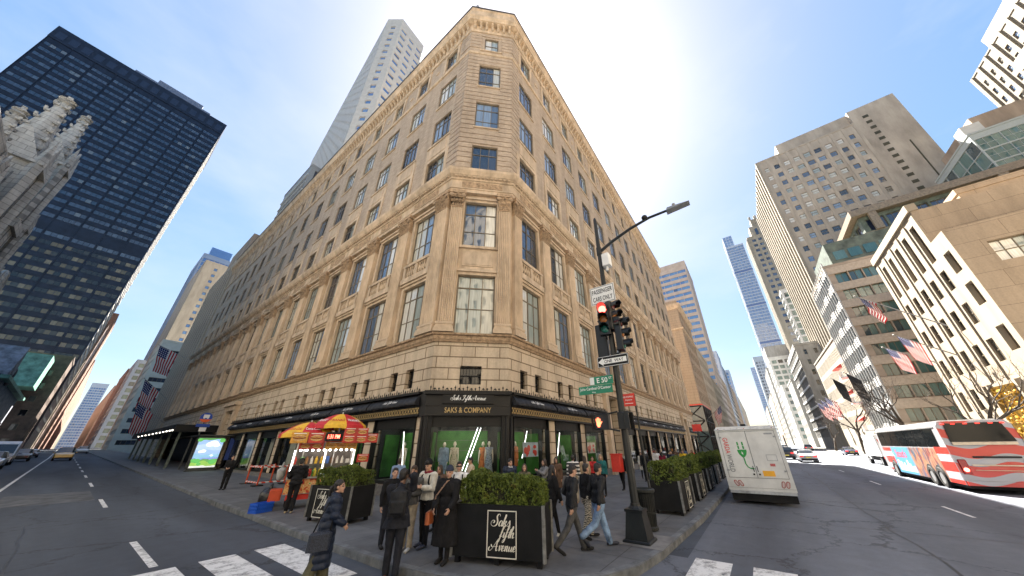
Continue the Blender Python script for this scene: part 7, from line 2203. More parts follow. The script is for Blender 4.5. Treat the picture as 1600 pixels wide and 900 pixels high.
def car(label, kind, col, loc, rz, cat='car', group=None, name='car'):
    """x runs forward from the rear bumper"""
    t = thing(name, label, cat, loc, rz, group)
    Ln, W, st = KINDS_C[kind]
    body, gl = MB(), MB()
    rings = []
    for x, zl, zb, hw, zr in st:
        r = [(hw * .86, zl), (hw, zl + .12), (hw, zb - .12), (hw * .97, zb)]
        r += [(hw * .78, zr - .05), (hw * .6, zr), (0, zr + .02)] if zr else [(hw * .85, zb + .015), (hw * .5, zb + .03), (0, zb + .035)]
        full = [(x, y, z) for y, z in r] + [(x, -y, z) for y, z in reversed(r[:-1])]
        rings.append(full)
    n = len(rings[0])
    vs = [p for r in rings for p in r]
    fb, fg = [], []
    for i in range(len(rings) - 1):
        cab = st[i][4] and st[i + 1][4]
        end = (st[i][4] is not None and st[i + 1][4] is not None) and abs(st[i][4] - st[i + 1][4]) > .2
        for k in range(n):
            f = (i * n + k, i * n + (k + 1) % n, (i + 1) * n + (k + 1) % n, (i + 1) * n + k)
            side = k in (3, n - 5)
            topf = k in (4, 5, 6, 7)
            if cab and (side or (end and topf)):
                fg.append(f)
            else:
                fb.append(f)
    fb += [tuple(range(n - 1, -1, -1)), tuple((len(rings) - 1) * n + k for k in range(n))]
    body.add(vs, fb); o = body.build('body', [col], t, smooth=False)
    if fg:
        gl.add(vs, fg); gl.build('window', [CAR_GL], t)
    r_ = .34 if kind == 'sedan' else .37
    for x in (Ln * .19, Ln * .8):
        for y in (-W / 2 + .12, W / 2 - .12): wheel(t, x, y, r_, .24)
    for s in (-1, 1):
        q = MB(); q.bbox(-.03, .1, s * W * .36 - .17, s * W * .36 + .17, st[1][2] - .28, st[1][2] - .1, .02); q.build('tail_light', [TL_], t)
        q = MB(); q.bbox(Ln - .16, Ln - .02, s * W * .33 - .17, s * W * .33 + .17, .6, .74, .02); q.build('headlight', [HL], t)
        q = MB(); q.ell((Ln * .68, s * (W / 2 + .1), st[5][2] + .05), (.1, .12, .08), 8, 6); q.build('mirror', [col], t)
    q = MB(); q.box(-.025, .02, -.26, .26, .55, .68); q.build('number_plate', [mat('plate_yellow', (.7, .55, .1), .5, var=.1)], t)
    q = MB(); q.box(-.06, .1, -W * .42, W * .42, .3, .48); q.box(Ln - .1, Ln + .03, -W * .4, W * .4, .3, .48); q.build('bumper', [BLACK], t)
    return t
SILV = car_paint('silver', (.35, .36, .38)); DARKC = car_paint('black', (.02, .021, .024)); TAXI = car_paint('taxi_yellow', (.70, .34, .015)); NAVY = car_paint('navy', (.025, .035, .07)); WHC = car_paint('white', (.65, .65, .65))
g = 'cars driving away down the avenue'
car('silver saloon driving away on the sunlit avenue just right of the white van', 'sedan', SILV, (55, -4.3, 0), 0, group=g)
car('dark suv close behind the silver saloon on the avenue', 'suv', DARKC, (64, -2.6, 0), 0, group=g)
car('pale saloon farther down the avenue left of the dark suv', 'sedan', WHC, (84, -1.4, 0), 0, group=g)
car('yellow taxi in the distance of the avenue', 'cabvan', TAXI, (100, -.2, 0), 0, 'taxi', g, 'taxi')
car('black suv in the middle of the far avenue', 'suv', DARKC, (118, -5.0, 0), 0, group=g)
car('silver suv in the far right lane of the avenue', 'suv', SILV, (135, -11.5, 0), 0, group=g)
car('dark saloon parked in sun beyond the box truck', 'sedan', NAVY, (86, -13.2, 0), 0, group=g)
# box truck on the sunlit kerb
tr = thing('box_truck', 'small white box truck with a red picture on its back, beyond the tour bus', 'truck', (49.5, -10.9, 0))
b = MB(); b.bbox(0, 5.2, -1.2, 1.2, .9, 3.0, .05); b.build('cargo_box', [WHC], tr)
b = MB(); b.add([(-.006, y, z) for y, z in ((-.1, 1.0), (1.1, 1.0), (.95, 1.6), (1.1, 2.6), (.65, 2.1), (.45, 1.5))], [tuple(range(6))]); text(b, 'fresh', (-.008, -.45, 2.1), (0, -1, 0), (0, 0, 1), .01, .01) if False else None
b.build('red_picture', [RED], tr)
b = MB(); b.add([(5.3, -1.1, .5), (7.2, -1.1, .5), (7.2, 1.1, .5), (5.3, 1.1, .5), (5.3, -1.05, 2.3), (6.5, -1.0, 2.3), (6.5, 1.0, 2.3), (5.3, 1.05, 2.3), (7.1, -1.05, 1.3), (7.1, 1.05, 1.3)], [(3, 2, 1, 0), (4, 5, 6, 7), (0, 1, 8, 5, 4), (3, 7, 6, 9, 2), (1, 2, 9, 8), (8, 9, 6, 5), (0, 4, 7, 3)]); b.build('cab', [WHC], tr)
b = MB(); b.box(0, 7, -1.0, 1.0, .45, .9); b.build('chassis', [BLACK_MATT], tr)
for x in (1.2, 6.2):
    for y in (-1, 1): wheel(tr, x, y, .42, .3)
for s in (-1, 1):
    b = MB(); b.box(-.03, .03, s * 1.0 - .1, s * 1.0 + .1, .72, .86); b.build('tail_light', [TL_], tr)
b = MB(); b.box(-.05, .0, -.2, .2, .5, .72); b.build('number_plate', [WHITE], tr)
# side street traffic
g = 'traffic on the side street'
car('yellow taxi van coming towards us in the side street lane', 'cabvan', TAXI, (.7, 96, gz(93)), R(-90), 'taxi', g, 'taxi')
car('dark suv standing left of the white line in the side street', 'suv', DARKC, (-3.2, 96, gz(94)), R(-90), group=g)
car('navy saloon behind the dark suv in the side street', 'sedan', NAVY, (-3.0, 118, gz(116)), R(-90), group=g)
car('white suv at the left edge of the side street', 'suv', WHC, (-4.0, 70, gz(68)), R(-90), group=g)
car('black car in front of the white suv at the left edge', 'sedan', DARKC, (-5.2, 56, gz(54)), R(-90), group=g)
car('white car parked in the row far down the side street kerb', 'suv', WHC, (3.6, 150, gz(148)), R(-90), group=g)
car('silver car parked behind the white one far down the side street', 'sedan', SILV, (3.6, 164, gz(162)), R(-90), group=g)
bt = thing('delivery_van', 'white high roof delivery van behind the white suv at far left', 'van', (-4.2, 82, gz(80)), R(-90), g)
b = MB(); b.prism([(0, -1.05, .4), (5.9, -1.05, .4), (5.9, -1.05, 1.1), (5.2, -1.05, 1.3), (4.6, -1.05, 2.5), (4.2, -1.05, 2.75), (0, -1.05, 2.8)], (0, 2.1, 0)); b.build('body', [WHC], bt)
b = MB(); b.hexa([(5.2, -.95, 1.36), (5.22, -.95, 1.36), (5.22, .95, 1.36), (5.2, .95, 1.36), (4.66, -.9, 2.4), (4.68, -.9, 2.4), (4.68, .9, 2.4), (4.66, .9, 2.4)]); b.build('windscreen', [CAR_GL], bt)
for x in (1.1, 4.9):
    for y in (-.95, .95): wheel(bt, x, y, .38, .26)
for s in (-1, 1):
    b = MB(); b.bbox(5.85, 5.93, s * .75 - .18, s * .75 + .18, .75, .95, .02); b.build('headlight', [HL], bt)
b = MB(); b.box(5.86, 5.95, -.95, .95, .4, .62); b.box(5.88, 5.94, -.5, .5, .7, .95); b.build('bumper', [BLACK], bt)
# ------------------------------------------------------------------ people
WORK = bpy.data.scenes.new('work')      # only for evaluating modifiers; removed again below
def remesh(name, mb, mats, parent, voxel, smooth=3, fold=0., fs=7., loc=(0, 0, 0), paint=None, quilt=0.):
    """union of overlapping volumes -> one continuous smooth surface"""
    me = bpy.data.meshes.new('tmp'); me.from_pydata(mb.v, [], mb.f)
    o = bpy.data.objects.new('tmp', me); WORK.collection.objects.link(o)
    m = o.modifiers.new('r', 'REMESH'); m.mode = 'VOXEL'; m.voxel_size = voxel
    s = o.modifiers.new('s', 'SMOOTH'); s.factor = .5; s.iterations = smooth
    WORK.view_layers[0].update()
    dg = WORK.view_layers[0].depsgraph
    out = bpy.data.meshes.new_from_object(o.evaluated_get(dg))
    bpy.data.objects.remove(o); bpy.data.meshes.remove(me)
    out.name = name
    if fold:
        nv = len(out.vertices)
        co = np.empty(nv * 3); no = np.empty(nv * 3)
        out.vertices.foreach_get('co', co); out.vertices.foreach_get('normal', no)
        co = co.reshape(-1, 3); no = no.reshape(-1, 3)
        d = np.array([noise.noise(Vector((p[0] * fs * 1.3, p[1] * fs * 1.3, p[2] * fs * .8))) + .5 * noise.noise(Vector((p[0] * fs * 3, p[1] * fs * 3, p[2] * fs * 1.6 + 9))) for p in co])
        if quilt: d = d * .5 + (np.abs(np.sin(co[:, 2] * pi / quilt + .5 * np.sin(co[:, 0] * 16))) - .6) * 1.15
        co += no * (d * fold)[:, None]
        out.vertices.foreach_set('co', co.ravel())
    out.materials.clear()
    for mm in mats: out.materials.append(mm)
    if paint:
        for p in out.polygons:
            p.material_index = paint(p.center)
    out.polygons.foreach_set('use_smooth', [True] * len(out.polygons))
    out.update()
    return put(name, out, parent, loc)
def cap(b, p, q, r0, r1, n=10, flat=1., up=None):
    """tapered limb with rounded ends"""
    p, q = Vector(p), Vector(q)
    d = (q - p); l = d.length
    d = d / l if l > 1e-6 else Vector((0, 0, 1))
    b.tube([p - d * r0 * .9, p - d * r0 * .5, p, p.lerp(q, .5), q, q + d * r1 * .5, q + d * r1 * .9], [r0 * .4, r0 * .85, r0, (r0 + r1) / 2, r1, r1 * .85, r1 * .4], n, 0, flat, up)
SKIN = {'light': mat('skin_light', (.46, .27, .19), .5, var=.08, vs=12), 'tan': mat('skin_tan', (.36, .20, .13), .5, var=.08, vs=12), 'brown': mat('skin_brown', (.16, .085, .055), .5, var=.08, vs=12), 'plaster': mat('mannequin_plaster', (.62, .55, .47), .5, var=.03)}
EYE, LIP = mat('eye_dark', (.02, .016, .014), .3, var=0), mat('lip_tone', (.33, .13, .11), .5, var=0)
HAIR = {'black': mat('hair_black', (.012, .010, .010), .45, var=.3, vs=30, stretch=(6, 6, .6), bump=.5, bs=40), 'brown': mat('hair_brown', (.045, .026, .016), .5, var=.3, vs=30, stretch=(6, 6, .6), bump=.5, bs=40), 'blond': mat('hair_blond', (.32, .22, .11), .5, var=.3, vs=30, bump=.5), 'grey': mat('hair_grey', (.3, .3, .3), .5, var=.2, bump=.4)}
def cloth(n, c, rough=.85, **k):
    return mat('cloth_' + n, c, rough, var=k.pop('var', .2), vs=k.pop('vs', 6), bump=k.pop('bump', .35), bs=k.pop('bs', 60), spec=.25, **k)
def ik(a, t, l1, l2, hint):
    a, t = Vector(a), Vector(t)
    d = t - a; D = min(d.length, (l1 + l2) * .995)
    d.normalize(); t = a + d * D
    c = (l1 * l1 + D * D - l2 * l2) / (2 * D)
    h = math.sqrt(max(0, l1 * l1 - c * c))
    hv = Vector(hint); hv = (hv - d * hv.dot(d)).normalized()
    return a + d * c + hv * h, t
def hand(b, w, dirv, nrm, side, s=1., grip=.5):
    """palm, four unequal bent fingers and a thumb from the side of the palm. w wrist, dirv along the hand, nrm back of the hand"""
    d = Vector(dirv).normalized(); n = Vector(nrm); n = (n - d * n.dot(d)).normalized(); x = d.cross(n) * side
    w = Vector(w)
    b.tube([w - d * .02 * s, w + d * .02 * s, w + d * .06 * s, w + d * .09 * s], [.022 * s, .03 * s, .038 * s, .036 * s], 8, 0, .45, n)
    for i, (o, l) in enumerate(((-.029, .062), (-.010, .075), (.010, .07), (.028, .055))):
        p = w + d * .088 * s + x * o * s
        a = grip
        p1 = p + (d * cos(a * .6) - n * sin(a * .6)) * l * .5 * s
        p2 = p1 + (d * cos(a * 1.6) - n * sin(a * 1.6)) * l * .35 * s
        p3 = p2 + (d * cos(a * 2.4) - n * sin(a * 2.4)) * l * .3 * s
        b.tube([p - d * .015 * s, p, p1, p2, p3], [.0095 * s, .0098 * s, .009 * s, .0082 * s, .006 * s], 6)
    p = w + d * .03 * s - x * .03 * s
    p1 = p + (d * .7 - x * .7 - n * .15).normalized() * .04 * s; p2 = p1 + (d * .85 - x * .3 - n * .35).normalized() * .034 * s
    b.tube([p + x * .012 * s, p, p1, p2], [.013 * s, .0125 * s, .011 * s, .008 * s], 6)
PEOPLE = 0
def person(label, x, y, head_to, h=1.75, skin='light', hair=('short', 'black'), top=('jacket', None), legs=('trousers', None), shoe=None,
           gait=None, larm=None, rarm=None, lean=0., look=(0, 0), z0=.146, near=True, fat=1., female=False, hat=None, group='people on the pavement', name='person', cat='person', vox=None, scarf=None, face=True):
    """head_to: compass angle (degrees, from +x) the figure faces. local axes: +y forward, +x right.
    gait: (left thigh, left knee, right thigh, right knee) degrees. larm/rarm: hand target in local metres for h=1.75 or None"""
    s = h / 1.75
    g = gait or (3, 2, -3, 2)
    HZ = .915
    hw = .085 if female else .092
    sw = .165 * fat if female else .19 * fat
    J = {}
    low = 1e9
    for k, sx, a, kn in (('L', -1, g[0], g[1]), ('R', 1, g[2], g[3])):
        a, kn = R(a), R(kn)
        hip = Vector((sx * hw, 0, HZ)); kne = hip + Vector((0, sin(a), -cos(a))) * .43; ank = kne + Vector((0, sin(a - kn), -cos(a - kn))) * .405
        ft = min(0, (a - kn) * .75) if kn > .35 or a < -.2 else 0
        toe = ank + Vector((0, cos(ft) * .19, sin(ft) * .19 - .055)); heel = ank + Vector((0, -.06 * cos(ft), -.06 - .06 * sin(ft)))
        J[k] = (hip, kne, ank, toe, heel)
        low = min(low, toe.z - .028, heel.z - .022)
    off = Vector((0, 0, -low))
    for k in 'LR': J[k] = tuple(p + off for p in J[k])
    pel = Vector((0, 0, HZ)) + off
    Lr = Matrix.Rotation(-R(lean), 3, 'X')
    def T(v): return pel + Lr @ Vector(v)
    waist, chest, neck0, neck1 = T((0, 0, .14)), T((0, .01, .38)), T((0, -.005, .565)), T((0, .012, .64))
    hd = Matrix.Rotation(R(look[0]), 3, 'Z') @ Matrix.Rotation(R(look[1]), 3, 'X')
    hc = neck1 + (Lr @ Vector((0, .02, .085)))
    sh = {'L': T((-sw, 0, .515)), 'R': T((sw, 0, .515))}
    arms = {}
    for k, sx, tg in (('L', -1, larm), ('R', 1, rarm)):
        if tg is None:
            sw_ = -(g[0] if k == 'L' else g[2]) * .006
            tg = (sx * (sw + .06), .06 + sw_ , .80)
        tg = Vector(tg[:3])
        el, wr = ik(sh[k], tg + off * 0, .285, .25, (sx * .5, -1, -.25))
        arms[k] = (el, wr)
    root = None
    b = MB(); b.M = Matrix.Scale(s, 4)
    v = vox or (.0085 if near else .014)
    f = fat
    # trunk
    b.ell(tuple(pel + Vector((0, 0, .02))), (.155 * f, .105 * f, .13), 14, 9); b.ell(tuple(waist), (.125 * f, .095 * f, .16), 14, 9, 0, Lr)
    b.ell(tuple(chest), (.155 * f, .105 * f, .2), 14, 9, 0, Lr)
    for k in 'LR': cap(b, T((0, 0, .52)), sh[k], .06, .055)
    cap(b, neck0, neck1 + Vector((0, 0, .02)), .052 if not female else .045, .05 if not female else .044)
    # head
    def H(p): return tuple(hc + hd @ Vector(p))
    b.ell(H((0, -.012, .03)), (.074, .095, .1), 16, 12, 0, hd); b.ell(H((0, .02, -.03)), (.06, .075, .085), 14, 10, 0, hd)
    b.tube([H((0, .085, .012)), H((0, .103, -.02)), H((0, .100, -.03)), H((0, .075, -.032))], [.010, .014, .014, .008], 8)
    for sx in (-1, 1):
        b.ell(H((sx * .073, -.008, -.01)), (.014, .022, .033), 8, 6, 0, hd)
        b.tube([H((sx * .015, .088, .022)), H((sx * .045, .078, .022))], [.009, .007], 6)
    b.ell(H((0, .088, -.062)), (.024, .010, .010), 8, 6, 0, hd); b.ell(H((0, .075, -.098)), (.024, .022, .018), 8, 6, 0, hd)
    # limbs
    for k, sx in (('L', -1), ('R', 1)):
        hip, kne, ank, toe, heel = J[k]
        cap(b, hip, kne, .08 * f, .052); cap(b, kne, ank, .053, .036); cap(b, kne.lerp(ank, .3) + Vector((0, -.018, 0)), kne.lerp(ank, .55), .038, .03)
        cap(b, ank, ank + Vector((0, 0, -.02)), .036, .036); cap(b, heel.lerp(toe, .18) + Vector((0, 0, .02)), heel.lerp(toe, .85) + Vector((0, 0, .008)), .024, .022)
        el, wr = arms[k]
        cap(b, sh[k], el, .048, .038); cap(b, el, wr, .038, .025)
        d = (wr - el).normalized()
        nrm = (larm if k == 'L' else rarm)
        bk = Vector(nrm[3:6]) if nrm is not None and len(nrm) >= 6 else Vector((sx, .2, .2))
        hand(b, wr, d, bk, sx, 1.0, .55)
    S = Vector
    def paint(c):
        if not face: return 0
        q = hd.inverted() @ (S(c) / s - hc)
        if q.y > .055 and abs(q.z - .008) < .009 and .018 < abs(q.x) < .046: return 1
        if q.y > .055 and abs(q.z + .062) < .009 and abs(q.x) < .025: return 2
        if q.y > .05 and abs(q.z - .034) < .006 and .014 < abs(q.x) < .05: return 1
        return 0
    body = remesh(name, b, [SKIN[skin], EYE, LIP], None, v, 2, paint=paint)
    body.location = (x, y, z0); body.rotation_euler = (0, 0, R(head_to) - pi / 2)
    tag(body, label, cat, group)
    # hair / hat
    style, hcol = hair
    if style != 'none':
        b = MB(); b.M = Matrix.Scale(s, 4)
        b.ell(H((0, -.024, .048)), (.083, .099, .095), 16, 12, 0, hd)
        b.ell(H((0, -.045, .0)), (.078, .07, .09), 14, 10, 0, hd)
        if style == 'short': b.ell(H((0, .035, .098)), (.06, .05, .035), 10, 8, 0, hd)
        if style in ('long', 'longer'):
            l = .3 if style == 'long' else .42
            b.tube([H((0, -.06, .05)), H((0, -.085, -.08)), tuple(hc + hd @ S((0, -.085, 0)) + S((0, -.02, -l * .7))), tuple(hc + hd @ S((0, -.07, 0)) + S((0, -.03, -l)))], [.07, .085, .08, .04], 10, 0, .55, (0, 1, 0))
            for sx in (-1, 1):
                b.tube([H((sx * .068, .0, .06)), H((sx * .082, .005, -.05)), tuple(Vector(H((sx * .082, .01, -.1))) + S((0, .02, -l * .4)))], [.03, .032, .012], 8)
        if style == 'pony':
            b.ell(H((0, -.115, .02)), (.03, .03, .03), 8, 6); b.tube([H((0, -.12, .02)), H((0, -.16, -.02)), H((0, -.165, -.12)), H((0, -.15, -.2))], [.028, .035, .03, .01], 8)
        if style == 'bun': b.ell(H((0, -.09, .1)), (.045, .045, .04), 10, 8)
        remesh('hair', b, [HAIR[hcol]], body, .009 if near else .013, 2, .006, 16)
    if hat:
        b = MB(); b.M = Matrix.Scale(s, 4)
        kind, hm_ = hat
        if kind == 'beanie':
            b.ell(H((0, -.02, .07)), (.088, .104, .092), 16, 12, 0, hd); b.tube([H((.088 * cos(a), -.02 + .104 * sin(a), .052)) for a in np.linspace(0, 2 * pi, 17)], .016, 6)
        elif kind == 'cap':
            b.ell(H((0, -.02, .062)), (.086, .102, .085), 16, 12, 0, hd); b.ell(H((0, .095, .045)), (.062, .065, .012), 12, 6, 0, hd)
        elif kind == 'bucket':
            b.ell(H((0, -.015, .075)), (.09, .104, .075), 16, 10, 0, hd); b.lathe([(.1, -.0), (.14, -.045), (.135, -.05), (.095, -.01)], 16, H((0, -.01, .06)))
        remesh('hat', b, [hm_], body, .009, 2)
    # trousers / tights
    lk, lm = legs
    if lm is not None:
        b = MB(); b.M = Matrix.Scale(s, 4)
        b.ell(tuple(pel + S((0, -.005, .03))), (.17 * f, .122 * f, .14), 14, 9)
        lo = {'trousers': (.098 * f, .075, .062), 'jeans': (.102 * f, .082, .075), 'wide': (.105 * f, .10, .115), 'slim': (.09 * f, .062, .047)}[lk]
        for k in 'LR':
            hip, kne, ank, toe, heel = J[k]
            e = ank + (kne - ank).normalized() * .0
            cap(b, hip, kne, lo[0], lo[1]); cap(b, kne, e, lo[1], lo[2])
            cap(b, hip + S((0, -.02, .02)), hip + S((0, -.02, -.08)), .1 * f, .085 * f)
        remesh('trousers', b, [lm], body, .011 if near else .015, 3, .009 if lk != 'slim' else .004, 9)
    # shoes
    sm = shoe or BLACK_MATT
    for k in 'LR':
        hip, kne, ank, toe, heel = J[k]
        b = MB(); b.M = Matrix.Scale(s, 4)
        u = (toe - heel).normalized()
        b.tube([heel - u * .015 + S((0, 0, .012)), heel + u * .05 + S((0, 0, .022)), heel.lerp(toe, .55) + S((0, 0, .014)), toe + S((0, 0, .006)), toe + u * .055 + S((0, 0, .004))], [.034, .042, .045, .044, .024], 12, 0, .85, (0, 0, 1))
        cap(b, ank + S((0, -.01, .01)), heel.lerp(toe, .3) + S((0, 0, .02)), .047, .042)
        o = remesh('shoe', b, [sm], body, .009 if near else .013, 2)
    # upper garment
    kind, tm = top
    if tm is not None:
        b = MB(); b.M = Matrix.Scale(s, 4)
        puff = {'shirt': .014, 'jacket': .028, 'suit': .024, 'puffer': .05, 'coat': .036, 'long': .04, 'longpuff': .055, 'dress': .012}[kind]
        b.ell(tuple(waist + Lr @ S((0, 0, .02))), (.13 * f + puff, .1 * f + puff, .19), 16, 10, 0, Lr); b.ell(tuple(chest + Lr @ S((0, 0, .02))), (.157 * f + puff, .108 * f + puff, .205), 16, 10, 0, Lr)
        cap(b, T((0, -.005, .5)), T((0, -.005, .56)), .075 + puff * .6, .058 + puff * .5)
        for k in 'LR':
            el, wr = arms[k]
            cap(b, T((0, 0, .5)), sh[k], .068 + puff * .7, .056 + puff)
            if kind != 'dress':
                e2 = el.lerp(wr, .93)
                cap(b, sh[k], el, .054 + puff * .9, .046 + puff * .8); cap(b, el, e2, .046 + puff * .75, .037 + puff * .6)
        hem = {'shirt': .02, 'jacket': .0, 'suit': -.13, 'puffer': -.02, 'coat': -.36, 'long': -.62, 'longpuff': -.60, 'dress': -.66}[kind]
        mv = (J['L'][1] + J['R'][1]) / 2 - pel
        sk = .175 * f + puff
        pts = [pel + Lr @ S((0, 0, .16)), pel + S((0, 0, .04))]
        rs = [.135 * f + puff, .163 * f + puff]
        if hem < -.05:
            n = 4
            for i in range(1, n + 1):
                tt = i / n
                pts.append(pel + S((0, mv.y * .5 * tt * min(1, -hem / .43), hem * tt)))
                rs.append(sk + (.06 if kind in ('long', 'dress') else .035) * tt)
        else:
            pts.append(pel + S((0, 0, hem))); rs.append(.168 * f + puff)
        b.tube(pts, rs, 18, 0, .70, (0, 1, 0))
        remesh(kind if kind in ('shirt', 'jacket', 'coat', 'dress') else {'suit': 'jacket', 'puffer': 'puffer_jacket', 'long': 'coat', 'longpuff': 'puffer_coat'}[kind], b, [tm], body, .011 if near else .015, 3, .017 if kind != 'dress' else .008, 7, quilt=.13 if 'puff' in kind else 0)
        if scarf:
            b = MB(); b.M = Matrix.Scale(s, 4); c = T((0, .0, .575))
            b.tube([tuple(c + S((.085 * cos(a), .075 * sin(a), .01 * sin(3 * a)))) for a in np.linspace(0, 2 * pi, 15)], .035, 8)
            remesh('scarf', b, [scarf], body, .012, 2, .008, 14)
    M = Matrix.Translation(body.location) @ Matrix.Rotation(body.rotation_euler.z, 4, 'Z') @ Matrix.Scale(s, 4)
    return dict(body=body, M=M, T=T, arms=arms, head=hc, sh=sh, pel=pel)
def carried(name, label, cat, P, mb, m, smooth=True, parts=(), vox=None):
    """a bag or a phone that a person holds: a thing of its own, placed in the world at the hand"""
    b = MB(); b.v = [tuple(P['M'] @ Vector(p)) for p in mb.v]; b.f = mb.f; b.m = mb.m
    c = Vector((sum(p[0] for p in b.v) / len(b.v), sum(p[1] for p in b.v) / len(b.v), min(p[2] for p in b.v)))
    b.v = [tuple(Vector(p) - c) for p in b.v]
    if vox:
        o = remesh(name, b, [m], None, vox, 2, .006, 12); o.location = c
    else:
        o = b.build(name, [m], None, c, 0, smooth)
    tag(o, label, cat)
    for pn, pm_, pmat in parts:
        q = MB(); q.v = [tuple(P['M'] @ Vector(p) - c) for p in pm_.v]; q.f = pm_.f; q.m = pm_.m
        q.build(pn, [pmat], o, smooth=True)
    return o
def phone(P, side, label):
    el, wr = P['arms'][side]
    d = (wr - el).normalized(); c = wr + d * .09 + Vector((0, 0, .035))
    b = MB(); b.M = Matrix.Translation(c) @ Matrix.Rotation(-.5, 4, 'X'); b.bbox(-.037, .037, -.005, .005, -.07, .075, .004)
    carried('phone', label, 'phone', P, b, BLACK, False)
def backpack(P, label, m, w_=.3, h_=.46, d_=.18):
    T = P['T']; b = MB()
    c = T((0, -.13 - d_ / 2, .3))
    b.ell(tuple(c), (w_ / 2, d_ / 2 + .02, h_ / 2 + .02), 14, 10); b.cbox(tuple(c + Vector((0, .0, -.02))), (w_ * .9, d_ * .85, h_ * .86)); b.cbox(tuple(c + Vector((0, -d_ * .45, -.08))), (w_ * .7, d_ * .4, h_ * .4))
    st = MB()
    for sx in (-1, 1):
        st.tube([T((sx * .09, -.14, .52)), T((sx * .105, -.05, .60)), T((sx * .115, .1, .52)), T((sx * .13, .145, .38)), T((sx * .15, .06, .2)), T((sx * .12, -.12, .12))], .022, 6, 0, .4)
    carried('backpack', label, 'backpack', P, b, m, True, [('strap', st, BLACK_MATT)], .014)
K = dict(
 navy=cloth('navy_nylon', (.014, .022, .045), .45), charcoal=cloth('charcoal_suit', (.017, .019, .027)), black=cloth('black_wool', (.010, .010, .0115)), black2=cloth('black_nylon', (.012, .013, .016), .55),
 cream=cloth('cream_fleece', (.58, .56, .50)), white=cloth('white_cotton', (.66, .66, .66)), tan=cloth('tan_cotton', (.38, .28, .18)), khaki=cloth('khaki_chino', (.30, .25, .18)), grey=cloth('grey_wool', (.16, .16, .165)),
 dgrey=cloth('dark_grey_denim', (.075, .075, .075)), jeans=cloth('pale_denim', (.20, .30, .46), var=.35, vs=4), blue=cloth('blue_denim', (.06, .09, .17)), brown=cloth('brown_wool', (.10, .06, .04)), olive=cloth('olive_cotton', (.10, .095, .06)),
 teal=cloth('teal_fleece', (.02, .12, .12)), red=cloth('red_cotton', (.45, .03, .03)), yellow=cloth('yellow_cotton', (.70, .45, .03)), wine=cloth('wine_cotton', (.22, .02, .04)), orange=cloth('orange_collar', (.75, .18, .03)),
 beige=cloth('beige_jacket', (.50, .40, .29)), lblue=cloth('pale_blue_suit', (.20, .28, .42)), rust=cloth('rust_knit', (.42, .14, .05)), lace=cloth('lace_dress', (.55, .48, .38), var=.35, vs=40), plaid=cloth('plaid_dress', (.30, .34, .42), var=.5, vs=25))
def zebra_mat():
    m, N, L, B = new_mat('zebra_cloth')
    tc = N.new('ShaderNodeTexCoord'); w_ = N.new('ShaderNodeTexWave'); w_.bands_direction = 'Z'; w_.inputs['Scale'].default_value = 9; w_.inputs['Distortion'].default_value = 7; w_.inputs['Detail Scale'].default_value = 2
    L.new(tc.outputs['Object'], w_.inputs[0]); cr = N.new('ShaderNodeValToRGB'); e = cr.color_ramp.elements
    e[0].position = .45; e[0].color = (.02, .02, .02, 1); e[1].position = .52; e[1].color = (.5, .46, .38, 1); L.new(w_.outputs[0], cr.inputs[0]); L.new(cr.outputs[0], B.inputs['Base Color']); B.inputs['Roughness'].default_value = .8
    return m
ZEB = zebra_mat()
def striped_mat():
    m, N, L, B = new_mat('striped_jacket')
    tc = N.new('ShaderNodeTexCoord'); w_ = N.new('ShaderNodeTexWave'); w_.bands_direction = 'Z'; w_.inputs['Scale'].default_value = 2.2
    L.new(tc.outputs['Object'], w_.inputs[0]); cr = N.new('ShaderNodeValToRGB'); cr.color_ramp.interpolation = 'CONSTANT'; e = cr.color_ramp.elements
    e[0].color = (.03, .03, .035, 1); e[1].position = .55; e[1].color = (.6, .58, .55, 1); L.new(w_.outputs[0], cr.inputs[0]); L.new(cr.outputs[0], B.inputs['Base Color']); B.inputs['Roughness'].default_value = .85
    return m
STRJ = striped_mat()
WSHOE = mat('white_trainer', (.55, .54, .5), .6, var=.2, vs=20); NSHOE = mat('navy_trainer', (.05, .055, .08), .6, var=.5, vs=30); TSHOE = mat('tan_shoe', (.42, .33, .2), .6, var=.2)

# woman in the long navy puffer on the crossing
P = person('woman with tied back hair in a long navy quilted coat walking on the crosswalk', 3.57, 7.33, -18, 1.70, 'light', ('pony', 'black'), ('longpuff', K['navy']), ('wide', K['olive']), BLACK_MATT, (9, 4, -9, 9), (-.38, .10, .86), (.2, .25, .98), 3, (-25, 0), 0.0, female=True, fat=1.02)
b = MB(); b.M = Matrix.Translation((.24, -.12, .78)); b.bbox(-.07, .07, -.19, .19, -.16, .14, .04)
st = MB(); st.tube([(.24, -.25, .92), (.2, -.16, 1.2), (.16, -.03, 1.5), (.19, .06, 1.3), (.24, .03, .92)], .013, 6)
carried('handbag', 'dark woven handbag on the shoulder of the woman in navy', 'handbag', P, b, mat('woven_leather', (.02, .028, .05), .4, var=.4, vs=40, bump=1, bs=50), False, [('strap', st, BLACK_MATT)])
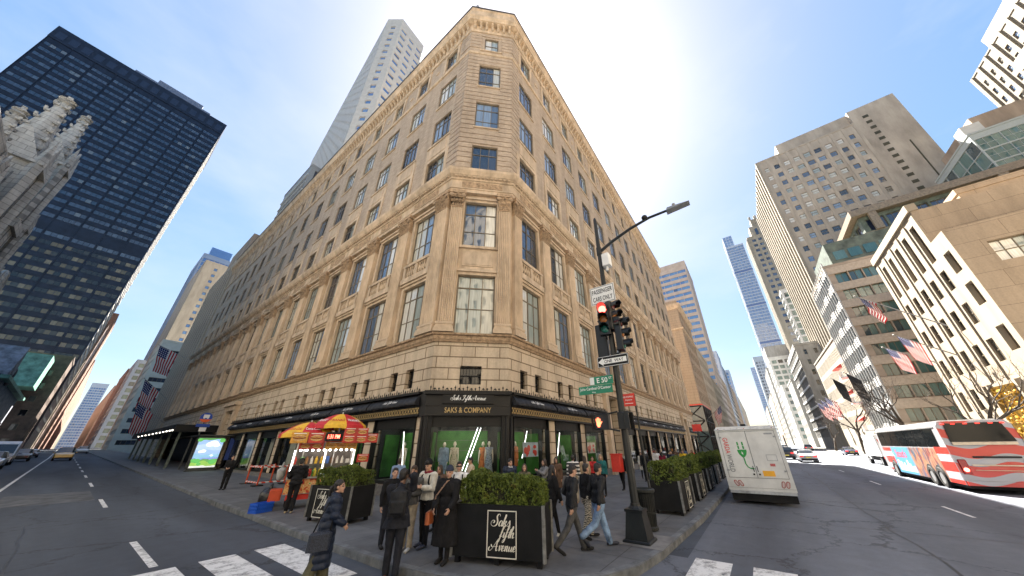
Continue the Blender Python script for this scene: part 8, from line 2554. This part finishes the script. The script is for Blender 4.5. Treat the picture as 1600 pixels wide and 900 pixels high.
# man in suit, back to us, phone at his ear
P = person('tall man in a dark suit with his back to us, phone at his ear', 4.55, 6.5, 48, 1.86, 'brown', ('short', 'black'), ('suit', K['charcoal']), ('trousers', K['charcoal']), mat('brown_leather', (.12, .03, .015), .35), (6, 4, -5, 2), (-.02, .22, 1.22), (.14, .08, 1.63, 1, .2, 0), 2, (-25, -8), 0.0, fat=1.16)
b = MB(); b.M = Matrix.Translation((.105, .05, 1.68)); b.bbox(-.006, .006, -.035, .035, -.07, .07, .004); carried('phone', 'dark phone held to the ear of the man in the suit', 'phone', P, b, BLACK, False)
backpack(P, 'boxy black backpack on the man in the dark suit', K['black2'], .34, .48, .2)
b = MB(); T_ = P['T']
b.tube([T_((-.07, .075, .5)), T_((0, .03, .605)), T_((.07, .075, .5))], .02, 6); carried('shirt_collar', 'white shirt collar showing at the neck of the suited man', 'collar', P, b, K['white']) if False else None
# group behind him
P = person('young man in tan trousers and orange collar facing the suited man', 5.45, 7.35, 215, 1.72, 'tan', ('short', 'brown'), ('jacket', K['dgrey']), ('trousers', K['khaki']), WSHOE, None, (-.06, .2, 1.15), (.1, .24, 1.18), 2, (0, -8), scarf=K['orange'])
P = person('man with short dark hair half hidden behind the suited man', 5.3, 7.95, 250, 1.66, 'light', ('short', 'black'), ('jacket', K['black']), ('trousers', K['charcoal']), None)
P = person('young man in a cream fleece and black beanie looking at his phone', 5.85, 7.25, 190, 1.84, 'light', ('short', 'black'), ('jacket', K['cream']), ('trousers', K['black']), NSHOE, (4, 3, -4, 3), (-.09, .3, 1.2), (.08, .3, 1.18), 3, (6, -12), hat=('beanie', K['black']), scarf=K['wine'])
phone(P, 'R', 'phone in the hands of the young man in cream'); backpack(P, 'navy backpack on the young man in the cream fleece', K['navy'], .3, .44, .16)
P = person('woman in a long black coat and hood with folded hands', 5.4, 5.98, 205, 1.74, 'light', ('none', 'black'), ('long', K['black']), ('slim', K['black']), BLACK_MATT, (3, 2, -3, 2), (-.16, .24, .98), (.2, .22, .98), 0, (10, -4), female=True, fat=1.1, hat=('beanie', K['navy']), scarf=K['black'])
b = MB(); b.M = Matrix.Translation((.33, .14, .80)); b.bbox(-.05, .05, -.13, .13, -.12, .12, .03)
st = MB(); st.tube([(.33, .02, .9), (.2, .19, 1.2), (-.02, .15, 1.48), (-.1, -.05, 1.5), (.1, -.2, 1.2), (.33, .24, .9)], .018, 6, 0, .4)
carried('handbag', 'rust brown shoulder bag on the woman in the long black coat', 'handbag', P, b, mat('rust_leather', (.36, .09, .025), .4, var=.15), False, [('strap', st, mat('patterned_strap', (.35, .22, .16), .8, var=.6, vs=40))])
P = person('man in sunglasses and white jacket behind the big hedge', 6.75, 7.1, 215, 1.76, 'light', ('short', 'black'), ('jacket', K['white']), ('trousers', K['grey']), WSHOE, look=(10, 0))
b = MB()
H_ = P['head']
b.tube([H_ + Vector((-.075, .05, .012)), H_ + Vector((-.04, .092, .012)), H_ + Vector((.04, .092, .012)), H_ + Vector((.075, .05, .012))], .016, 6)
carried('sunglasses', 'black sunglasses on the man in the white jacket', 'sunglasses', P, b, BLACK)
backpack(P, 'dark backpack on the man in sunglasses', K['navy'], .28, .4, .14)
P = person('woman with long dark hair in black holding a cup by the shop window', 7.7, 9.6, 230, 1.66, 'light', ('longer', 'black'), ('coat', K['black']), ('slim', K['black']), None, None, (-.1, .25, 1.15), (.1, .27, 1.2), 0, (0, -14), female=True, near=False)
P = person('woman with brown hair right behind the woman in the long coat', 7.0, 8.2, 200, 1.64, 'tan', ('long', 'brown'), ('coat', K['brown']), ('slim', K['black']), None, female=True, near=False)
P = person('man in a grey blue jacket by the shop pier', 8.4, 12.4, 40, 1.74, 'light', ('short', 'brown'), ('jacket', K['lblue']), ('trousers', K['black']), None, near=False)
P = person('bearded man in a beige jacket reading a leaflet by the corner window', 9.7, 9.5, 150, 1.76, 'tan', ('short', 'black'), ('jacket', K['beige']), ('trousers', K['khaki']), None, None, (-.08, .32, 1.22), (.1, .34, 1.22), 4, (0, -12), near=False)
b = MB(); el, wr = P['arms']['L']; b.M = Matrix.Translation(wr + Vector((.06, .1, .03))) @ Matrix.Rotation(-.6, 4, 'X'); b.box(-.1, .1, -.003, .003, -.06, .08); carried('leaflet', 'white leaflet in the hands of the man in beige', 'leaflet', P, b, WHITE, False)
# behind the hedge, to the right
P = person('man in dark jacket and pale scarf behind the hedge', 9.8, 7.7, 250, 1.72, 'light', ('short', 'black'), ('puffer', K['navy']), ('trousers', K['black']), None, near=False, scarf=K['white'])
P = person('woman in a brown cardigan just above the right part of the hedge', 9.6, 6.9, 215, 1.58, 'light', ('long', 'brown'), ('jacket', K['olive']), ('slim', K['black']), None, female=True, near=False)
P = person('woman with long hair holding up a phone before the shop windows', 11.4, 7.2, 150, 1.66, 'light', ('longer', 'brown'), ('jacket', K['grey']), ('slim', K['black']), None, None, (-.12, .38, 1.36), (.05, .38, 1.36), 0, (0, 0), female=True, near=False)
phone(P, 'L', 'phone held up by the long haired woman')
P = person('woman with long black hair in brown coat facing us by the pier', 13.0, 7.6, 200, 1.68, 'tan', ('longer', 'black'), ('coat', K['brown']), ('slim', K['black']), None, female=True, near=False)
P = person('man in a striped black and white jacket and pale trousers walking away', 13.4, 7.0, 20, 1.76, 'tan', ('short', 'black'), ('jacket', STRJ), ('wide', K['khaki']), WSHOE, (10, 6, -10, 10), near=False)
P = person('woman in tan standing beyond the man in stripes', 15.0, 7.2, 30, 1.68, 'light', ('long', 'brown'), ('coat', K['tan']), ('slim', K['black']), None, female=True, near=False)
P = person('short haired person in red by the portal shop window', 16.8, 7.6, 210, 1.6, 'light', ('short', 'brown'), ('jacket', K['red']), ('trousers', K['black']), None, near=False)
P = person('blond person in a teal fleece near the portal', 15.6, 6.6, 190, 1.72, 'light', ('long', 'blond'), ('jacket', K['teal']), ('slim', K['black']), None, female=True, near=False)
# walking group by the lamp post
P = person('young man in black jacket and grey trousers striding right beside the big planter', 7.42, 3.98, -38, 1.76, 'light', ('short', 'black'), ('jacket', K['black2']), ('trousers', K['dgrey']), BLACK_MATT, (22, 6, -24, 20), (-.2, .12, .98), (.24, -.12, .86), 4, (0, -14))
P = person('woman in black jacket and zebra trousers half hidden by the man in jeans', 8.6, 4.15, -30, 1.66, 'light', ('short', 'black'), ('jacket', K['black']), ('trousers', ZEB), BLACK_MATT, (12, 6, -12, 10), None, None, 2, (0, -6), female=True)
P = person('stocky man in black jacket and pale blue jeans striding right', 8.12, 3.62, -36, 1.76, 'tan', ('short', 'black'), ('jacket', K['black2']), ('jeans', K['jeans']), mat('navy_slip_on', (.015, .018, .03), .6), (20, 4, -26, 34), (-.2, .16, 1.02), (.28, -.16, .88), 4, (0, -12), fat=1.16)
P = person('person in white trainers walking behind the young man in grey trousers', 8.1, 4.9, -30, 1.66, 'light', ('long', 'black'), ('jacket', K['black']), ('slim', K['black']), WSHOE, (16, 4, -18, 18), female=True)
# man at far left and the cart vendor
P = person('man in black standing with folded hands on the left pavement', 6.3, 26.2, 240, 1.78, 'light', ('short', 'black'), ('jacket', K['black']), ('trousers', K['black']), None, None, (-.08, .24, 1.1), (.1, .24, 1.1), 0, (30, 0), .146 + gz(26.2), near=False)
P = person('vendor in black vest working at the food cart', 5.75, 15.0, 62, 1.80, 'tan', ('short', 'black'), ('puffer', K['black']), ('trousers', K['black']), TSHOE, (4, 2, -4, 4), (-.2, .36, 1.12), (.16, .38, 1.12), 6, (0, -14), hat=('cap', K['black']))
# courier with a red box
P = person('courier in black carrying a big red box on the back', 18.0, 6.5, 175, 1.72, 'tan', ('short', 'black'), ('jacket', K['black']), ('trousers', K['black']), None, (14, 6, -14, 12), near=False)
b = MB(); b.M = Matrix.Translation((.06, .28, 1.3)); b.bbox(-.27, .27, -.18, .2, -.42, .40, .03)
b2 = MB(); b2.M = b.M; b2.bbox(-.29, .29, -.2, .22, .40, .46, .01)
carried('delivery_box', 'big red delivery box carried by the courier', 'delivery box', P, b, RED, False, [('lid', b2, RED)])
# crowd along the shop fronts of the avenue
crowd = [(20.5, 6.9, 190, 'man', 'cream', 'khaki', 'pale jacketed man walking towards us beyond the lamp post'), (21.6, 7.2, 15, 'woman', 'black', 'black', 'woman all in black beside the pale jacketed man'),
         (22.8, 6.6, 185, 'man', 'black2', 'black', 'man in dark clothes right of the lamp post crowd'), (24.5, 7.3, 200, 'woman', 'cream', 'black', 'woman with cream scarf coat in the avenue crowd'),
         (26.0, 6.2, 10, 'woman', 'wine', 'blue', 'woman in wine red in the avenue crowd'), (27.5, 7.0, 190, 'man', 'white', 'grey', 'man in a white top in the avenue crowd'),
         (25.2, 5.4, 185, 'man', 'navy', 'black', 'man in a navy jacket left of the yellow jacket'), (26.8, 4.9, 180, 'man', 'yellow', 'blue', 'man in a bright yellow jacket above the planters'),
         (29.5, 5.6, 190, 'woman', 'grey', 'black', 'woman in grey beyond the yellow jacket'), (32, 6.5, 15, 'man', 'brown', 'blue', 'man in brown far along the avenue pavement'),
         (35, 5.6, 190, 'woman', 'red', 'black', 'woman in red far along the avenue pavement'), (38, 6.8, 185, 'man', 'blue', 'khaki', 'man in blue farthest along the avenue pavement'),
         (30.5, 7.4, 10, 'man', 'black', 'dgrey', 'man in black close to the shop front beyond the portal'), (34, 7.3, 200, 'woman', 'tan', 'black', 'woman in tan near the far shop windows')]
for i, (x, y, a, sx, c, l, lab) in enumerate(crowd):
    person(lab, x, y, a, 1.64 if sx == 'woman' else 1.75, ('light', 'tan', 'brown')[i % 3], ('long' if sx == 'woman' else 'short', ('black', 'brown')[i % 2]), ('coat' if sx == 'woman' else 'jacket', K[c]), ('slim' if sx == 'woman' else 'trousers', K[l]), None,
           (12, 5, -12, 10) if i % 2 else None, near=False, female=sx == 'woman', vox=.016, face=False)
# mannequins and light tubes in the shop windows
def mann(label, F, u, d, facing, h, top, legs=None, z=.74, female=True):
    x, y, _ = F.p(u, d, 0)
    person(label, x, y, facing, h, 'plaster', ('none', 'black'), top, (('slim', legs) if legs else ('slim', None)), SKIN['plaster'], (2, 1, -3, 2), None, None, 0, (0, 0), z, False, female=female, group='mannequins in the shop windows', name='mannequin', cat='mannequin', face=False, fat=.92)
mann('mannequin in a pale blue suit at the left of the corner window', FC, .98, -.75, 225, 1.78, ('coat', K['lblue']), K['lblue'])
mann('mannequin in a beige lace dress in the corner window', FC, 1.5, -.7, 225, 1.8, ('dress', K['lace']))
mann('mannequin in a rust orange dress in the corner window', FC, 2.95, -.95, 210, 1.78, ('dress', K['rust']))
mann('mannequin in a blue plaid dress at the right of the corner window', FC, 3.25, -.7, 225, 1.8, ('dress', K['plaid']))
mann('mannequin in a lace dress in the first side street window', FL, LB[0] + .1, -.8, 190, 1.8, ('dress', K['lace']))
mann('mannequin in grey in the second side street window', FL, LB[1] + .6, -.8, 170, 1.8, ('dress', K['cream']))
mann('mannequin in a rust coat in the first avenue window', FR, RB[0] - .5, -.9, 265, 1.8, ('coat', K['rust']), K['black'])
mann('mannequin in teal in the second avenue window', FR, RB[1] - .9, -.9, 270, 1.78, ('dress', K['teal']))
def ltube(label, F, u0, z0, u1, z1, d=-.6):
    b = MB(); p, q = Vector(F.p(u0, d, z0)), Vector(F.p(u1, d, z1)); c = (p + q) / 2
    b.tube([tuple(p - c), tuple(q - c)], .013, 8)
    o = b.build('light_tube', [TUBE], None, c); tag(o, label, 'light tube', 'white light tubes leaning in the shop windows')
ltube('leaning white light tube in the first side street window', FL, LB[0] + .15, 3.1, LB[0] + .5, .9)
ltube('leaning white light tube in the second side street window', FL, LB[1] + 1.1, 2.4, LB[1] + .7, 1.0)
ltube('left one of the twin light tubes in the corner window', FC, 2.62, 3.2, 1.95, 1.25)
ltube('right one of the twin light tubes in the corner window', FC, 2.78, 3.2, 2.1, 1.2)
ltube('leaning white light tube in the first avenue window', FR, RB[0] + .3, 3.1, RB[0] - .2, 1.7)
ltube('leaning white light tube in the second avenue window', FR, RB[1] - .2, 3.1, RB[1] - .9, .9)
for u, c, lab in ((RB[0] + .5, (.45, .55, .7), 'blue and red picture board in the first avenue window'), (RB[2] + .1, (.62, .55, .52), 'pale picture board with red fruit in the third avenue window')):
    t = thing('picture_board', lab, 'display board', FR.p(u, -.5, 1.75))
    b = MB(); b.box(-.75, .75, -.02, .02, 0, .75); o = b.build('board', [mat('board_' + str(c[0]), c, .6, var=.15)], t)
    b = MB(); rd = random.Random(4)
    for i in range(7): b.ell((rd.uniform(-.6, .6), -.022, rd.uniform(.15, .6)), (rd.uniform(.08, .2), .006, rd.uniform(.08, .2)), 10, 6)
    b.build('red_shapes', [RED], o)

bpy.data.scenes.remove(WORK)
